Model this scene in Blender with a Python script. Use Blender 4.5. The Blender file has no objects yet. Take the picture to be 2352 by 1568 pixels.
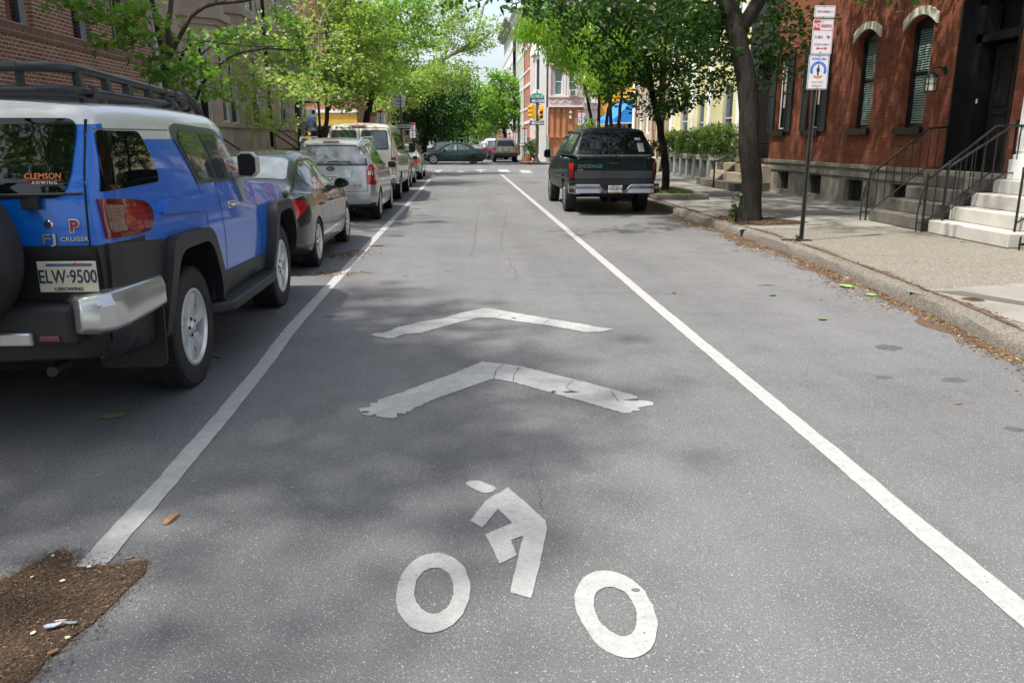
import bpy, bmesh, math, random
import numpy as np
from mathutils import Vector, Matrix
from mathutils.bvhtree import BVHTree
from mathutils.geometry import tessellate_polygon
R = math.radians
PI = math.pi
sc = bpy.context.scene
C = sc.collection
random.seed(7)

# ---------------------------------------------------------------- camera
CAM_H = 1.64
FPX = 1829.0
th = math.atan2(464, FPX)
psi = math.atan(112 * math.cos(th) / FPX)
fw = Vector((math.sin(psi) * math.cos(th), math.cos(psi) * math.cos(th), -math.sin(th)))
rt = Vector((math.cos(psi), -math.sin(psi), 0))
up = rt.cross(fw)
cam = bpy.data.cameras.new('camera')
cam.sensor_width = 36
cam.lens = FPX / 2352 * 36
cam.clip_end = 3000
cam.clip_start = 0.05
co = bpy.data.objects.new('camera', cam)
C.objects.link(co)
M = Matrix((rt, up, -fw)).transposed().to_4x4()
M.translation = (0, 0, CAM_H)
co.matrix_world = M
sc.camera = co

# ---------------------------------------------------------------- light
SUN_EL = R(62)
SDIR = Vector((-0.90, -0.42, 0)).normalized()        # horizontal direction towards the sun
w = bpy.data.worlds.new('World')
sc.world = w
w.use_nodes = True
wn = w.node_tree
bg = wn.nodes['Background']
sky = wn.nodes.new('ShaderNodeTexSky')
sky.sky_type = 'NISHITA'
sky.sun_disc = False
sky.sun_elevation = SUN_EL
sky.sun_rotation = math.atan2(SDIR.x, SDIR.y)
sky.dust_density = 3.0
sky.air_density = 1.0
sky.ozone_density = 1.0
hz = wn.nodes.new('ShaderNodeHueSaturation')
hz.inputs['Saturation'].default_value = 0.65
wn.links.new(sky.outputs[0], hz.inputs['Color'])
wn.links.new(hz.outputs[0], bg.inputs['Color'])
bg.inputs['Strength'].default_value = 0.14
sl = bpy.data.lights.new('sun', 'SUN')
sl.energy = 3.5
sl.angle = R(1.4)
sl.color = (1.0, 0.96, 0.89)
so = bpy.data.objects.new('sun', sl)
C.objects.link(so)
sd = (SDIR * math.cos(SUN_EL) + Vector((0, 0, math.sin(SUN_EL)))).normalized()
so.rotation_euler = sd.to_track_quat('Z', 'Y').to_euler()
so.location = (0, 0, 30)
sc.view_settings.view_transform = 'Standard'
sc.view_settings.look = 'None'
sc.view_settings.gamma = 1
sc.view_settings.exposure = 1.0

# ---------------------------------------------------------------- node helpers
class NT:
    def __init__(s, name):
        s.m = bpy.data.materials.new(name)
        s.m.use_nodes = True
        s.t = s.m.node_tree
        s.b = s.t.nodes['Principled BSDF']
        s.out = s.t.nodes['Material Output']
        s._obj = None
    def n(s, typ, **kw):
        nd = s.t.nodes.new('ShaderNode' + typ)
        for k, v in kw.items():
            if k.startswith('i_'):
                nd.inputs[k[2:].replace('_', ' ')].default_value = v
            else:
                setattr(nd, k, v)
        return nd
    def l(s, a, b):
        s.t.links.new(a, b)
    def obj(s):
        if s._obj is None:
            s._obj = s.n('TexCoord').outputs['Object']
        return s._obj
    def noise(s, scale, detail=3, vec=None, rough=.55, dist=0):
        nd = s.n('TexNoise')
        nd.inputs['Scale'].default_value = scale
        nd.inputs['Detail'].default_value = detail
        nd.inputs['Roughness'].default_value = rough
        nd.inputs['Distortion'].default_value = dist
        s.l(vec or s.obj(), nd.inputs['Vector'])
        return nd.outputs['Fac']
    def ramp(s, fac, stops):
        nd = s.n('ValToRGB')
        e = nd.color_ramp.elements
        while len(e) < len(stops):
            e.new(0.5)
        for i, (p, c) in enumerate(stops):
            e[i].position = p
            e[i].color = (c, c, c, 1) if isinstance(c, (int, float)) else (*c, 1)
        s.l(fac, nd.inputs['Fac'])
        return nd.outputs['Color']
    def mix(s, fac, a, b, mode='MIX'):
        nd = s.n('Mix', data_type='RGBA', blend_type=mode)
        for i, v in ((0, fac), (6, a), (7, b)):
            if isinstance(v, (int, float)):
                nd.inputs[i].default_value = v if i == 0 else (v, v, v, 1)
            elif isinstance(v, tuple):
                nd.inputs[i].default_value = (*v, 1)
            else:
                s.l(v, nd.inputs[i])
        return nd.outputs[2]
    def math(s, op, a, b=0.0):
        nd = s.n('Math', operation=op)
        for i, v in ((0, a), (1, b)):
            if isinstance(v, (int, float)):
                nd.inputs[i].default_value = v
            else:
                s.l(v, nd.inputs[i])
        return nd.outputs[0]
    def bump(s, h, strength=.3, dist=.01):
        nd = s.n('Bump')
        nd.inputs['Strength'].default_value = strength
        nd.inputs['Distance'].default_value = dist
        s.l(h, nd.inputs['Height'])
        s.l(nd.outputs[0], s.b.inputs['Normal'])
    def col(s, c):
        if isinstance(c, tuple):
            s.b.inputs['Base Color'].default_value = (*c, 1)
        else:
            s.l(c, s.b.inputs['Base Color'])
    def set(s, rough=None, metal=None, spec=None, coat=None):
        if rough is not None:
            s.b.inputs['Roughness'].default_value = rough
        if metal is not None:
            s.b.inputs['Metallic'].default_value = metal
        if spec is not None:
            s.b.inputs['Specular IOR Level'].default_value = spec
        if coat is not None:
            s.b.inputs['Coat Weight'].default_value = coat
            s.b.inputs['Coat Roughness'].default_value = .03
        return s

def simple(name, c, rough=.6, metal=0, var=.0, vscale=3, bump=0, bscale=40, coat=None, spec=None, grime=0):
    k = NT(name)
    k.set(rough, metal, spec, coat)
    if var:
        lo = tuple(x * (1 - var) for x in c); hi = tuple(min(1, x * (1 + var)) for x in c)
        cc = k.ramp(k.noise(vscale, 5), [(.3, lo), (.7, hi)])
        if grime:
            g = k.ramp(k.noise(vscale * .35, 6, rough=.7), [(.45, 1.0), (.75, 1 - grime)])
            cc = k.mix(1.0, cc, g, 'MULTIPLY')
        k.col(cc)
    else:
        k.col(c)
    if bump:
        k.bump(k.noise(bscale, 4), bump, .01)
    return k.m

def asphalt_nodes(k, base=.134):
    big = k.ramp(k.noise(.35, 4, rough=.6), [(.3, .84), (.7, 1.1)])
    mid = k.ramp(k.noise(2.2, 5, rough=.65), [(.25, .82), (.5, 1.0), (.8, 1.08)])
    fine = k.ramp(k.noise(110, 4, rough=.8), [(.3, .45), (.7, 1.5)])
    c = k.mix(1, (base, base * 1.0, base * 1.012), big, 'MULTIPLY')
    c = k.mix(1, c, mid, 'MULTIPLY')
    c = k.mix(.75, c, fine, 'MULTIPLY')
    mp = k.n('Mapping'); mp.inputs['Scale'].default_value = (1.6, .07, 1); k.l(k.obj(), mp.inputs[0])
    c = k.mix(1, c, k.ramp(k.noise(1.0, 4, mp.outputs[0], .6), [(.3, .88), (.7, 1.08)]), 'MULTIPLY')
    spots = k.ramp(k.noise(3.1, 2, rough=.4), [(.70, 1.0), (.78, .72)])
    c = k.mix(1, c, spots, 'MULTIPLY')
    for sca, thr, wgt, lum in ((100, .62, .6, .46), (170, .60, .5, .40), (55, .965, .5, .45)):
        v = k.n('TexVoronoi'); v.inputs['Scale'].default_value = sca
        k.l(k.obj(), v.inputs['Vector'])
        sep = k.n('SeparateColor'); k.l(v.outputs['Color'], sep.inputs[0])
        a = k.math('GREATER_THAN', sep.outputs[0], thr)
        d = k.math('LESS_THAN', v.outputs['Distance'], .25)
        f = k.math('MULTIPLY', k.math('MULTIPLY', a, d), wgt)
        c = k.mix(f, c, (lum, lum * .97, lum * .92))
    return c

def mk_asphalt():
    k = NT('asphalt')
    k.col(asphalt_nodes(k))
    k.set(.85, spec=.3)
    k.bump(k.noise(70, 4), .55, .012)
    return k.m

def mk_paint(name, wear=.0, base=.395):
    k = NT(name)
    c = k.ramp(k.noise(14, 5, rough=.7), [(.3, (base * .76, base * .76, base * .73)), (.7, (base, base, base * .97))])
    dirt = k.ramp(k.noise(130, 2), [(.3, .72), (.55, 1.0)])
    c = k.mix(.7, c, dirt, 'MULTIPLY')
    chip = k.math('GREATER_THAN', k.noise(9, 6, rough=.8), .665 - wear)
    chip2 = k.math('GREATER_THAN', k.noise(45, 3, rough=.7), .675 - wear)
    c = k.mix(k.math('MAXIMUM', chip, chip2), c, (.13, .13, .135))
    k.col(c)
    k.set(.8, spec=.3)
    k.bump(k.noise(80, 4), .35, .006)
    return k.m

def mk_brick(name, c1, c2, mortar, bw=.21, bh=.0735, ms=.012, vdir='x', stain=.25, sq=.5, msm=.1):
    k = NT(name)
    sep = k.n('SeparateXYZ'); k.l(k.obj(), sep.inputs[0])
    cmb = k.n('CombineXYZ')
    a = k.math('ADD', sep.outputs[0], sep.outputs[1])
    k.l(a, cmb.inputs[0]); k.l(sep.outputs[2], cmb.inputs[1])
    b = k.n('TexBrick', offset=.5)
    b.inputs['Scale'].default_value = 1
    b.inputs['Brick Width'].default_value = bw
    b.inputs['Row Height'].default_value = bh
    b.inputs['Mortar Size'].default_value = ms
    b.inputs['Mortar Smooth'].default_value = msm
    b.inputs['Color1'].default_value = (*c1, 1)
    b.inputs['Color2'].default_value = (*c2, 1)
    b.inputs['Mortar'].default_value = (*mortar, 1)
    k.l(cmb.outputs[0], b.inputs['Vector'])
    big = k.ramp(k.noise(1.3, 5, rough=.7), [(.3, 1 - stain), (.7, 1.08)])
    fin = k.ramp(k.noise(25, 3), [(.3, .82), (.7, 1.12)])
    c = k.mix(1, b.outputs['Color'], big, 'MULTIPLY')
    c = k.mix(.8, c, fin, 'MULTIPLY')
    k.col(c); k.set(.9, spec=.2)
    inv = k.math('SUBTRACT', 1.0, b.outputs['Fac'])
    k.bump(inv, .5, .006)
    return k.m

def mk_leaf(name, c, trans=.45, var=.5, rough=.45):
    k = NT(name)
    lo = tuple(x * (1 - var * .6) for x in c); hi = (c[0] * (1 + var), c[1] * (1 + var * .55), c[2] * (1 + var * .3))
    cc = k.ramp(k.noise(1.1, 4, rough=.7), [(.3, lo), (.7, hi)])
    rnd = k.ramp(k.noise(21, 1), [(.3, .65), (.7, 1.3)])
    cc = k.mix(.8, cc, rnd, 'MULTIPLY')
    k.col(cc); k.set(rough, spec=.4)
    t = k.n('BsdfTranslucent')
    k.l(k.mix(1, cc, (1.35, 1.45, .6), 'MULTIPLY'), t.inputs[0])
    mx = k.n('MixShader'); mx.inputs[0].default_value = trans
    k.l(k.b.outputs[0], mx.inputs[1]); k.l(t.outputs[0], mx.inputs[2])
    k.l(mx.outputs[0], k.out.inputs[0])
    return k.m

def mk_bark(name, c, sc=1.0):
    k = NT(name)
    mp = k.n('Mapping'); mp.inputs['Scale'].default_value = (1, 1, .22)
    k.l(k.obj(), mp.inputs[0])
    n1 = k.noise(26 * sc, 5, mp.outputs[0], .7)
    n2 = k.noise(3, 4)
    cc = k.ramp(n1, [(.3, tuple(x * .5 for x in c)), (.7, tuple(x * 1.35 for x in c))])
    cc = k.mix(.6, cc, k.ramp(n2, [(.3, .6), (.7, 1.25)]), 'MULTIPLY')
    k.col(cc); k.set(.95, spec=.15); k.bump(n1, .9, .02)
    return k.m

def mk_sidewalk(name, c, speck=.0):
    k = NT(name)
    a = k.ramp(k.noise(.9, 6, rough=.7), [(.3, tuple(x * .72 for x in c)), (.7, tuple(x * 1.12 for x in c))])
    f = k.ramp(k.noise(70, 3, rough=.7), [(.3, .75), (.7, 1.2)])
    cc = k.mix(1, a, f, 'MULTIPLY')
    if speck:
        v = k.n('TexVoronoi'); v.inputs['Scale'].default_value = 75
        k.l(k.obj(), v.inputs['Vector'])
        sep = k.n('SeparateColor'); k.l(v.outputs['Color'], sep.inputs[0])
        cc = k.mix(speck, cc, k.ramp(sep.outputs[0], [(0, tuple(x * .45 for x in c)), (.5, c), (1, tuple(min(1, x * 1.8) for x in c))]))
    k.col(cc); k.set(.9, spec=.2); k.bump(k.noise(60, 4), .5, .01)
    return k.m

MT = {}
def m_(key, *a, **k):
    if key not in MT:
        MT[key] = simple(key, *a, **k)
    return MT[key]

ASPH = mk_asphalt()
PAINT = mk_paint('road_paint')
PAINTW = mk_paint('worn_road_paint', .07)
PANE = simple('window_glass', (.012, .015, .017), .04, spec=.9)
PANE2 = simple('pale_window_glass', (.05, .065, .07), .05, spec=.8)
CARGLASS = simple('car_glass', (.003, .004, .004), .02, spec=.5)
CARGLASSP = simple('car_glass_pale', (.045, .055, .06), .03, spec=1.0)
CARGLASSM = simple('car_glass_sky_reflection', (.13, .15, .155), .04, spec=1.0, var=.6, vscale=2.5)  # pale mottled sky reflection painted into the rear glass colour
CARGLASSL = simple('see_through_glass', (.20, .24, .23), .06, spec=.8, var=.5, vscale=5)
CHROME = simple('chrome', (.62, .62, .62), .12, 1)
RUBBER = simple('tyre_rubber', (.014, .014, .015), .75, var=.25, vscale=12, bump=.2)
ALLOY = simple('alloy', (.66, .66, .66), .36, .6)
BLACKP = simple('black_plastic', (.014, .0145, .0155), .5, var=.15, vscale=6, bump=.12, bscale=250)
DARKP = simple('dark_grey_plastic', (.03, .031, .033), .5, bump=.1, bscale=250)
BLACK = simple('matt_black', (.006, .006, .006), .9)
REDL = simple('red_lens', (.36, .006, .010), .12, coat=1)
REDL2 = simple('deep_red_lens', (.13, .004, .006), .12, coat=1)
CLEARL = simple('clear_lens', (.5, .42, .33), .12, coat=1, var=.3, vscale=40)
PLATE = simple('plate_cream', (.55, .53, .40), .4)
PLATEW = simple('plate_white', (.6, .6, .58), .4)
NAVY = simple('navy_ink', (.015, .02, .07), .5)
IRON = simple('black_iron', (.008, .008, .008), .5, var=.3, vscale=9)
STEEL = simple('weathered_steel', (.10, .095, .085), .5, .4, var=.3, vscale=5)
WHITEP = simple('white_paint', (.72, .72, .70), .5, var=.06, vscale=4)
CREAMT = simple('cream_trim', (.60, .58, .50), .6, var=.08, vscale=4)

# ---------------------------------------------------------------- object helpers
def tag(o, label=None, cat=None, group=None, kind=None):
    if label: o['label'] = label
    if cat: o['category'] = cat
    if group: o['group'] = group
    if kind: o['kind'] = kind
    return o
def thing(name, label, cat, loc=(0, 0, 0), rz=0, group=None):
    o = bpy.data.objects.new(name, None)
    C.objects.link(o)
    o.empty_display_size = .2
    o.location = loc
    o.rotation_euler = (0, 0, rz)
    return tag(o, label, cat, group)
def link(name, me, parent=None):
    o = bpy.data.objects.new(name, me)
    C.objects.link(o)
    if parent is not None:
        o.parent = parent
    return o
def copy_tree(o, parent=None):
    c = o.copy(); C.objects.link(c)
    if parent is not None: c.parent = parent
    for ch in list(o.children):
        copy_tree(ch, c)
    return c

class MB:
    def __init__(s):
        s.v = []; s.f = []; s.mi = []; s.sm = []
    def quadmesh(s, vs, fs, mi=0, sm=False):
        o = len(s.v)
        s.v += [tuple(v) for v in vs]
        for f in fs:
            s.f.append(tuple(i + o for i in f)); s.mi.append(mi); s.sm.append(sm)
        return s
    def box(s, a, b, mi=0):
        x0, y0, z0 = a; x1, y1, z1 = b
        vs = [(x0, y0, z0), (x1, y0, z0), (x1, y1, z0), (x0, y1, z0), (x0, y0, z1), (x1, y0, z1), (x1, y1, z1), (x0, y1, z1)]
        return s.quadmesh(vs, [(0, 3, 2, 1), (4, 5, 6, 7), (0, 1, 5, 4), (1, 2, 6, 5), (2, 3, 7, 6), (3, 0, 4, 7)], mi)
    def cbox(s, c, d, mi=0):
        return s.box([c[i] - d[i] / 2 for i in range(3)], [c[i] + d[i] / 2 for i in range(3)], mi)
    def tube(s, pts, r, n=8, mi=0, cap=True, sm=True):
        pts = [Vector(p) for p in pts]
        rs = r if isinstance(r, (list, tuple)) else [r] * len(pts)
        vs = []; fs = []
        prev = None
        for i, p in enumerate(pts):
            d = (pts[min(i + 1, len(pts) - 1)] - pts[max(i - 1, 0)])
            if d.length < 1e-9: d = Vector((0, 0, 1))
            d.normalize()
            if prev is None:
                a = d.cross(Vector((0, 0, 1)) if abs(d.z) < .9 else Vector((1, 0, 0))).normalized()
            else:
                a = (prev - d * prev.dot(d))
                a = a.normalized() if a.length > 1e-6 else d.cross(Vector((1, 0, 0))).normalized()
            prev = a
            b = d.cross(a)
            for j in range(n):
                t = 2 * PI * j / n
                vs.append(p + (a * math.cos(t) + b * math.sin(t)) * rs[i])
        for i in range(len(pts) - 1):
            for j in range(n):
                k = (j + 1) % n
                fs.append((i * n + j, i * n + k, (i + 1) * n + k, (i + 1) * n + j))
        if cap:
            fs.append(tuple(range(n))[::-1]); fs.append(tuple((len(pts) - 1) * n + j for j in range(n)))
        return s.quadmesh(vs, fs, mi, sm)
    def lathe(s, prof, c=(0, 0, 0), n=24, axis='z', mi=0, sm=True):
        vs = []; fs = []
        for (r, h) in prof:
            for j in range(n):
                t = 2 * PI * j / n
                q = (r * math.cos(t), r * math.sin(t), h)
                if axis == 'x': q = (h, q[0], q[1])
                if axis == 'y': q = (q[0], h, q[1])
                vs.append((c[0] + q[0], c[1] + q[1], c[2] + q[2]))
        for i in range(len(prof) - 1):
            for j in range(n):
                k = (j + 1) % n
                fs.append((i * n + j, i * n + k, (i + 1) * n + k, (i + 1) * n + j))
        return s.quadmesh(vs, fs, mi, sm)
    def prism(s, poly, h0, h1, axis='z', mi=0):
        n = len(poly)
        def P(p, h):
            if axis == 'z': return (p[0], p[1], h)
            if axis == 'y': return (p[0], h, p[1])
            return (h, p[0], p[1])
        vs = [P(p, h0) for p in poly] + [P(p, h1) for p in poly]
        tr = tessellate_polygon([[Vector((p[0], p[1], 0)) for p in poly]])
        fs = [tuple(t) for t in tr] + [tuple(i + n for i in t)[::-1] for t in tr]
        fs += [(i, (i + 1) % n, n + (i + 1) % n, n + i) for i in range(n)]
        return s.quadmesh(vs, fs, mi)
    def sheet(s, poly, z, mi=0):
        return s.quadmesh([(p[0], p[1], z) for p in poly], [tuple(t) for t in tessellate_polygon([[Vector((p[0], p[1], 0)) for p in poly]])], mi)
    def mesh(s, name, mats):
        me = bpy.data.meshes.new(name)
        me.from_pydata([tuple(v) for v in s.v], [], s.f)
        if not isinstance(mats, (list, tuple)): mats = [mats]
        for m in mats: me.materials.append(m)
        me.polygons.foreach_set('material_index', s.mi)
        me.polygons.foreach_set('use_smooth', s.sm)
        bm = bmesh.new(); bm.from_mesh(me)
        bmesh.ops.recalc_face_normals(bm, faces=bm.faces)
        bm.to_mesh(me); bm.free()
        me.update()
        return me
    def build(s, name, mats, parent=None, bevel=0, auto=40):
        o = link(name, s.mesh(name, mats), parent)
        if bevel:
            b = o.modifiers.new('b', 'BEVEL'); b.width = bevel; b.segments = 2; b.limit_method = 'ANGLE'; b.angle_limit = R(40)
        if any(s.sm):
            o.data.set_sharp_from_angle(angle=R(auto))
        return o

def flat(o_mb, name, mat, label=None, cat=None, kind='structure', up_=True):
    o = o_mb.build(name, mat)
    bm = bmesh.new(); bm.from_mesh(o.data)
    for f in bm.faces:
        if f.normal.z < 0 and abs(f.normal.z) > .5 and up_: f.normal_flip()
    bm.to_mesh(o.data); bm.free()
    tag(o, label, cat, kind=kind)
    return o

def text(name, body, parent, mtx, size, mat, ext=.0015, bold=0.0, sx=1.0, align='CENTER', spacing=1.0):
    cu = bpy.data.curves.new(name, 'FONT')
    cu.body = body; cu.size = size; cu.extrude = ext; cu.offset = bold
    cu.align_x = align; cu.align_y = 'CENTER'; cu.space_character = spacing; cu.resolution_u = 3
    t = bpy.data.objects.new('tmp', cu); C.objects.link(t)
    dg = bpy.context.evaluated_depsgraph_get()
    me = bpy.data.meshes.new_from_object(t.evaluated_get(dg))
    bpy.data.objects.remove(t); bpy.data.curves.remove(cu)
    me.transform(mtx @ Matrix.Diagonal((sx, 1, 1, 1)))
    me.materials.clear(); me.materials.append(mat)
    return link(name, me, parent)
def facing(loc, rz=0, tilt=0, roll=0):
    """text plane standing upright, readable from -Y (before rz)"""
    return Matrix.Translation(loc) @ Matrix.Rotation(rz, 4, 'Z') @ Matrix.Rotation(PI / 2 + tilt, 4, 'X') @ Matrix.Rotation(roll, 4, 'Z')

def G(x, y, z=0.0):
    """metre point of the level z that lies at photograph position x, y (2352 px wide), for laying out the plan"""
    d = fw + rt * ((x - 1176) / FPX) - up * ((y - 784) / FPX)
    t = (z - CAM_H) / d.z
    return (d.x * t, d.y * t)
def GX(x, y, X):
    d = fw + rt * ((x - 1176) / FPX) - up * ((y - 784) / FPX)
    t = X / d.x
    return (d.y * t, CAM_H + d.z * t)

# ================================================================ SETTING: ground, road, kerbs
random.seed(11)
ground = MB(); ground.sheet([(-400, -120), (400, -120), (400, 900), (-400, 900)], -.03)
flat(ground, 'ground', mk_sidewalk('ground_concrete', (.22, .21, .19)))

CY0, CY1 = 41.6, 54.6          # cross street
def jit(a): return random.uniform(-a, a)
def resample(pts, step, smooth=True):
    out = []
    n = len(pts)
    for i in range(n - 1):
        p0 = Vector(pts[max(i - 1, 0)]); p1 = Vector(pts[i]); p2 = Vector(pts[i + 1]); p3 = Vector(pts[min(i + 2, n - 1)])
        m = max(1, int((p2 - p1).length / step))
        for k in range(m):
            t = k / m
            if smooth:
                out.append(.5 * ((2 * p1) + (p2 - p0) * t + (2 * p0 - 5 * p1 + 4 * p2 - p3) * t * t + (3 * p1 - p0 - 3 * p2 + p3) * t ** 3))
            else:
                out.append(p1.lerp(p2, t))
    out.append(Vector(pts[-1]))
    return out

kr = resample([(4.15, -10), (4.2, 2), (4.30, 5.7), (4.47, 7), (4.62, 8.6), (4.78, 11), (4.82, 13.5), (4.76, 16.1), (4.75, 20), (4.75, 44.5)], .25)
kr += [Vector((4.75 + 4.5 * (1 - math.cos(a)), 44.5 + 4.5 * math.sin(a))) for a in [R(10 * i) for i in range(1, 10)]]
kr.append(Vector((60, 49.0)))
kl = [Vector((-4.0, y)) for y in np.arange(-10, 39.7, .25)] + [Vector((-4.0 - 2 * (1 - math.cos(R(10 * i))), 39.6 + 2 * math.sin(R(10 * i)))) for i in range(1, 10)] + [Vector((-60, 41.6))]
fr = [Vector((60, 54.6)), Vector((6.2, 54.6))] + [Vector((6.2 - 2 * math.sin(R(10 * i)), 56.6 - 2 * math.cos(R(10 * i)))) for i in range(1, 10)] + [Vector((4.2, 220))]
fl = [Vector((-60, 54.6)), Vector((-6.0, 54.6))] + [Vector((-6.0 + 2 * math.sin(R(10 * i)), 56.6 - 2 * math.cos(R(10 * i)))) for i in range(1, 10)] + [Vector((-4.0, 220))]

road = MB()
road.sheet([(p.x, p.y) for p in kl] + [(-60, 49.5)] + [(60, 49.5)] + [(p.x, p.y) for p in reversed(kr)], 0)
road.sheet([(-60, 49.501)] + [(p.x, p.y) for p in fl] + [(p.x, p.y) for p in reversed(fr)] + [(60, 49.501)], 0)
flat(road, 'road', ASPH)

CONC = mk_sidewalk('concrete', (.21, .20, .175))
PEB = mk_sidewalk('exposed_aggregate', (.175, .162, .135), .65)
KERB = mk_sidewalk('kerb_stone', (.155, .14, .12), .55)
def kerb(line, side, name, h=.13, wd=.2, rough=.012):
    mb = MB(); vs = []; fs = []
    n = len(line)
    for i, p in enumerate(line):
        d = (line[min(i + 1, n - 1)] - line[max(i - 1, 0)]).normalized()
        nn = Vector((d.y, -d.x)) * side
        prof = [(-.01, -.02), (.0 + jit(rough), h * .45), (.015 + jit(rough), h * .85 + jit(.008)), (.05 + jit(rough), h + jit(.004)), (wd * .6, h + .006 + jit(.003)), (wd, h + jit(.003)), (wd + .03, h - .04)]
        for (a, z) in prof:
            q = p + nn * a
            vs.append((q.x, q.y, z))
    for i in range(n - 1):
        for j in range(6):
            fs.append((i * 7 + j, i * 7 + j + 1, (i + 1) * 7 + j + 1, (i + 1) * 7 + j))
    mb.quadmesh(vs, fs, 0, True)
    o = mb.build(name, KERB)
    return tag(o, kind='structure')
kerb(kr, 1, 'kerb'); kerb(kl, -1, 'kerb', rough=.006)
kerb(fr, -1, 'kerb', h=.1, rough=0); kerb(fl, 1, 'kerb', h=.1, rough=0)

def offs(line, d):
    out = []
    n = len(line)
    for i, p in enumerate(line):
        t = (line[min(i + 1, n - 1)] - line[max(i - 1, 0)]).normalized()
        out.append((p.x + t.y * d, p.y - t.x * d))
    return out
sw = MB(); sw.sheet(offs(kr, .2) + [(60, -10)], .125); flat(sw, 'sidewalk', PEB)
sw = MB(); sw.sheet(offs(kl, -.2) + [(-60, -10)], .125); flat(sw, 'sidewalk', CONC)
sw = MB(); sw.sheet(offs(fr, -.2) + [(60, 220)], .095); flat(sw, 'sidewalk', CONC)
sw = MB(); sw.sheet(offs(fl, .2) + [(-60, 220)], .095); flat(sw, 'sidewalk', CONC)

def zc(x0, y0, s):
    return lambda x, y: ((x0 + x / s) / 1.551, (y0 + y / s) / 1.551)
# concrete slabs in the right sidewalk
sl_ = zc(2400, 550, 3.92)
p1 = G(*sl_(930, 1080), .13); p2 = G(*sl_(2300, 990), .13)
slab = MB()
slab.sheet([(5.02, 44.4), (5.0, 16.6), (5.08, 15.2), (5.05, 14.15), (p1[0] + .05, 13.55), (7.4, 13.9), (9.18, 14.1), (9.18, 44.4)], .129)
q = [G(2085, 668, .13), G(2352, 650, .13), (9.1, 5.5), (9.1, 4.0), (4.62, 4.0), (4.66, 6.2), G(2352, 742, .13), G(2240, 710, .13)]
slab.sheet(q, .129)
flat(slab, 'concrete_slabs', mk_sidewalk('slab_concrete', (.25, .238, .21)))
jn = MB()
for Y in (16.4, 18.6, 20.2, 24.5, 26.5, 28.5, 30.5, 33, 35.5, 38):
    jn.sheet([(5.0, Y), (9.1, Y + .02), (9.1, Y + .04), (5.0, Y + .022)], .132)
for X in (6.9, 8.0):
    jn.sheet([(X, 14.2), (X + .02, 14.2), (X + .02, 40), (X, 40)], .1325)
jn.sheet([G(2140, 668, .13), (q[0][0] + 1.6, q[0][1] - 2.4), (q[0][0] + 1.62, q[0][1] - 2.42), (q[0][0] + .55, q[0][1] - .05)], .1325)
flat(jn, 'pavement_joints', m_('joint_dark', (.09, .08, .065), .95))

SOIL = simple('soil', (.050, .030, .018), .95, var=.5, vscale=14, bump=1, bscale=60)
def blob(cx, cy, rx, ry, n=26, j=.12, rot=0):
    pts = []
    for i in range(n):
        t = 2 * PI * i / n
        r = 1 + jit(j)
        x, y = rx * r * math.cos(t), ry * r * math.sin(t)
        pts.append((cx + x * math.cos(rot) - y * math.sin(rot), cy + x * math.sin(rot) + y * math.cos(rot)))
    return pts
pit = MB(); pit.sheet([(5.0, 14.35), (5.35, 14.15), (6.1, 14.3), (6.5, 14.75), (6.15, 15.4), (5.9, 15.9), (5.2, 16.1), (5.0, 15.6)], .133)
flat(pit, 'tree_pit_soil', SOIL)

# cracks
CRK = m_('crack_dark', (.055, .054, .054), .95)
def crack(pts, wdt=.012, z=.0015, j=.012):
    P = resample([(p[0], p[1]) for p in pts], .035, False)
    mb = MB(); vs = []; fs = []
    off = 0
    for i, p in enumerate(P):
        off = off * .8 + jit(j)
        d = (P[min(i + 1, len(P) - 1)] - P[max(i - 1, 0)]).normalized()
        nn = Vector((-d.y, d.x)); ww = wdt * random.uniform(.15, 1)
        c = p + nn * off
        vs += [(c.x - nn.x * ww / 2, c.y - nn.y * ww / 2, z), (c.x + nn.x * ww / 2, c.y + nn.y * ww / 2, z)]
    for i in range(len(P) - 1): fs.append((2 * i, 2 * i + 2, 2 * i + 3, 2 * i + 1))
    mb.quadmesh(vs, fs)
    return mb
ck = MB()
for c, wd in (([G(1200, 665), G(1330, 670), G(1475, 674), G(1600, 676)], .012), ([G(760, 738), G(850, 734), G(960, 722)], .01), ([G(1237, 1010), G(1234, 1090), G(1245, 1180)], .004),
          ([G(1165, 480), G(1150, 560), G(1190, 640)], .012), ([G(1085, 590), G(1100, 470)], .012), ([G(1480, 674), G(1800, 690)], .006)):
    mb = crack(c, wd); ck.quadmesh(mb.v, mb.f)
flat(ck, 'asphalt_cracks', CRK)

# ---------------------------------------------------------------- painted markings
def ribbon(pts, wd, z=.004, j=.0028, step=.05):
    P = resample([(p[0], p[1]) for p in pts], step)
    vs = []; fs = []
    a = b = 0
    for i, p in enumerate(P):
        d = (P[min(i + 1, len(P) - 1)] - P[max(i - 1, 0)]).normalized()
        nn = Vector((-d.y, d.x))
        a = a * .7 + jit(j); b = b * .7 + jit(j)
        l = p + nn * (wd / 2 + a); r = p - nn * (wd / 2 + b)
        vs += [(l.x, l.y, z), (r.x, r.y, z)]
    for i in range(len(P) - 1): fs.append((2 * i, 2 * i + 1, 2 * i + 3, 2 * i + 2))
    m = MB(); m.quadmesh(vs, fs); return m
def marking(mb, name, label, mat=PAINT, group=None):
    o = flat(mb, name, mat, kind=None)
    return tag(o, label, 'road marking', group)
marking(ribbon([(-1.50, 2.93), (-1.49, 3.88), (-1.51, 5.71), (-1.56, 7.48), (-1.54, 11.98), (-1.47, 23), (-1.42, 38.9)], .115), 'lane_line', 'white lane line beside the parked blue car and the cars ahead of it', PAINT, 'long white lane lines')
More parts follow.
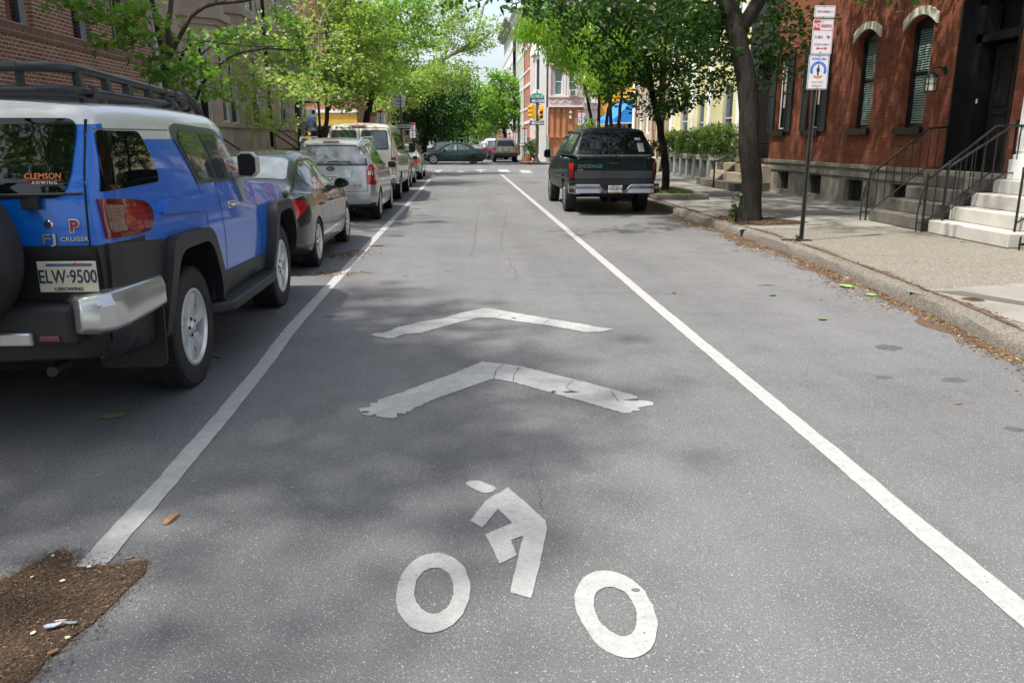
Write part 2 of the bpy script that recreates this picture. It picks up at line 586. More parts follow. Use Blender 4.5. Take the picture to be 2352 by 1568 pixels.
marking(ribbon([(1.97, 1.6), (1.97, 2.4), (1.96, 3.1), (1.96, 3.97), (1.95, 5.37), (1.93, 8.35), (1.89, 18.85), (1.80, 38.9)], .115), 'lane_line', 'white lane line running past the parked dark green pickup towards the lower right', PAINT, 'long white lane lines')
marking(ribbon([(-2.3, 39.1), (-.5, 39.15), (2, 39.1), (4.3, 39.2)], .16), 'stop_line', 'thin white stop line across the road before the intersection', PAINT)
z5 = zc(1400, 200, 3.485)
def pol(c, pts): return [G(*c(*p)) for p in pts]
for i, (pts, lb) in enumerate((
    ([(1295, 1410), (1420, 1408), (1460, 1445), (1330, 1447)], 'broad white crosswalk bar just left of the pickup side, second from the right'),
    ([(1565, 1415), (1690, 1418), (1740, 1452), (1600, 1452)], 'rightmost white crosswalk bar near the pickup'),
    ([(1025, 1410), (1155, 1410), (1150, 1418), (1095, 1420), (1105, 1442), (1075, 1442), (1070, 1422), (1030, 1420)], 'worn L shaped fragment of crosswalk bar in the middle of the near crosswalk'),
    ([(835, 1425), (885, 1432), (890, 1442), (790, 1442)], 'smallest worn fragment of the near crosswalk'),
    ([(510, 1418), (610, 1415), (605, 1428), (575, 1432), (600, 1440), (590, 1448), (465, 1450), (540, 1436)], 'worn leftmost fragment of the near crosswalk by the parked silver car'))):
    mb = MB(); mb.sheet(pol(z5, pts), .004)
    marking(mb, 'crosswalk_bar', lb, PAINTW, 'bars of the near crosswalk')
for i, (a, b, lb) in enumerate(((550, 665, 'far crosswalk dash under the nose of the dark green sedan'), (740, 860, 'far crosswalk dash under the middle of the dark green sedan'), (1000, 1080, 'far crosswalk dash behind the rear wheel of the dark green sedan'), (1190, 1300, 'far crosswalk dash left of the tan SUV'))):
    mb = MB(); mb.sheet(pol(z5, [(a + 15, 1338), (b, 1338), (b - 15, 1347), (a, 1347)]), .004)
    marking(mb, 'crosswalk_dash', lb, PAINT, 'dashes of the far crosswalk')

def rough_poly(pts, step=.025, j=.006, ends=()):
    P = resample([tuple(p) for p in pts] + [tuple(pts[0])], step, False)[:-1]
    out = []
    for p in P:
        jj = j
        for (ex, ey, er, ej) in ends:
            if (p - Vector((ex, ey))).length < er: jj = ej
        out.append((p.x + jit(jj), p.y + jit(jj)))
    return out
zch = zc(1200, 1000, 1.809)
c1_ = pol(zch, [(212, 345), (330, 330), (400, 300), (540, 265), (680, 245), (830, 200), (950, 177), (1030, 185), (1120, 203), (1350, 243), (1580, 280), (1690, 300), (1780, 312), (1700, 330), (1600, 332), (1350, 287), (1180, 265), (1010, 240), (905, 240), (700, 292), (540, 340), (440, 342), (370, 375), (250, 360)])
c2_ = pol(zch, [(130, 828), (350, 740), (570, 665), (780, 590), (935, 522), (1050, 535), (1185, 552), (1400, 605), (1640, 665), (1900, 735), (2040, 803), (1960, 825), (1850, 855), (1620, 790), (1390, 725), (1135, 655), (1008, 632), (850, 688), (640, 760), (480, 832), (320, 888), (230, 870), (155, 850)])
e1 = G(*zch(230, 350)); e2 = G(*zch(1760, 315)); e3 = G(*zch(160, 840)); e4 = G(*zch(2000, 810))
mb = MB(); mb.sheet(rough_poly(c1_, .03, .006, [(*e1, .35, .022), (*e2, .22, .016)]), .004)
marking(mb, 'chevron_marking', 'farther white chevron on the asphalt, its tip pointing up the street', PAINT, 'pair of white chevrons')
mb = MB(); mb.sheet(rough_poly(c2_, .025, .005, [(*e3, .3, .03), (*e4, .2, .022)]), .004)
marking(mb, 'chevron_marking', 'nearer white chevron with frayed ends, right above the painted cyclist', PAINT, 'pair of white chevrons')
# cracks across the chevrons
ck = MB()
for c in ([zch(1075, 538), zch(1030, 575), zch(1008, 632)], [zch(1175, 560), zch(1145, 610), zch(1137, 657)], [zch(1520, 645), zch(1480, 690), zch(1550, 725), zch(1400, 715)], [zch(1365, 253), zch(1330, 287)], [zch(1120, 200), zch(1000, 245)], [zch(905, 240), zch(680, 243)], [zch(1765, 710), zch(1815, 780)], [zch(330, 740), zch(440, 715)]):
    mb = crack([G(*p) for p in c], .008, .0062, .004); ck.quadmesh(mb.v, mb.f)
for cx, cy, rx, ry in ((1510, 720, .05, .02), (1910, 770, .05, .02), (185, 850, .03, .02), (1140, 243, .025, .02), (1395, 718, .02, .02)):
    ck.sheet(blob(*G(*zch(cx, cy)), rx, ry, 12, .35), .0062)
flat(ck, 'paint_cracks', m_('crack_grey', (.07, .07, .07), .95))
zb = zc(1300, 1650, 2.005)
def smooth_loop(pts):
    n = len(pts); out = []
    for i in range(n):
        p0, p1, p2, p3 = [Vector(pts[(i + k) % n]) for k in (-1, 0, 1, 2)]
        for k in range(6):
            t = k / 6
            q = .5 * ((2 * p1) + (p2 - p0) * t + (2 * p0 - 5 * p1 + 4 * p2 - p3) * t * t + (3 * p1 - p0 - 3 * p2 + p3) * t ** 3)
            out.append((q.x + jit(.0025), q.y + jit(.0025)))
    return out
bk = MB()
bk.sheet(smooth_loop(pol(zb, [(722, 145), (750, 128), (810, 126), (870, 148), (925, 172), (932, 192), (900, 210), (850, 213), (800, 197), (735, 162)])), .004)
bk.sheet(rough_poly(pol(zb, [(1018, 175), (1135, 270), (1290, 415), (1303, 470), (1245, 745), (1188, 968), (1038, 925), (1130, 520), (1040, 552), (1088, 660), (965, 720), (860, 510), (1055, 428), (950, 328), (840, 462), (752, 415), (862, 270), (925, 228), (965, 213)]), .03, .002), .004)
rings = (([(520, 643), (620, 670), (710, 750), (752, 870), (740, 980), (690, 1090), (590, 1180), (460, 1216), (340, 1180), (250, 1080), (228, 950), (250, 830), (320, 725), (410, 665)],
          [(510, 750), (580, 775), (625, 840), (631, 930), (605, 1010), (545, 1065), (480, 1078), (410, 1045), (362, 975), (355, 890), (388, 808), (445, 762)]),
         ([(1700, 770), (1830, 795), (1950, 868), (2040, 990), (2087, 1130), (2065, 1290), (1980, 1375), (1860, 1392), (1700, 1330), (1580, 1190), (1505, 1030), (1508, 900), (1590, 800)],
          [(1755, 884), (1860, 930), (1920, 1010), (1942, 1100), (1925, 1200), (1850, 1240), (1760, 1205), (1670, 1120), (1635, 1000), (1660, 920)]))
for o_, i_ in rings:
    O = smooth_loop(pol(zb, o_)); I = smooth_loop(pol(zb, i_))
    cx = sum(p[0] for p in I) / len(I); cy = sum(p[1] for p in I) / len(I)
    def at_angle(L, a):
        best = min(L, key=lambda p: abs((math.atan2(p[1] - cy, p[0] - cx) - a + PI) % (2 * PI) - PI))
        return math.hypot(best[0] - cx, best[1] - cy)
    def ray_r(L, a):
        n = len(L)
        for i in range(n):
            a0 = (math.atan2(L[i][1] - cy, L[i][0] - cx) - a + PI) % (2 * PI) - PI
            a1 = (math.atan2(L[(i + 1) % n][1] - cy, L[(i + 1) % n][0] - cx) - a + PI) % (2 * PI) - PI
            if a0 * a1 <= 0 and abs(a0 - a1) < 1:
                t = a0 / (a0 - a1 + 1e-9)
                x = L[i][0] * (1 - t) + L[(i + 1) % n][0] * t; y = L[i][1] * (1 - t) + L[(i + 1) % n][1] * t
                return math.hypot(x - cx, y - cy)
        return at_angle(L, a)
    n = 90; vs = []; fs = []
    for k in range(n):
        a = 2 * PI * k / n
        ro = ray_r(O, a); ri = ray_r(I, a)
        vs += [(cx + ro * math.cos(a), cy + ro * math.sin(a), .004), (cx + ri * math.cos(a), cy + ri * math.sin(a), .004)]
    for k in range(n):
        k2 = (k + 1) % n
        fs.append((2 * k, 2 * k2, 2 * k2 + 1, 2 * k + 1))
    bk.quadmesh(vs, fs)
marking(bk, 'bicycle_symbol', 'white cyclist symbol with two rings for wheels painted in the foreground')
mb = MB(); mb.sheet(blob(*G(*zb(1932, 911)), .016, .011, 14, .1), .0065)
flat(mb, 'paint_gap', ASPH)
# left-over bits: oil spots, patches
STN = m_('oil_stain', (.085, .085, .088), .8, var=.15)

# ---------------------------------------------------------------- litter
def flakes(name, spots, mats, label, cat='leaf litter', smin=.008, smax=.03, kind='stuff', long=.5, lift=.006):
    """spots: list of (x, y, z)"""
    mb = MB()
    for (x, y, z) in spots:
        s = random.uniform(smin, smax) * random.uniform(.5, 1); a = random.uniform(0, 2 * PI)
        l = s * random.uniform(1, 1 + long * 3)
        ca, sa = math.cos(a), math.sin(a)
        hz = z + random.uniform(.001, lift)
        q = []
        for (u, v, hh) in ((-l, 0, 0), (-l * .2, s * .45, jit(.4)), (l, 0, jit(.3)), (l * .1, -s * .45, jit(.4))):
            q.append((x + u * ca - v * sa, y + u * sa + v * ca, max(z + .0008, hz + hh * s)))
        mb.quadmesh(q, [(0, 1, 2, 3)], random.choices(range(len(mats)), [m[1] for m in mats])[0])
    o = mb.build(name, [m[0] for m in mats])
    tag(o, label, cat, kind=kind)
    return o
LT = [(m_('dry_leaf_brown', (.10, .055, .030), .9), 9), (m_('dry_leaf_rust', (.16, .075, .036), .9), 4), (m_('dry_leaf_tan', (.27, .20, .11), .9), 3), (m_('green_scrap', (.20, .27, .08), .8), 1.2), (m_('pale_scrap', (.5, .45, .33), .8), .5)]
def kx(y):
    for i in range(len(kr) - 1):
        if kr[i].y <= y <= kr[i + 1].y:
            t = (y - kr[i].y) / (kr[i + 1].y - kr[i].y + 1e-9)
            return kr[i].x * (1 - t) + kr[i + 1].x * t
    return 4.75
sp = []
for _ in range(15000):
    y = 3.2 + 19 * random.random() ** 1.3
    w_ = (.30 + .12 * math.sin(y * 1.7) + .08 * math.sin(y * 4.3)) * (.85 if y < 8 else 1.2 + .5 * math.exp(-((y - 13) / 4) ** 2))
    d = abs(random.gauss(0, .5)) * w_
    sp.append((kx(y) - .015 - d, y, .001))
for _ in range(3000):
    y = 4 + 14 * random.random()
    sp.append((kx(y) + .2 + random.gauss(.02 + .05 * math.sin(y * 3), .05), y, .132))
for _ in range(2500):
    sp.append((random.gauss(5.55, .4), random.gauss(15.1, .5), .136))
for _ in range(260):
    sp.append((random.uniform(5.3, 9), random.uniform(8, 17), .134))
flakes('leaf_litter', sp, LT, 'brown and green leaf litter gathered along the kerb', smin=.006, smax=.019)
gut = MB()
P = resample([(kx(y), y) for y in np.arange(3, 24, .5)], .12, False)
vs = []; fs = []
for i, p in enumerate(P):
    wd = (.16 + .07 * math.sin(p.y * 2.1) + .05 * math.sin(p.y * 5.7) + jit(.03)) * (1 + .9 * math.exp(-((p.y - 13.5) / 4) ** 2))
    vs += [(p.x - wd, p.y, .002), (p.x + .01, p.y, .003)]
for i in range(len(P) - 1): fs.append((2 * i, 2 * i + 1, 2 * i + 3, 2 * i + 2))
gut.quadmesh(vs, fs)
tag(flat(gut, 'gutter_dirt', simple('gutter_dirt', (.085, .050, .030), .95, var=.5, vscale=16, bump=.8)), 'brown dirt lying in the gutter along the kerb', 'dirt', kind='stuff')
jd = MB(); vs = []; fs = []
for i, p in enumerate(P):
    a = .19 + jit(.012); b = .25 + .035 * math.sin(p.y * 3) + jit(.03)
    vs += [(p.x + a, p.y, .139), (p.x + b, p.y, .1335)]
for i in range(len(P) - 1): fs.append((2 * i, 2 * i + 1, 2 * i + 3, 2 * i + 2))
jd.quadmesh(vs, fs)
tag(flat(jd, 'joint_dirt', simple('joint_dirt', (.095, .058, .036), .95, var=.4, vscale=16, bump=.8)), 'rusty brown dirt in the joint behind the kerb', 'dirt', kind='stuff')

# mulch spill in the lower left corner
zm = zc(0, 1700, 1.96)
mo = pol(zm, [(-260, 780), (0, 735), (120, 660), (250, 590), (370, 515), (440, 500), (500, 545), (470, 600), (530, 640), (700, 620), (800, 625), (1035, 580), (1000, 680), (850, 820), (700, 960), (560, 1080), (430, 1180), (330, 1290), (210, 1400), (100, 1560), (-260, 1650)])
mpoly = rough_poly(mo, .05, .012)
def inside(x, y, poly):
    c = False; n = len(poly)
    for i in range(n):
        x1, y1 = poly[i]; x2, y2 = poly[i - 1]
        if (y1 > y) != (y2 > y) and x < (x2 - x1) * (y - y1) / (y2 - y1) + x1: c = not c
    return c
mm = MB(); mm.sheet(mpoly, .0035)
tag(flat(mm, 'mulch', simple('mulch', (.095, .058, .034), .95, var=.55, vscale=22, bump=1, bscale=90)), 'dark brown mulch spilled on the asphalt in the lower left corner', 'mulch', kind='stuff')
xs = [p[0] for p in mpoly]; ys = [p[1] for p in mpoly]
sp = []
while len(sp) < 24000:
    x = random.uniform(min(xs), max(xs)); y = random.uniform(min(ys), max(ys))
    if inside(x, y, mpoly) or (random.random() < .5 and inside(x + random.gauss(0, .035), y + random.gauss(0, .035), mpoly)): sp.append((x, y, .003 if not inside(x, y, mpoly) else .0045))
for _ in range(1500):
    k_ = random.randrange(len(mpoly) // 8, len(mpoly)); sp.append((mpoly[k_][0] + random.gauss(0, .05), mpoly[k_][1] + random.gauss(0, .05), .001))
flakes('mulch_chips', sp, [(m_('mulch_dark', (.075, .045, .027), .95), 7), (m_('mulch_mid', (.12, .074, .044), .95), 8), (m_('mulch_tan', (.25, .18, .11), .9), 1.6), (m_('mulch_pale', (.45, .39, .28), .9), .08)], 'small chips and dry scraps lying on the spilled mulch', 'mulch', .002, .0065, long=.5, lift=.005)

# single bits lying about, each its own thing
def bit(name, label, cat, x, y, z, sx, sy, rot, mat, curl=.3, th_=.004, n=9, group=None):
    mb = MB(); top = []; bot = []
    for i in range(n):
        t = 2 * PI * i / n; r = random.uniform(.75, 1.05)
        u, v = sx * r * math.cos(t), sy * r * math.sin(t)
        h = curl * (u * u / sx + v * v / sy) * .5 + abs(jit(.1)) * min(sx, sy)
        top.append((x + u * math.cos(rot) - v * math.sin(rot), y + u * math.sin(rot) + v * math.cos(rot), z + h + th_))
        bot.append((top[-1][0], top[-1][1], z + h * .8 + .0005))
    vs = [(x, y, z + th_ * 1.3), (x, y, z + .0005)] + top + bot
    fs = [(0, 2 + i, 2 + (i + 1) % n) for i in range(n)] + [(1, 2 + n + (i + 1) % n, 2 + n + i) for i in range(n)] + [(2 + i, 2 + n + i, 2 + n + (i + 1) % n, 2 + (i + 1) % n) for i in range(n)]
    mb.quadmesh(vs, fs)
    o = mb.build(name, mat); tag(o, label, cat, group)
    return o
GLF = m_('fresh_leaf_scrap', (.20, .30, .10), .6, var=.2, vscale=30); DLF = m_('dull_leaf_scrap', (.12, .17, .06), .7, var=.2, vscale=30)
WOOD = simple('splintered_wood', (.26, .14, .07), .85, var=.35, vscale=30, bump=.6)
x, y = G(*zm(1197, 295)); d = Vector(G(*zm(1245, 255))) - Vector(G(*zm(1150, 330)))
mb = MB(); a = math.atan2(d.y, d.x); L_ = d.length / 2
sec = [(-1, .35), (-.8, .8), (-.3, 1), (.3, .95), (.75, .75), (.9, .5), (1.0, .3)]
vs = []
for (t, ww) in sec:
    for (u, h) in ((-1, 0), (-.9, .7), (.0, 1), (.9, .8), (1, 0)):
        px, py = t * L_, u * ww * .018
        vs.append((x + px * math.cos(a) - py * math.sin(a), y + px * math.sin(a) + py * math.cos(a), .001 + h * ww * .018))
fs = [(i * 5 + j, i * 5 + j + 1, (i + 1) * 5 + j + 1, (i + 1) * 5 + j) for i in range(6) for j in range(4)] + [(0, 1, 2, 3, 4), (34, 33, 32, 31, 30)]
mb.quadmesh(vs, fs, 0, True)
tag(mb.build('wood_chip', WOOD), 'large chip of broken wood on the asphalt right of the lane line end', 'wood chip')
PLB = m_('pale_blue_plastic', (.42, .45, .58), .4)
px, py = G(*zm(375, 1068)); bit('plastic_scrap', 'pale blue curved plastic scrap lying on the mulch', 'litter', px, py, .015, .035, .014, .35, PLB, .6, .004)
px, py = G(*zm(490, 1043)); bit('plastic_scrap', 'smaller grey blue plastic scrap, right next to the pale blue one on the mulch', 'litter', px, py, .015, .032, .007, -.1, m_('grey_blue_plastic', (.28, .29, .38), .4), .3, .003)
px, py = G(*zm(425, 1023)); bit('wood_sliver', 'pale wood sliver above the plastic scraps on the mulch', 'wood chip', px, py, .013, .024, .005, .1, m_('pale_scrap', (0, 0, 0)), .1, .003)
px, py = G(*zm(905, 567)); bit('wood_sliver', 'grey brown wood sliver on the asphalt between mulch and lane line', 'wood chip', px, py, .001, .025, .006, .5, WOOD, .1, .004)
px, py = G(*zm(375, 1240)); bit('bark_piece', 'tan bark piece at the lower edge of the mulch', 'bark', px, py, .01, .02, .008, .8, WOOD, .1, .006)
for (cx, cy, s, lb) in ((227, 715, .008, 'green yellow petal at the left of the mulch'), (440, 743, .011, 'pink and white petal in the middle of the mulch'), (625, 645, .010, 'pale yellow petal just under the lane line end'), (372, 567, .008, 'pale green petal at the top tongue of the mulch'), (235, 1110, .011, 'cream petal left of the plastic scraps'), (475, 1142, .011, 'off white pebble right under the plastic scraps')):
    px, py = G(*zm(cx, cy)); bit('petal', lb, 'petal', px, py, .012, s, s * .8, jit(3), m_('petal_cream', (.62, .60, .40), .6), .3, .003, group='petals on the mulch')
zr = zc(2300, 600, 1.7448)
for (cx, cy, s, lb) in ((1255, 737, .11, 'big bright green leaf in the gutter beside the kerb'), (1400, 790, .07, 'pale green leaf in the gutter just nearer than the big bright one'), (1100, 938, .05, 'green leaf alone on the asphalt well left of the kerb'), (790, 788, .05, 'curled green leaf lying farther out on the asphalt'), (615, 487, .05, 'small green leaf at the gutter below the sign pole'), (1970, 455, .06, 'green leaf at the foot of the pale steps')):
    zz = .134 if cx == 1970 else .006
    px, py = G(*zr(cx, cy), zz); bit('fallen_leaf', lb, 'leaf', px, py, zz, s, s * .62, jit(3), GLF if cx < 1500 and cx not in (1100, 790) else DLF, .35, .004, 11, 'fallen green leaves')
zq = zc(0, 700, 2.091)
for (cx, cy, s, lb) in ((2035, 877, .035, 'small yellow leaf behind the front wheel of the blue car'), (1630, 1195, .05, 'green leaf just behind the rear wheel of the blue car')):
    px, py = G(*zq(cx, cy)); bit('fallen_leaf', lb, 'leaf', px, py, .002, s, s * .6, jit(3), DLF, .4, .004, 10, 'fallen green leaves')
px, py = G(258, 958); bit('fallen_leaf', 'dark green leaf on the shaded asphalt under the rear of the blue car', 'leaf', px, py, .002, .07, .035, .3, DLF, .4, .004, 10, 'fallen green leaves')
px, py = G(270, 828); bit('paper_scrap', 'crumpled white paper scrap under the blue car', 'litter', px, py, .002, .04, .03, .4, PLATEW, .6, .02)
px, py = G(2199, 928); bit('wood_sliver', 'tan wood sliver on the asphalt at the far right', 'wood chip', px, py, .002, .025, .010, .1, WOOD, .1, .006)
px, py = G(1548, 674); bit('wood_sliver', 'orange brown chip just right of the lane line crack', 'wood chip', px, py, .002, .03, .015, .1, WOOD, .1, .01)
px, py = G(*zc(850, 500, 3.136)(1190, 1278)); 
sp = [(px + random.gauss(0, .2), py + random.gauss(0, .22), .002) for _ in range(500)]
px, py = G(*zc(850, 500, 3.136)(1090, 1490)); sp += [(px + random.gauss(0, .22), py + random.gauss(0, .1), .002) for _ in range(250)]
flakes('dry_grass_litter', sp, LT, 'dry brown scraps beside the lane line behind the grey sedan')
# valve cover
vx, vy = G(*zr(2035, 815), .13)
t = thing('valve_cover', 'small round rusty valve cover set in the pale concrete slab', 'valve cover', (vx, vy, .13))
mb = MB(); mb.lathe([(0, .004), (.085, .004), (.10, .003), (.105, -.005)], n=24); mb.build('lid', simple('rusty_iron', (.10, .06, .04), .8, var=.4, vscale=30, bump=.5), t)
mb = MB()
for i in range(-3, 4): mb.box((-.07, i * .022 - .004, .0045), (.07, i * .022 + .004, .006))
mb.build('ribs', m_('rusty_iron_dark', (.04, .025, .02), .8), t)

# stains
st = MB()
for (x, y, rx, ry) in ((2040, 798, .11, .10), (2030, 866, .07, .04), (2190, 872, .09, .06), (2330, 985, .06, .04), (2160, 655, .05, .04), (770, 727, .12, .05), (890, 690, .05, .04), (1760, 655, .1, .05)):
    gx, gy = G(x, y); st.sheet(blob(gx, gy, rx, ry, 18, .2), .0012)
flat(st, 'asphalt_stains', simple('stain', (.072, .072, .074), .8, var=.25, vscale=20, bump=.4, bscale=80))

# ================================================================ BUILDINGS
random.seed(5)
def arc_pts(ua, ub, zb, rise, n=10):
    """points of a segmental arch from ua to ub, springing at zb"""
    w_ = (ub - ua) / 2; c = (ua + ub) / 2
    if rise >= w_ * .98:
        return [(c - w_ * math.cos(PI * i / n), zb + rise * math.sin(PI * i / n)) for i in range(n + 1)]
    r = (w_ * w_ + rise * rise) / (2 * rise); a = math.asin(w_ / r)
    return [(c + r * math.sin(-a + 2 * a * i / n), zb + rise - r + r * math.cos(-a + 2 * a * i / n)) for i in range(n + 1)]
def wall_mb(mb, u0, u1, z0, z1, ops, y0=0.0, d=.25, mi=0):
    """front wall at y=y0 with openings (ua, ub, za, zb, rise); zb is the top of the arch"""
    us = sorted({u0, u1} | {o[0] for o in ops} | {o[1] for o in ops}); zs = sorted({z0, z1} | {o[2] for o in ops} | {o[3] for o in ops})
    us = [u for u in us if u0 <= u <= u1]; zs = [z for z in zs if z0 <= z <= z1]
    for i in range(len(us) - 1):
        for j in range(len(zs) - 1):
            cu, cz = (us[i] + us[i + 1]) / 2, (zs[j] + zs[j + 1]) / 2
            if any(o[0] < cu < o[1] and o[2] < cz < o[3] for o in ops): continue
            mb.quadmesh([(us[i], y0, zs[j]), (us[i + 1], y0, zs[j]), (us[i + 1], y0, zs[j + 1]), (us[i], y0, zs[j + 1])], [(0, 1, 2, 3)], mi)
    for o in ops:
        ua, ub, za, zb = o[:4]; rise = o[4] if len(o) > 4 else 0
        top = arc_pts(ua, ub, zb - rise, rise) if rise else [(ua, zb), (ub, zb)]
        if rise:
            for k in range(len(top) - 1):
                (a, b), (c, e) = top[k], top[k + 1]
                mb.quadmesh([(a, y0, b), (c, y0, e), (c, y0, zb), (a, y0, zb)], [(0, 1, 2, 3)], mi)
        loop = [(ua, za)] + top + [(ub, za)]
        for k in range(len(loop)):
            (a, b), (c, e) = loop[k], loop[(k + 1) % len(loop)]
            if abs(a - c) + abs(b - e) < 1e-6: continue
            mb.quadmesh([(a, y0, b), (c, y0, e), (c, y0 + d, e), (a, y0 + d, b)], [(0, 1, 2, 3)], mi)
_wc = {}
def window(par, ua, ub, za, zb, fmat, glass=PANE, rise=0, dep=.14, sill=None, blinds=None, casing=.07, muntin=0, hood=None, name='window', meet=.5, curtain=None):
    wdt, hgt = ub - ua, zb - za
    o = thing(name, None, None, (ua, 0, za)); o.parent = par
    def cached(key, fn, mats, nm, parent=o, bev=0):
        k = (key, round(wdt, 2), round(hgt, 2), round(rise, 2), str(mats), muntin, dep, casing, meet)
        if k not in _wc:
            mb = MB(); fn(mb); _wc[k] = mb.mesh(nm, mats)
        return link(nm, _wc[k], parent)
    def frame(mb):
        c = casing; zt = hgt - rise
        mb.box((0, dep - .05, 0), (c, dep + .02, hgt)); mb.box((wdt - c, dep - .05, 0), (wdt, dep + .02, hgt))
        mb.box((c, dep - .05, 0), (wdt - c, dep + .02, c)); mb.box((c, dep - .05, zt - c), (wdt - c, dep + .02, hgt if rise else zt))
        zm_ = hgt * meet
        mb.box((c, dep - .01, zm_ - .03), (wdt - c, dep + .03, zm_ + .03))
        mb.box((c, dep, c), (c + .035, dep + .03, zm_)); mb.box((wdt - c - .035, dep, c), (wdt - c, dep + .03, zm_))
        for k in range(muntin):
            u = c + (wdt - 2 * c) * (k + 1) / (muntin + 1)
            mb.box((u - .012, dep + .005, c), (u + .012, dep + .03, hgt - c))
    cached('frame', frame, fmat, 'frame')
    def pane(mb): mb.box((casing, dep + .025, casing * .5), (wdt - casing, dep + .045, hgt))
    cached('pane', pane, glass, 'pane')
    if blinds:
        def bl(mb):
            z = casing + .02
            while z < hgt - casing - rise * .5:
                mb.quadmesh([(casing + .03, dep + .006, z), (wdt - casing - .03, dep + .006, z), (wdt - casing - .03, dep + .020, z + .033), (casing + .03, dep + .020, z + .033)], [(0, 1, 2, 3)])
                z += .05
        cached('blind', bl, blinds, 'blind')
    if sill:
        def si(mb): mb.box((-.06, -.09, -.14), (wdt + .06, dep - .05, -.002))
        cached('sill', si, sill, 'sill')
    if curtain:
        def cu(mb):
            mb.box((casing + .01, dep + .010, hgt * .3), (casing + wdt * .25, dep + .022, hgt - casing)); mb.box((wdt - casing - wdt * .25, dep + .010, hgt * .3), (wdt - casing - .01, dep + .022, hgt - casing))
        cached('curtain', cu, curtain, 'curtain')
    return o
def shell(par, u0, u1, z1, depth, wallmat, roofmat=None, y0=.25, side=None):
    mb = MB(); mb.box((u0, y0 + .02, 0), (u1, depth, z1 - .02))
    return mb.build('body', wallmat, par)
def cornice(par, u0, u1, z, mat, out=.45, h=.7, brackets=.7, name='cornice'):
    mb = MB()
    mb.box((u0, -out * .35, z), (u1, .05, z + h * .55)); mb.box((u0, -out * .7, z + h * .55), (u1, .05, z + h * .75)); mb.box((u0, -out, z + h * .75), (u1, .05, z + h))
    n = max(1, int((u1 - u0) / brackets))
    for i in range(n):
        u = u0 + (i + .5) * (u1 - u0) / n
        mb.box((u - .05, -out * .65, z + h * .1), (u + .05, -out * .35 - .002, z + h * .549))
    return mb.build(name, mat, par)
def door(par, ua, ub, za, zb, mat, dep=.3, knob=CHROME, name='door', panels=2):
    o = MB(); w_ = ub - ua
    o.box((0, dep, 0), (w_, dep + .05, zb - za))
    for i in range(panels):
        for j in range(2):
            a = .12 + j * (w_ / 2 - .06); b = a + w_ / 2 - .18
            z0_ = .2 + i * (zb - za - .3) / panels; z1_ = z0_ + (zb - za - .3) / panels - .15
            o.box((a, dep - .018, z0_), (b, dep - .001, z0_ + .03)); o.box((a, dep - .018, z1_), (b, dep - .001, z1_ + .03))
            o.box((a, dep - .018, z0_ + .03), (a + .03, dep - .001, z1_)); o.box((b - .03, dep - .018, z0_ + .03), (b, dep - .001, z1_))
    d_ = o.build(name, mat, par); d_.location = (ua, 0, za)
    k = MB(); k.lathe([(0, -.05), (.03, -.045), (.035, -.02), (.015, 0)], (w_ - .09, dep, .95), 10, 'y'); k.build('handle', knob, d_)
    return d_

# ---- right side: red row house, facade plane X = 9.2, facing -X. local u runs towards the camera, u = YE - Y
def right_bld(name, label, X, Y_far, group=None, cat='row house'):
    return thing(name, label, cat, (X, Y_far, 0), -PI / 2, group)
REDB = mk_brick('red_painted_brick', (.255, .084, .045), (.195, .062, .034), (.22, .095, .06), ms=.008, stain=.35, msm=.5)
BASE = simple('base_stone', (.23, .215, .17), .9, var=.35, vscale=1.6, bump=.4, bscale=20, grime=.5)
BLKT = simple('black_trim_paint', (.012, .012, .013), .3)
LINT = simple('lintel_stone', (.66, .62, .50), .8, var=.15, vscale=3, grime=.3)
BLIND = simple('blind_slats', (.22, .31, .26), .5)
rh = right_bld('red_brick_house', 'red brick row house with white arched window lintels and black shutters behind the sign pole', 9.2, 24.2)
U = lambda Y: 24.2 - Y
ops = [(U(16.97), U(16.05), 1.88, 4.03, .14), (U(19.15), U(18.22), 1.88, 4.03, .14), (U(21.55), U(20.85), 1.88, 4.03, .12), (U(23.9), U(23.1), 1.88, 4.03, .12), (U(15.15), U(13.4), 1.0, 4.95, .875)]
ops += [(U(y_ + .45), U(y_ - .45), z_, z_ + 1.9, .12) for y_ in (14.3, 16.5, 18.7, 21.2, 23.4) for z_ in (5.8, 9.0)]
mb = MB(); wall_mb(mb, 0, U(12.95), 1.05, 11.6, ops, 0, .3)
mb.build('wall', REDB, rh)
shell(rh, 0, U(12.95), 11.6, 9, REDB, y0=.8)
bops = [(U(23.2), U(22.4), .25, .74, 0), (U(21.15), U(20.3), .25, .74, 0), (U(19.0), U(18.1), .22, .72, 0), (U(16.9), U(16.2), .25, .72, 0)]
mb = MB(); wall_mb(mb, 0, U(12.95), .1, .78, bops, -.06, .3)
mb.box((0, -.10, .78), (U(12.95), -.0, .98)); mb.box((0, -.14, .98), (U(12.95), .0, 1.07)); mb.box((0, -.11, .1), (U(12.95), -.061, .16))
mb.build('stone_base', BASE, rh, bevel=.008)
for o in bops:
    mb = MB(); mb.box((o[0], .15, o[2]), (o[1], .18, o[3])); b_ = mb.build('basement_window', PANE, rh)
    mb = MB()
    for i in range(1, 8):
        u = o[0] + (o[1] - o[0]) * i / 8; mb.box((u - .008, .03, o[2]), (u + .008, .046, o[3]))
    for j in range(1, 6):
        z = o[2] + (o[3] - o[2]) * j / 6; mb.box((o[0], .047, z - .006), (o[1], .055, z + .006))
    mb.build('grille', IRON, b_)
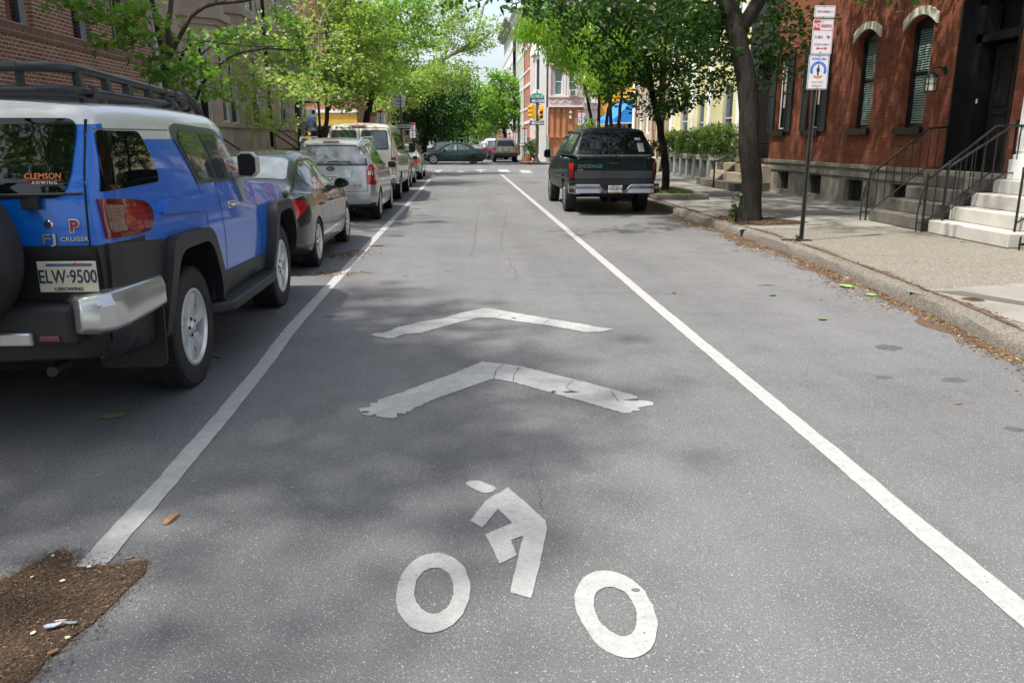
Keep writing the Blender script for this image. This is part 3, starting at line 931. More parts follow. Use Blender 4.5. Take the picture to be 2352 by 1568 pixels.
for i, o in enumerate(ops):
    if i == 4: continue
    if i < 2:
        w_ = window(rh, *o[:4], BLKT, PANE2, o[4], .20, BLKT, BLIND)
        mb = MB(); P = arc_pts(o[0] - .16, o[1] + .16, o[3] - .02, .20, 12); Q = arc_pts(o[0] - .0, o[1] + .0, o[3] - .12, .14, 12)
        loop = [(o[0] - .16, o[3] - .22)] + P + [(o[1] + .16, o[3] - .22)] + Q[::-1]
        mb.prism([(a - o[0], b - o[2]) for a, b in loop], -.05, -.002, 'y'); mb.build('lintel', LINT, w_, bevel=.01)
    elif i < 4:
        w_ = window(rh, *o[:4], BLKT, PANE, o[4], .16, BLKT, None, curtain=m_('curtain_tan', (.35, .28, .2), .9))
        mb = MB(); mb.box((.075, .10, .05), (.1, .125, 1.95)); mb.box((.1, .10, .05), (.62, .125, .08)); mb.build('storm_frame', WHITEP, w_)
        for sx in (-.44, o[1] - o[0] + .02):
            mb = MB(); x0, x1 = sx, sx + .42
            mb.box((x0, -.06, -.04), (x0 + .05, -.02, 2.15)); mb.box((x1 - .05, -.06, -.04), (x1, -.02, 2.15))
            for z in (-.04, 1.0, 2.09): mb.box((x0 + .05, -.06, z), (x1 - .05, -.02, z + .07))
            z = .04
            while z < 2.05:
                if not (.97 < z < 1.08): mb.quadmesh([(x0 + .05, -.055, z), (x1 - .05, -.055, z), (x1 - .05, -.028, z + .045), (x0 + .05, -.028, z + .045)], [(0, 1, 2, 3)])
                z += .052
            mb.build('shutter', simple('shutter_paint%d' % (i,), (.022, .024, .023), .45), w_)
    else:
        w_ = window(rh, *o[:4], BLKT, PANE, o[4], .16, BLKT)
        mb = MB(); mb.prism([(-.14, 1.8), (-.14, 2.0), (.45, 2.12), (1.04, 2.0), (1.04, 1.8), (.45, 1.93)], -.05, -.002, 'y'); mb.build('lintel', LINT, w_)
# deep black doorway
mb = MB(); a, b = U(15.15), U(13.4)
mb.box((a, .30, 1.0), (a + .22, .62, 4.0)); mb.box((b - .22, .30, 1.0), (b, .62, 4.0)); mb.box((a, .3, 3.35), (b, .64, 3.5)); mb.box((a, .66, 1.0), (b, .7, 4.95))
mb.box((a, -.02, 1.0), (a + .05, .3, 4.1)); mb.box((b - .05, -.02, 1.0), (b, .3, 4.1))
mb.build('door_surround', BLKT, rh)
door(rh, a + .3, b - .3, 1.05, 3.3, simple('door_dark', (.016, .015, .014), .3), .55, simple('brass', (.6, .5, .3), .3, 1))
mb = MB(); mb.box((a + .0, .05, .97), (b, .7, 1.02)); mb.build('threshold', BASE, rh)
mb = MB(); mb.box((a + .30, .28, 2.28), (a + .33, .30, 2.36)); mb.build('bell_plate', WHITEP, rh)
cornice(rh, 0, U(12.95), 11.6, BLKT)
# wall lantern of the red house
ln = thing('wall_lantern', None, None, (U(15.45), 0, 0)); ln.parent = rh
mb = MB(); mb.lathe([(0, -.03), (.07, -.025), (.085, -.001)], (0, 0, 2.92), 16, 'y'); mb.tube([(0, -.03, 2.92), (0, -.14, 2.97), (0, -.24, 2.95), (0, -.26, 2.88)], .014, 8)
mb.lathe([(.0, 2.89), (.05, 2.87), (.115, 2.80), (.12, 2.785), (.10, 2.78)], (0, -.26, 0), 16); mb.lathe([(.10, 2.535), (.11, 2.53), (.11, 2.515), (0, 2.51)], (0, -.26, 0), 16)
for k in range(6):
    t = 2 * PI * k / 6; mb.box((.1 * math.cos(t) - .006, -.26 + .1 * math.sin(t) - .006, 2.53), (.1 * math.cos(t) + .006, -.26 + .1 * math.sin(t) + .006, 2.785))
mb.lathe([(.104, 2.66), (.104, 2.675)], (0, -.26, 0), 16); mb.build('bracket', BLKT, ln)
mb = MB(); mb.lathe([(0, 2.535), (.092, 2.54), (.095, 2.78), (0, 2.78)], (0, -.26, 0), 16); mb.build('glass', simple('lantern_glass', (.55, .52, .42), .3), ln)
mb = MB(); mb.lathe([(0, -.015), (.04, -.012), (.045, -.001)], (-.1, 0, 2.1), 12, 'y'); mb.build('bell_cap', simple('bell_cap', (.08, .03, .02), .5), rh)

# stoops
def steps(name, label, X0, Xw, y0, y1, tops, run, mat, zb=.13, over=.025, group=None):
    t = thing(name, label, 'stoop', (X0, (y0 + y1) / 2, zb), 0, group)
    hw = (y1 - y0) / 2
    for i, zt in enumerate(tops):
        mb = MB(); x = i * run; zl = tops[i - 1] - zb if i else 0
        e = .04 * (len(tops) - 1 - i)
        mb.box((x, -hw, zl + .001), (Xw - X0, hw, zt - zb - .0))
        mb.build('step', mat, t, bevel=.015)
    return t
STEPD = simple('dark_step_stone', (.105, .095, .078), .9, var=.3, vscale=3, bump=.4, bscale=30, grime=.5)
STEPW = simple('white_marble_step', (.42, .405, .365), .75, var=.12, vscale=2.5, bump=.25, bscale=30, grime=.28)
steps('stone_stoop', 'dark weathered stone stoop between black railings below the black doorway', 7.74, 9.09, 13.1, 14.95, [.34, .56, .78, 1.0], .33, STEPD)
ws = steps('marble_stoop', 'pale marble steps at the right edge beside the white pilaster', 7.72, 9.2, 10.9, 12.92, [.34, .56, .78, 1.0], .34, STEPW)
mb = MB(); mb.box((.0, -.26, 0), (.04, -.24, .16)); 
# boot scraper
bs = thing('boot_scraper', 'small black iron boot scraper in front of the pale marble steps', 'boot scraper', (7.9, 10.72, .13))
mb = MB(); mb.box((-.14, -.01, 0), (-.12, .01, .17)); mb.box((.12, -.01, 0), (.14, .01, .17)); mb.box((-.12, -.006, .06), (.12, .006, .10)); mb.lathe([(0, .2), (.016, .185), (.01, .17)], (-.13, 0, 0), 8); mb.lathe([(0, .2), (.016, .185), (.01, .17)], (.13, 0, 0), 8)
mb.build('frame', IRON, bs)
def railing(name, label, Y, pts, nb, hh=.86, scroll=True, group='black iron railings', post_top=.0):
    """pts: foot line (x, z) bottom to top, relative world; vertical bars between foot rail and hand rail"""
    t = thing(name, label, 'railing', (pts[0][0], Y, pts[0][1]), 0, group)
    x0, z0 = pts[0]
    P = [(x - x0, z - z0) for x, z in pts]
    mb = MB(); mb.tube([(x, 0, z + hh) for x, z in P], .022, 8)
    mb.build('handrail', IRON, t)
    mb = MB(); mb.tube([(x, 0, z + .12) for x, z in P], .013, 6); mb.build('bottom_rail', IRON, t)
    def zat(x):
        for i in range(len(P) - 1):
            if P[i][0] <= x <= P[i + 1][0] + 1e-6:
                f = (x - P[i][0]) / max(1e-6, P[i + 1][0] - P[i][0]); return P[i][1] * (1 - f) + P[i + 1][1] * f
        return P[-1][1]
    W_ = P[-1][0]
    for i in range(1, nb):
        x = W_ * i / nb; mb = MB(); mb.tube([(x, 0, zat(x) + .12), (x, 0, zat(x) + hh)], .009, 6); mb.build('baluster', IRON, t)
    for (x, z, lo) in ((0, P[0][1], -.0), (W_, P[-1][1], 0)):
        mb = MB(); mb.tube([(x, 0, z), (x, 0, z + hh + .04)], .018, 8); mb.lathe([(0, z + hh + .11), (.024, z + hh + .085), (.018, z + hh + .06), (.028, z + hh + .04)], (x, 0, 0), 10); mb.build('post', IRON, t)
    if scroll:
        mb = MB()
        sp_ = [(-.02 - .10 * math.sin(a) * (1 - a / 9), 0, .45 + .34 * math.cos(a * .5)) for a in np.linspace(.2, 5.8, 16)]
        mb.tube([(-.10, 0, 0), (-.11, 0, .3), (-.07, 0, .6), (-.01, 0, .78)], .012, 6); mb.tube([(-.10, 0, .15), (-.0, 0, .15)], .01, 6); mb.tube([(-.06, 0, .45), (-.10, 0, .52), (-.05, 0, .6), (-.02, 0, .5), (-.06, 0, .45)], .008, 6)
        mb.build('scroll', IRON, t)
    return t
foot = [(7.78, .20), (8.80, 1.0), (9.05, 1.0)]
railing('iron_railing', 'black iron railing on the far side of the dark stone stoop', 15.0, [(7.70, .13), (8.75, .98), (9.1, 1.0)], 9)
railing('iron_railing', 'black iron railing with scrolled foot on the near side of the dark stoop', 13.06, [(7.70, .13), (8.75, .98), (9.1, 1.0)], 9)
railing('iron_railing', 'black iron railing on the far side of the pale marble steps', 12.75, [(7.85, .34), (8.8, .98), (9.15, 1.0)], 7, scroll=False)
railing('iron_railing', 'black iron railing on the near side of the pale marble steps', 11.12, [(7.95, .34), (8.9, .98), (9.2, 1.0)], 7, .82, scroll=False)

# ---- white pilastered neighbour at the right edge
wp = thing('white_porch_house', 'house with tall white fluted pilaster at the right frame edge', 'row house', (9.0, 12.9, 0), -PI / 2)
mb = MB(); wall_mb(mb, 0.0, 6.5, .1, 11, [(1.5, 2.5, 1.8, 3.9, 0), (3.6, 4.6, 1.8, 3.9, 0)], .12, .25); mb.build('wall', simple('white_stucco', (.55, .54, .5), .8, var=.1), wp)
shell(wp, 0, 6.5, 11, 8, m_('white_stucco', (.5, .5, .5)), y0=.40)
for a in (1.5, 3.6): window(wp, a, a + 1.0, 1.8, 3.9, WHITEP, PANE, 0, .26)
mb = MB(); mb.box((0.0, -.06, 1.0), (.48, .118, 1.32)); mb.box((.03, -.03, 1.32), (.45, .118, 1.40)); mb.build('plinth', WHITEP, wp, bevel=.01)
mb = MB(); mb.box((.06, .0, 1.40), (.42, .118, 6))
for i in range(6): mb.box((.075 + i * .057, -.022, 1.45), (.10 + i * .057, -.001, 5.9))
mb.build('pilaster', WHITEP, wp, bevel=.005)

# ---- dark doorway house + its stoop, between red house and yellow house
dh = right_bld('dark_doorway_house', 'dark house front with a black doorway between the red brick house and the yellow house', 9.35, 26.9)
mb = MB(); wall_mb(mb, 0, 2.7, .1, 11.2, [(.9, 2.3, 1.05, 4.3, .5), (.9, 1.8, 6, 8, 0)], 0, .5); mb.build('wall', simple('dark_facade', (.012, .012, .012), .7, var=.2), dh)
shell(dh, 0, 2.7, 11.2, 8, m_('dark_facade', (.03, .03, .03)), y0=.62)
door(dh, .95, 2.25, 1.05, 3.6, m_('door_dark', (.01, .01, .01)), .45)
window(dh, .9, 1.8, 6, 8, BLKT)
mb = MB(); mb.lathe([(0, 2.95), (.07, 2.9), (.07, 2.6), (.0, 2.55)], (.62, -.12, 0), 8); mb.box((.6, -.12, 2.7), (.64, -.001, 2.74)); mb.build('lantern', simple('old_lantern', (.16, .16, .15), .4), dh)

# ---- yellow house
YEL = mk_brick('cream_yellow_brick', (.60, .55, .30), (.56, .51, .28), (.50, .46, .26), bw=.22, bh=.074, ms=.006, stain=.12, msm=.6)
yh = right_bld('cream_yellow_house', 'cream yellow house with white pilasters behind the hedge planters', 9.75, 38.6)
V = lambda Y: 38.6 - Y
yops = [(V(36.6), V(35.4), 1.2, 3.6, 0), (V(30.6), V(29.5), 1.2, 3.6, 0), (V(33.9), V(33.0), 1.2, 3.4, 0), (V(36), V(35), 5.2, 7, 0), (V(32.5), V(31.5), 5.2, 7, 0), (V(29.5), V(28.5), 5.2, 7, 0)]
mb = MB(); wall_mb(mb, 0, V(26.95), .1, 9.6, yops, 0, .25); mb.build('wall', YEL, yh)
shell(yh, 0, V(26.95), 9.6, 8, YEL, y0=.32)
for o in yops: window(yh, *o[:4], simple('grey_shutter_paint', (.36, .40, .40), .5), PANE2, 0, .1)
for i, yy in enumerate((38.2, 34.7, 32.3, 28.85, 27.35)):
    mb = MB(); a = V(yy); wd = .34
    mb.box((a, -.10, 1.0), (a + wd, -.002, 8.8)); mb.box((a - .05, -.15, .5), (a + wd + .05, -.002, .99)); mb.box((a - .04, -.14, 8.8), (a + wd + .04, -.002, 9.1)); mb.build('pilaster', WHITEP, yh, bevel=.008)
cornice(yh, 0, V(26.95), 9.6, WHITEP)
mb = MB(); mb.box((V(27.9), -.03, 2.2), (V(27.75), -.002, 2.42)); mb.build('number_plate', BLKT, yh)
# round-ended stoop of the yellow house and the straight stoop of the dark doorway
RSTEP = simple('tan_step_stone', (.38, .32, .22), .85, var=.2, vscale=3, bump=.3, bscale=30, grime=.35)
t = thing('curved_stoop', 'tan stone stoop with rounded step ends and one bent handrail, beyond the big tree trunk', 'stoop', (8.05, 26.6, .13))
for i, zt in enumerate((.36, .62, .88)):
    x = i * .34; zl = (0, .23, .49)[i]; yy = 1.35 - i * .38
    mb = MB(); poly = [(x, -2.9), (1.69, -2.9), (1.69, yy + .25)] + ([(x + .28 - .28 * math.sin(R(a)), yy - .28 + .28 + .0 - .28 + .28 * math.cos(R(a))) for a in range(0, 91, 15)])
    mb.prism(poly, zl + .001, zt - .13, 'z'); mb.build('step', RSTEP if i else STEPD, t, bevel=.015)
mb = MB(); mb.prism([(-.03, .0), (.15, .0), (1.05, .78), (1.05, .90), (.9, .90), (-.03, .13)], -.75, -.60, 'y'); mb.build('cheek', STEPD, t)
hr = thing('bent_handrail', 'single bent black pipe handrail on the tan rounded stoop', 'handrail', (8.0, 25.6, .13))
mb = MB(); mb.tube([(0, 0, 0), (0, 0, .86)], .028, 8); mb.build('post', IRON, hr)
mb = MB(); mb.tube([(0, 0, .84), (.12, 0, .84), (.3, 0, .92), (.75, 0, 1.3), (.9, 0, 1.38), (1.6, 0, 1.4)], .03, 8); mb.build('rail', IRON, hr)

# ---- planter boxes with hedge (foliage added with the trees)
pw = thing('planter_wall', 'white low planter front with dark openings under the hedge', 'planter', (8.95, 36.3, .13), -PI / 2)
mb = MB()
mb.box((0, 0, 0), (8.0, .5, .10)); mb.box((0, 0, .76), (8.0, .5, .95))
for i in range(9): mb.box((i * .965, -.02, .10), (i * .965 + .28, .5, .76))
mb.build('front', simple('dull_white', (.24, .24, .235), .7, var=.1), pw, bevel=.008)
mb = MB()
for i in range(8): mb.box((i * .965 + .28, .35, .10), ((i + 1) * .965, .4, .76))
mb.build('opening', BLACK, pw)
for i, (yy, s, lb) in enumerate(((37.4, .34, 'round white plant pot beside the hedge planter'),)):
    pt = thing('plant_pot', lb, 'plant pot', (8.75, yy, .13))
    mb = MB(); mb.lathe([(0, 0), (s * .75, 0), (s * .85, .1), (s * 1.05, .62), (s * 1.12, .64), (s * 1.12, .70), (s, .70), (s * .95, .6), (0, .6)], n=20); mb.build('pot', WHITEP, pt)

# ---- tan stone house
TAN = mk_brick('tan_stone_blocks', (.42, .34, .24), (.38, .30, .22), (.26, .21, .16), bw=1.3, bh=.52, ms=.02, stain=.2)
tn = right_bld('tan_stone_house', 'tan stone block house just beyond the cream yellow house', 9.2, 43.6)
mb = MB(); tops_ = [(2.2, 3.2, 1.9, 3.9, 0), (.6, 1.5, 1.9, 3.9, 0), (3.8, 4.7, .2, 3.2, .3), (1, 2, 5.4, 7.2, 0), (3.4, 4.4, 5.4, 7.2, 0), (1, 2, 8.2, 9.8, 0), (3.4, 4.4, 8.2, 9.8, 0)]
wall_mb(mb, 0, 4.95, .1, 11.5, tops_, 0, .3); mb.build('wall', TAN, tn); shell(tn, 0, 4.95, 11.5, 9, TAN, y0=.36)
for i, o in enumerate(tops_):
    if i == 2: door(tn, o[0], o[1], o[2], o[3] - .3, simple('orange_door', (.42, .13, .03), .4), .2)
    else: window(tn, *o[:4], WHITEP, PANE2)
mb = MB(); mb.tube([(.1, -.12, .1), (.1, -.12, 11)], .09, 10); mb.build('downpipe', WHITEP, tn)
cornice(tn, 0, 4.95, 11.5, CREAMT)

# ================================ beyond the cross street, right: pink and orange corner house
PINK = simple('pink_paint', (.54, .445, .43), .7, var=.08, vscale=2); ORG = simple('orange_brown_paint', (.46, .20, .09), .7, var=.15, vscale=1.4, bump=.2)
PALE = simple('pale_pink_white', (.66, .60, .60), .7, var=.06)
pk = thing('pink_corner_house', 'corner shop house, orange ground floor under pink upper floor with bay windows', 'corner house', (5.5, 57.6, 0))
mb = MB()
u_ops = [(.85, 1.45, 4.6, 6.4, 0), (1.85, 2.45, 4.6, 6.4, 0), (.85, 1.45, 7.6, 9.2, 0), (1.85, 2.45, 7.6, 9.2, 0)]
wall_mb(mb, .45, 2.9, 3.9, 11, u_ops, 0, .2); mb.build('wall', PINK, pk)
for o in u_ops: window(pk, *o[:4], PALE, simple('teal_glass', (.10, .20, .20), .1), 0, .08)
mb = MB(); mb.box((1.88, -.35, 4.55), (2.42, .0, 4.95)); ac = mb.build('air_conditioner', simple('ac_white', (.6, .6, .58), .5), pk)
mb = MB(); mb.box((1.93, -.37, 4.6), (2.27, -.351, 4.9)); mb.build('grille', simple('ac_grille', (.12, .12, .12), .6), ac)
mb = MB()
for (a, b) in ((.45, 1.6), (1.6, 2.9)):
    mb.box((a, -.22, 3.80), (b, -.001, 3.95)); mb.box((a, -.12, 4.45), (b, -.001, 4.58))
    for k in range(2):
        c = a + (b - a) * (.28 + .46 * k); mb.tube([(c - .28, -.06, 4.32), (c - .14, -.08, 4.18), (c, -.08, 4.12), (c + .14, -.08, 4.18), (c + .28, -.06, 4.32)], .025, 6)
for u in (.47, 1.55, 1.72, 2.7): mb.box((u, -.10, 4.58), (u + .13, -.001, 6.6))
mb.box((.45, -.14, 6.6), (2.9, -.001, 6.75))
mb.build('moulding', PALE, pk)
mb = MB(); wall_mb(mb, .45, 2.9, .1, 3.8, [(1.85, 2.3, .1, 2.2, 0)], .05, .2); 
mb.build('shopfront', ORG, pk)
for i in range(3):
    mb = MB(); u = .62 + i * .42; mb.box((u, -.05, 1.9), (u + .22, .048, 3.72)); mb.box((u - .04, -.09, 1.75), (u + .26, .048, 1.9)); mb.prism([(u - .02, 3.45), (u + .24, 3.45), (u + .18, 3.74), (u + .04, 3.74)], -.10, -.051, 'y'); mb.build('pilaster', ORG, pk)
mb = MB(); mb.box((2.35, -.06, .1), (2.75, .048, 3.72)); mb.build('pier', ORG, pk)
door(pk, 1.85, 2.3, .1, 2.2, simple('brown_door', (.14, .06, .03), .5), .1)
mb = MB()
for z in (3.05, 3.4): mb.prism([(1.9, z), (2.1, z), (2.0, z + .28)], -.16, .04, 'y')
mb.build('sconce', WHITEP, pk)
mb = MB(); mb.box((2.5, -.16, 1.9), (2.6, -.062, 2.35)); mb.build('lamp_box', BLKT, pk)
mb = MB(); mb.box((.3, -.03, .1), (.45, .05, 3.8)); mb.box((-.15, -.06, .1), (.3, .3, 10.6)); mb.box((-.22, -.12, 10.6), (.36, .3, 10.9)); mb.build('corner_pillar', WHITEP, pk)
mb = MB(); mb.box((.36, -.12, .1), (.52, -.031, 1.9)); mb.build('meter_box', simple('meter_grey', (.33, .35, .34), .5), pk)
shell(pk, -.1, 2.9, 11, 9, PINK, y0=.30); cornice(pk, -.15, 2.9, 11, PALE)
ps = thing('white_shop_house', 'pale shop house with white ground floor right of the pink corner house', 'shop house', (8.42, 57.6, 0))
mb = MB(); so_ = [(.2, .95, 4.7, 6.6, .2), (.2, .9, .1, 2.7, 0)]
wall_mb(mb, 0, 1.15, .1, 10.6, so_, 0, .2); mb.build('wall', simple('greyed_white', (.52, .49, .47), .7, var=.1), ps)
window(ps, .2, .95, 4.7, 6.6, PALE, PANE2, .2); door(ps, .2, .9, .1, 2.7, m_('meter_grey', (.3, .3, .3)), .1)
shell(ps, 0, 1.15, 10.6, 9, m_('greyed_white', (.5, .5, .5)), y0=.26); cornice(ps, 0, 1.15, 3.7, PALE, .3, .5); cornice(ps, 0, 1.15, 10.6, PALE)
os_ = thing('orange_shop', 'yellow orange shop house across the side street, behind the thin multi-stemmed trees', 'shop house', (9.6, 57.6, 0))
YOR = simple('yellow_orange_paint', (.62, .34, .06), .6, var=.08); 
mb = MB(); oo = [(.5, 2.0, .9, 2.9, 0), (2.6, 3.4, .1, 2.9, 0), (.6, 1.5, 5.4, 7.2, 0), (2.4, 3.3, 5.4, 7.2, 0), (.6, 1.5, 8.4, 10, 0), (2.4, 3.3, 8.4, 10, 0)]
wall_mb(mb, 0, 4.6, .1, 4.9, oo, 0, .2); mb.build('wall', YOR, os_)
mb = MB(); wall_mb(mb, 0, 4.6, 4.9, 11.8, oo, 0, .2); mb.build('upper_wall', mk_brick('orange_brick', (.42, .14, .06), (.36, .11, .05), (.3, .2, .15)), os_)
for i, o in enumerate(oo):
    if i == 1: door(os_, *o[:4], BLKT, .1)
    else: window(os_, *o[:4], WHITEP, PANE2)
shell(os_, 0, 4.6, 11.8, 9, YOR, y0=.26); cornice(os_, 0, 4.6, 11.8, WHITEP)
AW = simple('blue_awning_cloth', (.015, .19, .62), .6, var=.06)
cs_ = right_bld('corner_shop', 'yellow brown corner shop with the bright blue slanted awning beyond the tan stone house', 9.2, 48.6, cat='corner shop')
mb = MB(); co2 = [(.6, 2.2, .7, 2.5, 0), (3.0, 4.0, .12, 2.5, 0), (.6, 1.6, 5.2, 7, 0), (2.9, 3.9, 5.2, 7, 0), (.6, 1.6, 8.2, 9.8, 0), (2.9, 3.9, 8.2, 9.8, 0)]
wall_mb(mb, 0, 4.95, .1, 4.4, co2, 0, .2); mb.build('wall', YOR, cs_)
mb = MB(); wall_mb(mb, 0, 4.95, 4.4, 11, co2, 0, .2); mb.build('upper_wall', bpy.data.materials['orange_brick'], cs_)
for i, o in enumerate(co2):
    if i == 1: door(cs_, *o[:4], BLKT, .1)
    else: window(cs_, *o[:4], WHITEP, PANE2)
shell(cs_, 0, 4.95, 11, 8, YOR, y0=.26); cornice(cs_, 0, 4.95, 11, WHITEP)
a0, a1, pj = -.35, 4.93, -1.12
mb = MB(); mb.quadmesh([(a0, -.02, 3.75), (a1, -.02, 3.75), (a1, pj, 2.72), (a0, pj, 2.72), (a1, pj - .01, 2.46), (a0, pj - .01, 2.46), (a0, -.02, 2.72), (a1, -.02, 2.72), (a0, -.02, 2.46), (a1, -.02, 2.46)], [(0, 1, 2, 3), (3, 2, 4, 5), (0, 3, 6), (1, 2, 7), (6, 3, 5, 8), (7, 2, 4, 9)])
aw = mb.build('awning', AW, cs_)
mb = MB(); mb.tube([(a0, pj, 2.47), (a1, pj, 2.47)], .02, 6); mb.tube([(a0, -.02, 2.47), (a0, pj, 2.47)], .02, 6); mb.tube([(a1, -.02, 2.47), (a1, pj, 2.47)], .02, 6); mb.build('frame', WHITEP, aw)

# row along the right side past the corner, facing -X at X = 5.5
FRB = mk_brick('far_red_brick', (.40, .13, .07), (.34, .10, .06), (.42, .32, .26), stain=.15)
def rowhouse(name, label, X, Y0, Y1, H, wallmat, trim, nw, floors, z0=1.2, side=-1, group=None, wd=.85, wh=1.75, fh=3.1, lint=True, cor=True, door_=True, glass=PANE, rise=0, out=.45):
    L_ = Y1 - Y0
    t = thing(name, label, 'row house', (X, Y1 if side < 0 else Y0, 0), -PI / 2 if side < 0 else PI / 2, group)
    ops = []
    for f in range(floors):
        for k in range(nw):
            c = L_ * (k + .5) / nw
            if f == 0 and door_ and k == nw - 1: ops.append((c - .5, c + .5, .12, 2.75, 0)); continue
            ops.append((c - wd / 2, c + wd / 2, z0 + f * fh, z0 + f * fh + wh, rise))
    mb = MB(); wall_mb(mb, 0, L_, .1, H, ops, 0, .22); mb.build('wall', wallmat, t)
    shell(t, 0, L_, H, 8, wallmat, y0=.3)
    for o in ops:
        if o[2] < .2: door(t, *o[:4], m_('door_dark', (.01, .01, .01)), .15); continue
        w_ = window(t, *o[:4], trim, glass, rise, .12, trim)
        if lint:
            mb = MB(); mb.box((-.1, -.05, wh + .002), (o[1] - o[0] + .1, -.002, wh + .24)); mb.build('lintel', trim, w_)
    if cor: cornice(t, 0, L_, H, trim, out)
    return t
rowhouse('brick_row_house', 'red brick row house with white window trims, first past the corner pillar on the right', 5.62, 60.4, 67.4, 11.6, FRB, WHITEP, 4, 3, group='far right row houses')
rowhouse('brick_row_house', 'red brick row house with white trims, second past the corner on the right', 5.64, 67.45, 76, 11.6, FRB, WHITEP, 5, 3, group='far right row houses')
rowhouse('pale_row_house', 'pale grey green row house far down the right side with a dark cornice', 5.6, 76.05, 86, 12.6, simple('pale_green_paint', (.42, .46, .38), .8, var=.1), WHITEP, 5, 4, group='far right row houses', out=.9)
rowhouse('white_row_house', 'white row house at the far end of the right side against the sky', 5.2, 86.05, 104, 12.9, simple('white_wash', (.58, .58, .57), .8, var=.1), m_('meter_grey', (.3, .3, .3)), 7, 4, group='far right row houses', out=.9)
rowhouse('far_brick_house', 'dull brick house seen low between trees far down the right side', 5.9, 104.05, 150, 9.5, mk_brick('dull_brick', (.30, .12, .08), (.26, .10, .07), (.3, .25, .2)), WHITEP, 14, 3, group='far right row houses')
# bay window with white hood on the first brick house
by = thing('bay_window', 'white wooden bay window with a pitched hood on the corner of the far right brick house', 'bay window', (5.62, 59.0, 0), -PI / 2)
mb = MB(); mb.box((-.9, -.55, 4.4), (.9, -.002, 5.0)); mb.box((-.9, -.55, 7.0), (.9, -.002, 7.3)); mb.prism([(-1.1, 7.3), (1.1, 7.3), (.9, 7.75), (0, 8.1), (-.9, 7.75)], -.75, -.002, 'y')
for u in (-.9, -.3, .25, .8): mb.box((u, -.55, 5.0), (u + .1, -.45, 7.0))
mb.build('frame', WHITEP, by)
mb = MB(); mb.box((-.86, -.5, 5.0), (.86, -.05, 7.0)); mb.build('pane', PANE2, by)

# ================================ left side
BRN = simple('brownstone', (.43, .335, .265), .9, var=.16, vscale=1.2, bump=.25, bscale=14, grime=.3)
LBR = mk_brick('brown_brick', (.36, .15, .09), (.235, .098, .064), (.58, .50, .40), bw=.215, bh=.0735, ms=.0085, stain=.3)
bb = thing('brown_brick_building', 'brown brick apartment building behind the blue car', 'building', (-8.0, 2.0, 0), PI / 2)
W = lambda Y: Y - 2.0
bo = [(W(a), W(b), z_, z_ + 1.75, 0) for (a, b) in ((15.5, 16.42), (18.0, 18.86), (19.95, 21.15), (12.3, 13.2), (9.5, 10.4), (6, 6.9)) for z_ in (3.66, 6.7)]
bo += [(W(a), W(a) + .9, .9, 2.0, 0) for a in (6, 9.5, 12.3)]
mb = MB(); wall_mb(mb, 0, W(22.2), .1, 9.3, bo, 0, .22); mb.build('wall', LBR, bb)
shell(bb, 0, W(22.2), 9.3, 12, LBR, y0=.3)
GALU = simple('grey_aluminium', (.36, .36, .38), .5)
for o in bo: window(bb, *o[:4], GALU, PANE, 0, .17, None, None, .05, 0 if o[1] - o[0] < 1 else 1)
mb = MB()
for k in range(0, 46):
    for i, o in enumerate(bo):
        pass
for z_ in (3.66, 6.7): mb.box((0, -.012, z_ - .22), (W(22.2), -.002, z_ - .001))
mb.build('soldier_course', mk_brick('soldier_brick', (.24, .10, .062), (.16, .066, .045), (.4, .33, .26), bw=.0735, bh=.22, ms=.008, stain=.3), bb)
mb = MB(); mb.tube([(W(22.35), -.09, .2), (W(22.35), -.09, 9.2)], .055, 8); mb.build('downpipe', simple('pale_pipe', (.5, .5, .5), .5), bb)
cornice(bb, 0, W(22.2), 9.3, BRN, .3, .4)

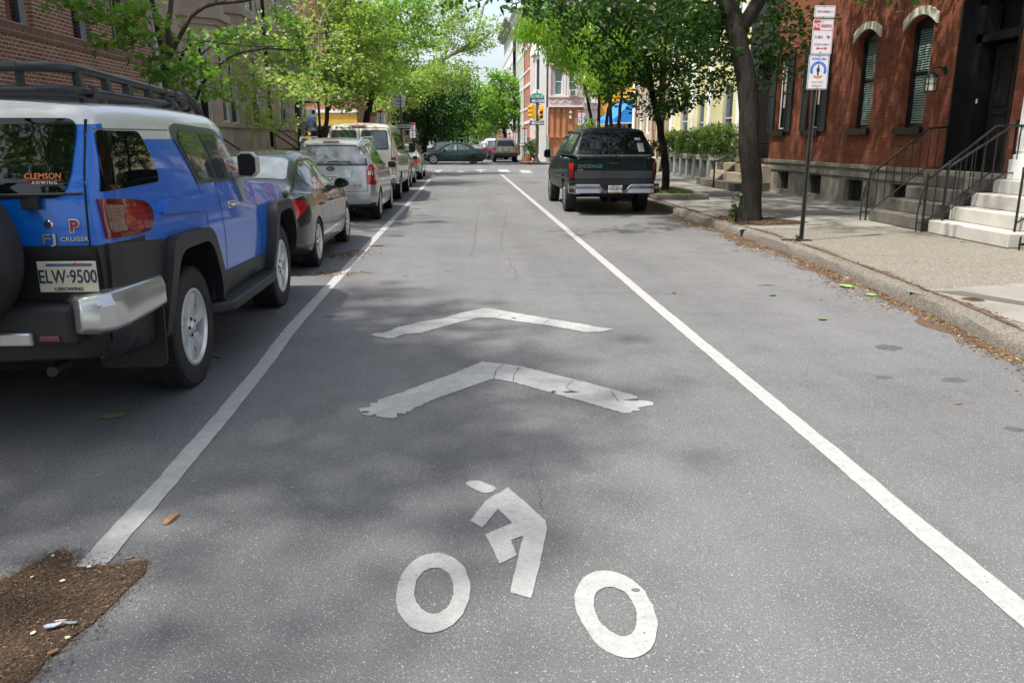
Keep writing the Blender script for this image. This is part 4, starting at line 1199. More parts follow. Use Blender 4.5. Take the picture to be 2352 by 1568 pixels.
def brownstone(name, label, Y0, Y1, X=-8.15, bay=True, mat=BRN, H=10.8, grp='brownstone houses on the left', doorside=0):
    L_ = Y1 - Y0
    t = thing(name, label, 'brownstone', (X, Y0, 0), PI / 2, grp)
    if doorside == 0: dA = .6; bA = 2.9
    else: dA = L_ - 2.1; bA = .3
    ops = [(dA, dA + 1.5, 1.35, 4.6, .5)]
    z2 = 6.0
    ops += [(dA + .2, dA + 1.2, z2, z2 + 2.2, .25)]
    bw = L_ - (3.4 if doorside == 0 else 2.6)
    mb = MB(); wall_mb(mb, 0, L_, .1, H, ops, 0, .45); mb.build('wall', mat, t)
    shell(t, 0, L_, H, 9, mat, y0=.52)
    door(t, dA + .1, dA + 1.4, 1.35, 3.9, simple('dark_wood_door', (.02, .016, .014), .4), .4)
    window(t, *ops[1][:4], CREAMT, PANE, .25, .2)
    # canted bay
    b = thing('bay', None, None, (bA, 0, 0)); b.parent = t
    mb = MB(); P = [(0, 0), (.65, -.75), (bw - .65, -.75), (bw, 0)]
    def seg_wall(p, q, z0_, z1_, wd, wz0, wz1):
        dx, dy = q[0] - p[0], q[1] - p[1]; l = math.hypot(dx, dy); ux, uy = dx / l, dy / l
        m = MB(); o = [((l - wd) / 2, (l + wd) / 2, a_, b_, .06) for a_, b_ in zip(wz0, wz1)]
        wall_mb(m, 0, l, z0_, z1_, o, 0, .16)
        mb.quadmesh([(p[0] + v[0] * ux - v[1] * uy, p[1] + v[0] * uy + v[1] * ux, v[2]) for v in m.v], m.f)
        for o_ in o:
            w_ = window(b, *o_[:4], CREAMT, PANE2 if random.random() < .6 else PANE, .06, .09, None, casing=.06, curtain=m_('lace_curtain', (.5, .5, .45), .9))
            w_.location = (p[0] + o_[0] * ux, p[1] + o_[0] * uy, o_[2]); w_.rotation_euler = (0, 0, math.atan2(uy, ux))
    for i in range(3):
        wd = .42 if i != 1 else min(1.5, bw - 1.5)
        seg_wall(P[i], P[i + 1], .1, H - .4, wd, (2.15, 6.0), (4.6, 8.2))
    mb.build('wall', mat, b)
    def ring(z0_, z1_, e):
        m = MB(); m.prism([(-e, 0), (.65 - e * .6, -.75 - e), (bw - .65 + e * .6, -.75 - e), (bw + e, 0)], z0_, z1_, 'z'); return m
    mb2 = MB()
    for (z0_, z1_, e) in ((2.0, 2.12, .07), (.1, .45, .05), (4.95, 5.12, .06), (5.12, 5.35, .16), (5.7, 5.85, .06), (H - .4, H - .1, .1)):
        m = ring(z0_, z1_, e); mb2.quadmesh(m.v, m.f)
    mb2.build('moulding', mat, b, bevel=.01)
    # panels under windows
    mb = MB(); mb.box((.8, -.79, 1.1), (1.15, -.752, 1.6)); mb.box((bw - 1.15, -.79, 1.1), (bw - .8, -.752, 1.6)); mb.build('panel', mat, b, bevel=.01)
    mb = MB(); a, c = dA, dA + 1.5
    P1 = arc_pts(a - .25, c + .25, 4.15, .7, 10); P2 = arc_pts(a - .001, c + .001, 4.1, .5, 10)
    mb.prism([(a - .25, 1.3)] + P1 + [(c + .25, 1.3), (c + .001, 1.3)] + P2[::-1] + [(a - .001, 1.3)], -.10, -.002, 'y'); mb.build('door_surround', mat, t, bevel=.02)
    # stoop
    mb = MB()
    for k in range(7): mb.box((dA - .1, -.3 * (7 - k), .1 + .175 * k), (dA + 1.6, -.002, .1 + .175 * (k + 1) - .002))
    mb.box((dA - .32, -2.0, .1), (dA - .1, -.003, .8)); mb.box((dA + 1.6, -2.0, .1), (dA + 1.82, -.003, .8))
    mb.build('stoop', mat, t)
    for u in (dA - .2, dA + 1.7):
        mb = MB(); mb.tube([(u, -2.15, .9), (u, -.35, 2.15), (u, -.05, 2.2)], .028, 8); mb.tube([(u, -2.15, .1), (u, -2.15, .9)], .025, 8); mb.tube([(u, -.35, 1.2), (u, -.35, 2.15)], .02, 6); mb.build('handrail', IRON, t)
    cornice(t, 0, L_, H, mat, .6, .9)
    return t
brownstone('brownstone_house', 'brownstone house with arched doorway right beside the white downpipe', 22.45, 28.2, doorside=0)
brownstone('brownstone_house', 'middle brownstone house with tall pale framed bay window behind the silver wagon', 28.25, 35.2, X=-8.2, doorside=1)
brownstone('brownstone_house', 'farthest brownstone house on the left before the cross street, behind the blue sign', 35.25, 40.9, X=-8.0, doorside=1)
mb = MB(); mb.box((-7.25, 36.9, 2.75), (-7.2, 38.0, 3.25))
nb = mb.build('notice_board', simple('dark_green_board', (.02, .03, .028), .5)); tag(nb, 'dark board with faint lettering hanging by the far brownstone doorway', 'sign')
text('lettering', 'APARTMENT', nb, facing((-7.195, 37.45, 3.05), PI / 2), .13, m_('pale_letters', (.35, .38, .36), .6))
text('lettering', 'NOW', nb, facing((-7.195, 37.45, 2.88), PI / 2), .13, m_('pale_letters', (0, 0, 0)))
# left, beyond the cross street: red brick corner house with yellow shopfront facing the camera
lc = thing('brick_corner_shop', 'red brick corner house with yellow shopfront across the street on the left', 'corner shop', (-16.5, 57.6, 0))
lo = [(1.2 + k * 2.0, 2.1 + k * 2.0, z_, z_ + 1.8, 0) for k in range(4) for z_ in (4.4, 7.6)] + [(1, 3.4, .8, 2.6, 0), (4.3, 5.3, .12, 2.6, 0), (6, 8, .8, 2.6, 0)]
mb = MB(); wall_mb(mb, 0, 9.2, 3.4, 11, lo, 0, .2); mb.build('wall', FRB, lc)
mb = MB(); wall_mb(mb, 0, 9.2, .1, 3.4, lo, 0, .2); mb.build('shopfront', simple('yellow_paint', (.60, .36, .05), .6, var=.1), lc)
for o in lo:
    if o[2] == .12: door(lc, *o[:4], m_('dark_wood_door', (.02, .02, .02)), .1)
    else: window(lc, *o[:4], WHITEP, PANE, 0, .1, WHITEP)
mb = MB(); mb.box((0, -.1, 3.4), (9.3, -.002, 3.6)); mb.build('moulding', WHITEP, lc)
shell(lc, 0, 9.2, 11, 12, FRB, y0=.28); cornice(lc, 0, 9.2, 11, CREAMT)
for i, (y0_, y1_, mt, lb) in enumerate(((69.8, 79, BRN, 'brown row house past the left corner shop, behind the trees'), (79.05, 92, FRB, 'red brick row house farther on the left, mostly behind trees'), (92.05, 150, BRN, 'long brown row at the far left end, seen between trunks'))):
    rowhouse('far_row_house', lb, -7.4, y0_, y1_, 10.5, mt, CREAMT, int((y1_ - y0_) / 2), 3, side=1, group='far left row houses')
# gable closing the street far away
mb = MB(); mb.box((-60, 215, 0), (60, 222, 6)); tag(mb.build('far_building', simple('far_pale', (.34, .34, .33), .9)), 'pale low building closing the street far away behind the trees', 'building')

# ================================================================ VEHICLES
random.seed(3)
def paint(name, c, metal=.35, rough=.32, ct=.7):
    k = NT(name); k.set(rough, metal, .4 if ct > .5 else .15, ct)
    d = k.ramp(k.noise(1.6, 5, rough=.7), [(.35, tuple(x * .88 for x in c)), (.7, c)])
    k.col(d)
    return k.m
def interp(keys, y):
    """monotone cubic through key tuples (y, ...)"""
    n = len(keys)
    if y <= keys[0][0]: return keys[0][1:]
    if y >= keys[-1][0]: return keys[-1][1:]
    for i in range(n - 1):
        if keys[i][0] <= y <= keys[i + 1][0]: break
    h = keys[i + 1][0] - keys[i][0]; t = (y - keys[i][0]) / h
    out = []
    for c in range(1, len(keys[0])):
        d = [(keys[j + 1][c] - keys[j][c]) / (keys[j + 1][0] - keys[j][0]) for j in range(n - 1)]
        def m(j):
            if j == 0: return d[0]
            if j == n - 1: return d[-1]
            if d[j - 1] * d[j] <= 0: return 0
            return 2 * d[j - 1] * d[j] / (d[j - 1] + d[j])
        a, b = keys[i][c], keys[i + 1][c]
        out.append((2 * t ** 3 - 3 * t * t + 1) * a + (t ** 3 - 2 * t * t + t) * h * m(i) + (-2 * t ** 3 + 3 * t * t) * b + (t ** 3 - t * t) * h * m(i + 1))
    return out
def lin(tab, z):
    if z <= tab[0][0]: return tab[0][1]
    for (a, b), (c, d) in zip(tab, tab[1:]):
        if z <= c:
            t = (z - a) / (c - a); t = t * t * (3 - 2 * t) * .5 + t * .5
            return b + (d - b) * t
    return tab[-1][1]

class Car:
    def __init__(s, name, label, cat, loc, rz=0, group=None):
        s.root = thing(name, label, cat, loc, rz, group)
    def body(s, keys, mats, rear, front, arches, rc=.12, fc=.2, fall=.6, bulge=.025, crown=.035, zones=None, name='body'):
        """keys: (y, zb, wl, zs, ws, zt, wt, rr). mats: [paint, black, ...]; zones(f_center, normal)->mat idx"""
        L = keys[-1][0]; s.L = L
        ys = sorted(set([0, .015, .05, .1, L - .1, L - .05, L - .015, L] + list(np.arange(.16, L - .12, .07))))
        ends = lambda y: 1 - .045 * max(0, 1 - min(y, L - y) / .1) ** 2
        rings = []
        for y in ys:
            zb, wl, zs, ws, zt, wt, rr = interp(keys, y)
            e = ends(y); wl *= e; ws *= e; wt *= e
            P = [(0, zb), (wl * .45, zb), (wl * .9, zb + .005)]
            for k in range(8):
                t = k / 7; z = zb + .05 + (zs - zb - .05) * t
                x = wl * .965 + (ws - wl * .965) * t + (wl - (wl * .965 + ws) / 2) * 4 * t * (1 - t) + bulge * 0
                P.append((x, z))
            zr = max(zt - rr, zs + .004)
            for k in range(1, 5):
                t = k / 4; P.append((ws + (wt - ws) * t + .012 * 4 * t * (1 - t) * min(1, (zr - zs) * 3), zs + (zr - zs) * t))
            r2 = max(zt - zr, .003)
            for k in range(1, 5):
                a = PI / 2 * k / 4; P.append((wt - rr + rr * math.cos(a), zr + r2 * math.sin(a)))
            xr = wt - rr
            for k in range(1, 5):
                t = 1 - k / 4; P.append((xr * t, zt + crown * (1 - t * t)))
            for k in range(1, len(P)):
                if P[k][1] <= P[k - 1][1]: P[k] = (P[k][0], P[k - 1][1] + .0008)
            rings.append((y, P))
        n = len(rings[0][1]); vs = []; fs = []; idx = {}
        def warp(x, y, z):
            if y < fall: y = y + (lin(rear, z) + rc * (abs(x) / .95) ** 4) * (1 - y / fall)
            if L - y < fall: y = y - (lin(front, z) + fc * (abs(x) / .95) ** 3) * (1 - (L - y) / fall)
            return (x, y, z)
        for i, (y, P) in enumerate(rings):
            for j in range(n):
                idx[i, j, 1] = len(vs); vs.append(warp(P[j][0], y, P[j][1]))
            for j in range(n):
                if j in (0, n - 1): idx[i, j, -1] = idx[i, j, 1]
                else:
                    idx[i, j, -1] = len(vs); vs.append(warp(-P[j][0], y, P[j][1]))
        for i in range(len(rings) - 1):
            for j in range(n - 1):
                for sd in (1, -1):
                    f = (idx[i, j, sd], idx[i + 1, j, sd], idx[i + 1, j + 1, sd], idx[i, j + 1, sd])
                    fs.append(f if sd < 0 else f[::-1])
        for i in (0, len(rings) - 1):
            y, P = rings[i]; K = 8; rows = []
            for j in range(n):
                row = []
                for k in range(K + 1):
                    if k == 0: row.append(idx[i, j, -1])
                    elif k == K: row.append(idx[i, j, 1])
                    elif j in (0, n - 1): row.append(None)
                    else:
                        vs.append(warp(P[j][0] * (2 * k / K - 1), y, P[j][1])); row.append(len(vs) - 1)
                rows.append(row)
            for j in range(n - 1):
                if j == 0 or j == n - 2:
                    rr_ = rows[1] if j == 0 else rows[n - 2]; c = rows[0][0] if j == 0 else rows[n - 1][0]
                    for k in range(K): fs.append((c, rr_[k], rr_[k + 1]))
                else:
                    for k in range(K): fs.append((rows[j][k], rows[j][k + 1], rows[j + 1][k + 1], rows[j + 1][k]))
        mb = MB(); mb.quadmesh(vs, fs, 0, True)
        me = mb.mesh(name, mats)
        bm = bmesh.new(); bm.from_mesh(me)
        bmesh.ops.remove_doubles(bm, verts=bm.verts, dist=.0003)
        bmesh.ops.recalc_face_normals(bm, faces=bm.faces); bm.to_mesh(me)
        s.bvh = BVHTree.FromBMesh(bm); bm.free()
        o = link(name, me, s.root)
        if arches:
            cb = MB()
            for (poly, xin) in arches:
                cb.prism(poly, xin, 1.6, 'x', 1); cb.prism(poly, -1.6, -xin, 'x', 1)
            cm = cb.mesh('cut', [mats[0], mats[1]]); co_ = link('cut', cm)
            md = o.modifiers.new('b', 'BOOLEAN'); md.object = co_; md.operation = 'DIFFERENCE'; md.solver = 'EXACT'
            dg = bpy.context.evaluated_depsgraph_get(); dg.update()
            co_.matrix_world = Matrix(); 
            old = s.root.matrix_basis.copy(); s.root.matrix_basis = Matrix(); bpy.context.view_layer.update()
            dg = bpy.context.evaluated_depsgraph_get()
            me2 = bpy.data.meshes.new_from_object(o.evaluated_get(dg)); o.modifiers.clear(); o.data = me2
            s.root.matrix_basis = old; bpy.data.objects.remove(co_)
        me = o.data
        if zones:
            for f in me.polygons:
                if f.material_index == 0:
                    k = zones(f.center, f.normal)
                    if k: f.material_index = k
        for f in me.polygons:
            f.use_smooth = True
        me.set_sharp_from_angle(angle=R(38))
        s.bodyo = o
        return o
    def hit(s, side, a, b, sgn=1):
        if side == 'side': o_, d_ = Vector((3 * sgn, a, b)), Vector((-sgn, 0, 0))
        elif side == 'rear': o_, d_ = Vector((a, -2, b)), Vector((0, 1, 0))
        elif side == 'front': o_, d_ = Vector((a, s.L + 2, b)), Vector((0, -1, 0))
        else: o_, d_ = Vector((a, b, 4)), Vector((0, 0, -1))
        h, nn, _, _ = s.bvh.ray_cast(o_, d_)
        if h is None:
            h, nn, _, _ = s.bvh.find_nearest(Vector((.8 * sgn, a, b)) if side == 'side' else (Vector((a, 0, b)) if side == 'rear' else Vector((a, s.L, b)) if side == 'front' else Vector((a, b, 1.5))))
        if nn.dot(d_) > 0: nn = -nn
        return h, nn
    def patch(s, name, polys, side, mat, off=.005, thick=None, sgn=1, parent=None, grid=.07, smooth=True, flatdir=False):
        """draws polygons (in side/rear/front/top projection) as panels lying on the body; thick -> stand proud with edges"""
        if not isinstance(polys[0][0], (list, tuple)) : polys = [polys]
        bm = bmesh.new()
        for poly in polys:
            fv = [bm.verts.new((p[0], p[1], 0)) for p in poly]
            for t in tessellate_polygon([[Vector((p[0], p[1], 0)) for p in poly]]):
                try: bm.faces.new([fv[i] for i in t])
                except ValueError: pass
        bmesh.ops.dissolve_limit(bm, angle_limit=.01, verts=bm.verts, edges=bm.edges)
        xs_ = [v.co.x for v in bm.verts]; ys_ = [v.co.y for v in bm.verts]
        for ax, lo, hi in ((0, min(xs_), max(xs_)), (1, min(ys_), max(ys_))):
            k = math.ceil(lo / grid) * grid
            while k < hi:
                co_ = (k, 0, 0) if ax == 0 else (0, k, 0); no = (1, 0, 0) if ax == 0 else (0, 1, 0)
                bmesh.ops.bisect_plane(bm, geom=bm.verts[:] + bm.edges[:] + bm.faces[:], plane_co=co_, plane_no=no)
                k += grid
        base = {}
        d = {'side': Vector((sgn, 0, 0)), 'rear': Vector((0, -1, 0)), 'front': Vector((0, 1, 0)), 'top': Vector((0, 0, 1))}[side]
        for v in bm.verts:
            h, nn = s.hit(side, v.co.x, v.co.y, sgn)
            if flatdir: nn = d
            nn = (nn * .5 + d * .5).normalized()
            base[v] = (h, nn)
        if thick:
            ext = bmesh.ops.extrude_face_region(bm, geom=bm.faces[:])
            newv = {}
            for v in ext['geom']:
                if isinstance(v, bmesh.types.BMVert):
                    o = min(base, key=lambda q: (q.co - v.co).length) ; newv[v] = base[o]
            for v, (h, nn) in base.items(): v.co = h - nn * .01
            for v, (h, nn) in newv.items(): v.co = h + nn * thick
        else:
            for v, (h, nn) in base.items(): v.co = h + nn * off
        bmesh.ops.recalc_face_normals(bm, faces=bm.faces)
        if not thick:
            for f in bm.faces:
                if f.normal.dot(d) < 0: f.normal_flip()
        me = bpy.data.meshes.new(name); bm.to_mesh(me); bm.free()
        me.materials.append(mat)
        for f in me.polygons: f.use_smooth = smooth
        if thick: me.set_sharp_from_angle(angle=R(35))
        return link(name, me, parent or s.root)
    def both(s, name, polys, mat, **kw):
        return [s.patch(name, polys, 'side', mat, sgn=sg, **kw) for sg in (1, -1)]
    def seam(s, pts, side='side', wd=.006, sgn=1, name='seam', mat=BLACK, off=.003):
        P = resample(pts, .05, False); vs = []; fs = []
        for i, p in enumerate(P):
            d = (P[min(i + 1, len(P) - 1)] - P[max(i - 1, 0)]).normalized(); nn = Vector((-d.y, d.x)) * wd / 2
            for q in (p + nn, p - nn):
                h, no = s.hit(side, q.x, q.y, sgn); vs.append(h + no * off)
        for i in range(len(P) - 1): fs.append((2 * i, 2 * i + 1, 2 * i + 3, 2 * i + 2))
        mb = MB(); mb.quadmesh(vs, fs, 0, True); return mb
    def seams(s, lists, side='side', wd=.007, name='panel_gaps', mat=BLACK, off=.003, sgns=(1, -1)):
        mb = MB()
        for sg in (sgns if side == 'side' else (1,)):
            for p in lists:
                m = s.seam(p, side, wd, sg, off=off); mb.quadmesh(m.v, m.f, 0, True)
        return mb.build(name, mat, s.root)
    def wheels(s, axles, hw, Rr, tw=.22, rim=.72, spokes=6, style='alloy', swidth=.3, ymat=ALLOY):
        """hw: half track to the outer tyre face"""
        protos = {}
        for y in axles:
            for sg in (1, -1):
                w_ = thing('wheel', None, None, (sg * hw, y, Rr)); w_.parent = s.root
                w_.rotation_euler = (R(random.uniform(0, 60)), 0, 0)
                if sg not in protos:
                    mb = MB(); r = Rr; rr = Rr * rim
                    prof = [(rr - .01, -tw + .03), (rr + .01, -tw), (r * .93, -tw), (r * .985, -tw + .015), (r, -tw + .045), (r, -.055), (r * .985, -.02), (r * .955, -.004), (rr + .03, .004), (rr + .012, -.004), (rr - .004, -.012), (rr - .01, -.03)]
                    mb.lathe([(a, b * sg) for a, b in prof], n=48, axis='x')
                    for k in range(60):   # tread blocks
                        t = 2 * PI * k / 60
                        for (xa, xb, dt) in ((-tw + .01, -tw + .055, 0), (-.06, -.012, .03), (-tw * .62, -tw * .40, .05)):
                            a0, a1 = t + dt, t + dt + .062
                            vs = []
                            for aa in (a0, a1):
                                for rad in (r - .006, r + .005):
                                    for xx in (xa, xb): vs.append((xx * sg, rad * math.cos(aa), rad * math.sin(aa)))
                            mb.quadmesh(vs, [(2, 3, 7, 6), (0, 2, 6, 4), (1, 5, 7, 3), (0, 1, 3, 2), (4, 6, 7, 5)])
                    ty = mb.mesh('tyre', RUBBER); ty.set_sharp_from_angle(angle=R(35))
                    mb = MB()
                    mb.lathe([(a, b * sg) for a, b in [(rr + .002, -.03), (rr + .004, -.006), (rr - .012, -.002), (rr - .03, -.02), (rr - .035, -.06), (rr - .05, -tw * .8)]], n=40, axis='x')
                    bd = MB(); bd.lathe([(rr - .04, -.13 * sg), (0, -.12 * sg)], n=24, axis='x', mi=1)
                    mb.quadmesh(bd.v, bd.f, 1, False)
                    for k in range(spokes):
                        t = 2 * PI * k / spokes
                        ri, ro = rr * .20, rr - .02; wi, wo = rr * swidth * .55, rr * swidth * (.62 if style != 'twin' else .9)
                        sec = []
                        for (rad, ww, xx) in ((ri, wi, -.035), (rr * .55, (wi + wo) / 2 * .95, -.022), (ro, wo, -.02)):
                            for (u, dx) in ((-ww / 2, -.035), (-ww / 2 * .75, 0), (ww / 2 * .75, 0), (ww / 2, -.035)):
                                sec.append(((xx + dx) * sg, rad * math.cos(t) - u * math.sin(t), rad * math.sin(t) + u * math.cos(t)))
                        fs = [(i * 4 + j, i * 4 + j + 1, (i + 1) * 4 + j + 1, (i + 1) * 4 + j) for i in range(2) for j in range(3)]
                        mb.quadmesh(sec, fs, 0, False)
                    mb.lathe([(a, b * sg) for a, b in [(0, -.008), (rr * .13, -.010), (rr * .16, -.02), (rr * .27, -.028), (rr * .30, -.05)]], n=20, axis='x')
                    for k in range(5):
                        t = 2 * PI * k / 5 + .3; mb.lathe([(0, -.018 * sg), (.012, -.019 * sg), (.013, -.035 * sg)], (0, rr * .22 * math.cos(t), rr * .22 * math.sin(t)), 8, 'x', 1)
                    rm = mb.mesh('rim', [ymat, BLACK]); rm.set_sharp_from_angle(angle=R(30))
                    protos[sg] = (ty, rm)
                link('tyre', protos[sg][0], w_); link('rim', protos[sg][1], w_)
    def box(s, name, a, b, mat, bevel=.01, parent=None):
        mb = MB(); mb.box(a, b); return mb.build(name, mat, parent or s.root, bevel=bevel)
    def plate(s, x, y, z, txt, mat=PLATEW, top=NAVY, tilt=0, foot=None, w_=.305, h_=.155, band=None):
        p = thing('licence_plate', None, None, (x, y, z)); p.parent = s.root; p.rotation_euler = (tilt, 0, 0)
        mb = MB(); mb.box((-w_ / 2, -.006, -h_ / 2), (w_ / 2, 0, h_ / 2)); mb.build('plate', mat, p, bevel=.004)
        text('lettering', txt, p, facing((0, -.008, -.002)), .098, NAVY, .0008, .0012, .70)
        mb = MB(); mb.box((-w_ / 2 + .045, -.0075, h_ / 2 - .026), (w_ / 2 - .02, -.0062, h_ / 2 - .012)); mb.build('band', top, p)
        if foot:
            text('lettering', foot, p, facing((0, -.008, -h_ / 2 + .016)), .027, NAVY, .0008, .0004, 1.0)
        if band:
            mb = MB(); mb.box((-w_ / 2 + .01, -.0075, -h_ / 2 + .006), (w_ / 2 - .01, -.0062, -h_ / 2 + .022)); mb.build('stripe', band, p)
        return p
    def mirror(s, x, y, z, mat, sz=(.20, .12, .17), glassm=None, arm=(.0,), sg=(1, -1), shape='box'):
        for g in sg:
            m = thing('wing_mirror', None, None, (g * x, y, z)); m.parent = s.root
            a, b, c = sz
            mb = MB()
            P = [(0, -c / 2 + .01), (.02, -c / 2), (a - .04, -c / 2), (a, -c / 2 + .04), (a, c / 2 - .04), (a - .04, c / 2), (.03, c / 2), (0, c / 2 - .02)] if shape == 'box' else [(a / 2 + a / 2 * math.cos(t), c / 2 * math.sin(t) * (1 - .25 * math.cos(t + .6))) for t in np.linspace(0, 2 * PI, 16, endpoint=False)]
            mb.prism([(g * p[0], p[1]) for p in P], 0, b * .55, 'y'); Q = [((p[0] - a / 2) * .8 + a / 2, p[1] * .8) for p in P]
            n = len(P)
            mb.quadmesh([(g * p[0], b * .5501, p[1]) for p in P] + [(g * q[0], b, q[1]) for q in Q], [(i, (i + 1) % n, n + (i + 1) % n, n + i) for i in range(n)] + [tuple(range(n, 2 * n))])
            mb.box((min(-g * .10, g * .02), b * .1, -c / 2 - .0), (max(-g * .10, g * .02), b * .6, -c / 2 + .05))
            mb.build('housing', mat, m, bevel=.008)
            mb = MB(); mb.prism([(g * ((p[0] - a / 2) * .86 + a / 2), p[1] * .86) for p in P], -.004, .002, 'y'); mb.build('glass', glassm or CARGLASS, m)
def rnd(poly, r=.03, n=4):
    out = []
    m = len(poly)
    for i in range(m):
        rr = r[i] if isinstance(r, (list, tuple)) else r
        p0, p1, p2 = Vector(poly[i - 1]), Vector(poly[i]), Vector(poly[(i + 1) % m])
        if rr <= 0: out.append(tuple(p1)); continue
        a = (p0 - p1); b = (p2 - p1); q = min(rr, a.length * .45, b.length * .45)
        A = p1 + a.normalized() * q; B = p1 + b.normalized() * q
        for k in range(n + 1):
            t = k / n; out.append(tuple((1 - t) ** 2 * A + 2 * t * (1 - t) * p1 + t * t * B))
    return out
def arch(y, r, zc_, flat_=.0, n=20):
    return [(y + r * math.cos(PI * i / n), zc_ + r * math.sin(PI * i / n)) for i in range(n + 1)] + [(y - r, -.3), (y + r, -.3)]

# ---------------------------------------------------------------- blue off-road wagon
BLUE = paint('blue_car_paint', (.001, .128, .58), .0, .35)
ROOFW = simple('white_roof_paint', (.62, .63, .60), .25, coat=1, var=.03)
fj = Car('blue_off_road_wagon', 'blue off-road wagon with white roof, black roof rack and rear spare wheel, nearest parked car', 'car', (-2.79, 4.22, 0))
Lf = 4.68
RA, FA = 1.18, 3.87
arf = rnd([(RA - .56, .30), (RA - .50, .62), (RA - .33, .97), (RA + .30, .97), (RA + .52, .62), (RA + .56, -.2), (RA - .56, -.2)], [0, .1, .14, .14, .1, 0, 0])
aff = rnd([(FA - .54, .30), (FA - .50, .62), (FA - .33, .93), (FA + .33, .93), (FA + .50, .62), (FA + .54, -.2), (FA - .54, -.2)], [0, .1, .14, .14, .1, 0, 0])
def fjz(c, n):
    if n.z < -.5 and c.z < .6: return 1
    if c.z < .56 or (c.z < 1.085 and c.y < .5): return 1
    if c.z > 1.675 and (c.y < 3.2): return 2
    return 0
kf = [(0, .50, .93, 1.33, .91, 1.815, .87, .10), (.4, .44, .945, 1.35, .92, 1.83, .87, .10), (1.3, .42, .95, 1.36, .92, 1.845, .86, .11), (2.3, .42, .95, 1.35, .915, 1.825, .84, .10),
      (2.62, .42, .95, 1.34, .91, 1.77, .82, .09), (2.78, .42, .95, 1.33, .905, 1.60, .81, .08), (2.95, .42, .95, 1.31, .90, 1.36, .80, .05), (3.08, .42, .95, 1.27, .90, 1.28, .84, .05),
      (3.9, .42, .945, 1.22, .89, 1.235, .84, .06), (4.4, .45, .93, 1.16, .88, 1.175, .82, .07), (Lf, .50, .90, 1.08, .86, 1.10, .80, .07)]
fj.body(kf, [BLUE, BLACKP, ROOFW], [(.4, .04), (.95, .02), (1.1, .0), (1.38, .02), (1.75, .16), (1.85, .22)], [(.4, .05), (.9, 0), (1.2, .10)], [(arf, .62), (aff, .60)], rc=.04, fc=.16, zones=fjz, crown=.03)
# black lower cladding
fj.both('lower_cladding', rnd([(.07, .40), (.62, .42), (.67, .62), (.86, 1.045), (.07, 1.11)], [0, 0, .1, .1, 0]), BLACKP, thick=.022)
fj.both('door_sill_trim', [(1.70, .44), (3.32, .42), (3.34, .62), (1.72, .66)], DARKP, thick=.014)
def flare(A, wd, thk):
    out = rnd([(A - .64, .34), (A - .60, .62), (A - .40, 1.06), (A + .36, 1.05), (A + .60, .66), (A + .62, .40)], [0, .1, .12, .12, .1, 0])
    inn = rnd([(A - .565, .34), (A - .50, .62), (A - .33, .965), (A + .30, .965), (A + .52, .62), (A + .56, .40)], [0, .1, .14, .14, .1, 0])
    fj.both('wheel_arch_flare', out + inn[::-1], BLACKP, thick=thk)
flare(RA, .1, .075); flare(FA, .1, .095)
# mudflap behind rear wheel
for sg in (1, -1): 
    mb = MB(); mb.prism(rnd([(sg * .60, .31), (sg * .99, .31), (sg * 1.0, .70), (sg * .60, .70)], .05), RA - .66, RA - .64, 'y'); mb.build('mudflap', BLACKP, fj.root)
# rear cladding below tailgate
fj.patch('rear_cladding', rnd([(-.875, .50), (.875, .50), (.875, 1.10), (-.875, 1.10)], .02), 'rear', BLACKP, thick=.018)
# side glass
fj.both('quarter_window', rnd([(.10, 1.375), (.90, 1.39), (.74, 1.685), (.20, 1.685)], [.0, .07, .05, .03]), CARGLASS, off=.006)
for sg in (1, -1):
    fr_ = fj.patch('door_window_frame', rnd([(1.60, 1.335), (2.83, 1.31), (2.52, 1.64), (2.3, 1.715), (1.40, 1.745), (1.26, 1.70)], [.0, .0, .05, .05, .10, .10]), 'side', m_('window_frame_grey', (.05, .055, .058), .35), off=.004, sgn=sg)
    fj.patch('rear_door_window', rnd([(1.64, 1.365), (2.00, 1.355), (1.77, 1.70), (1.45, 1.70), (1.37, 1.63)], [.01, .01, .02, .08, .05]), 'side', CARGLASSP, off=.008, sgn=sg, parent=fj.root)
    fj.patch('front_door_window', rnd([(2.09, 1.35), (2.76, 1.335), (2.47, 1.62), (2.24, 1.685), (1.86, 1.695)], [.01, .01, .04, .03, .02]), 'side', CARGLASSP, off=.008, sgn=sg, parent=fj.root)
fj.patch('windshield', rnd([(-.74, 1.34), (.74, 1.34), (.68, 1.68), (-.68, 1.68)], .05), 'front', CARGLASS, off=.008)
# shoulder crease highlight (raised blister over the rear wheel)
for sg in (1, -1): fj.patch('fender_bulge', rnd([(.74, 1.20), (1.62, 1.15), (1.60, 1.265), (.95, 1.285)], [.1, .03, .03, .08]), 'side', BLUE, thick=.028, sgn=sg)
fj.seams([[(1.27, 1.66), (1.60, 1.32), (1.66, 1.1), (1.70, .62)], [(1.99, 1.33), (2.04, 1.0), (2.07, .5)], [(3.02, 1.29), (3.14, 1.0), (3.16, .62)], [(1.70, .62), (3.16, .60)]], wd=.008)
fj.seams([[(.835, 1.74), (.85, 1.4), (.85, .62)]], 'rear', .010)
fj.seams([[(0.1, 1.692), (1.25, 1.697)]], 'side', .006, mat=m_('seal_grey', (.1, .1, .1), .6))
# tail glass
fj.patch('rear_window', rnd([(-.72, 1.35), (.74, 1.35), (.785, 1.45), (.80, 1.745), (-.80, 1.745), (-.785, 1.45)], .06), 'rear', CARGLASS, off=.008)
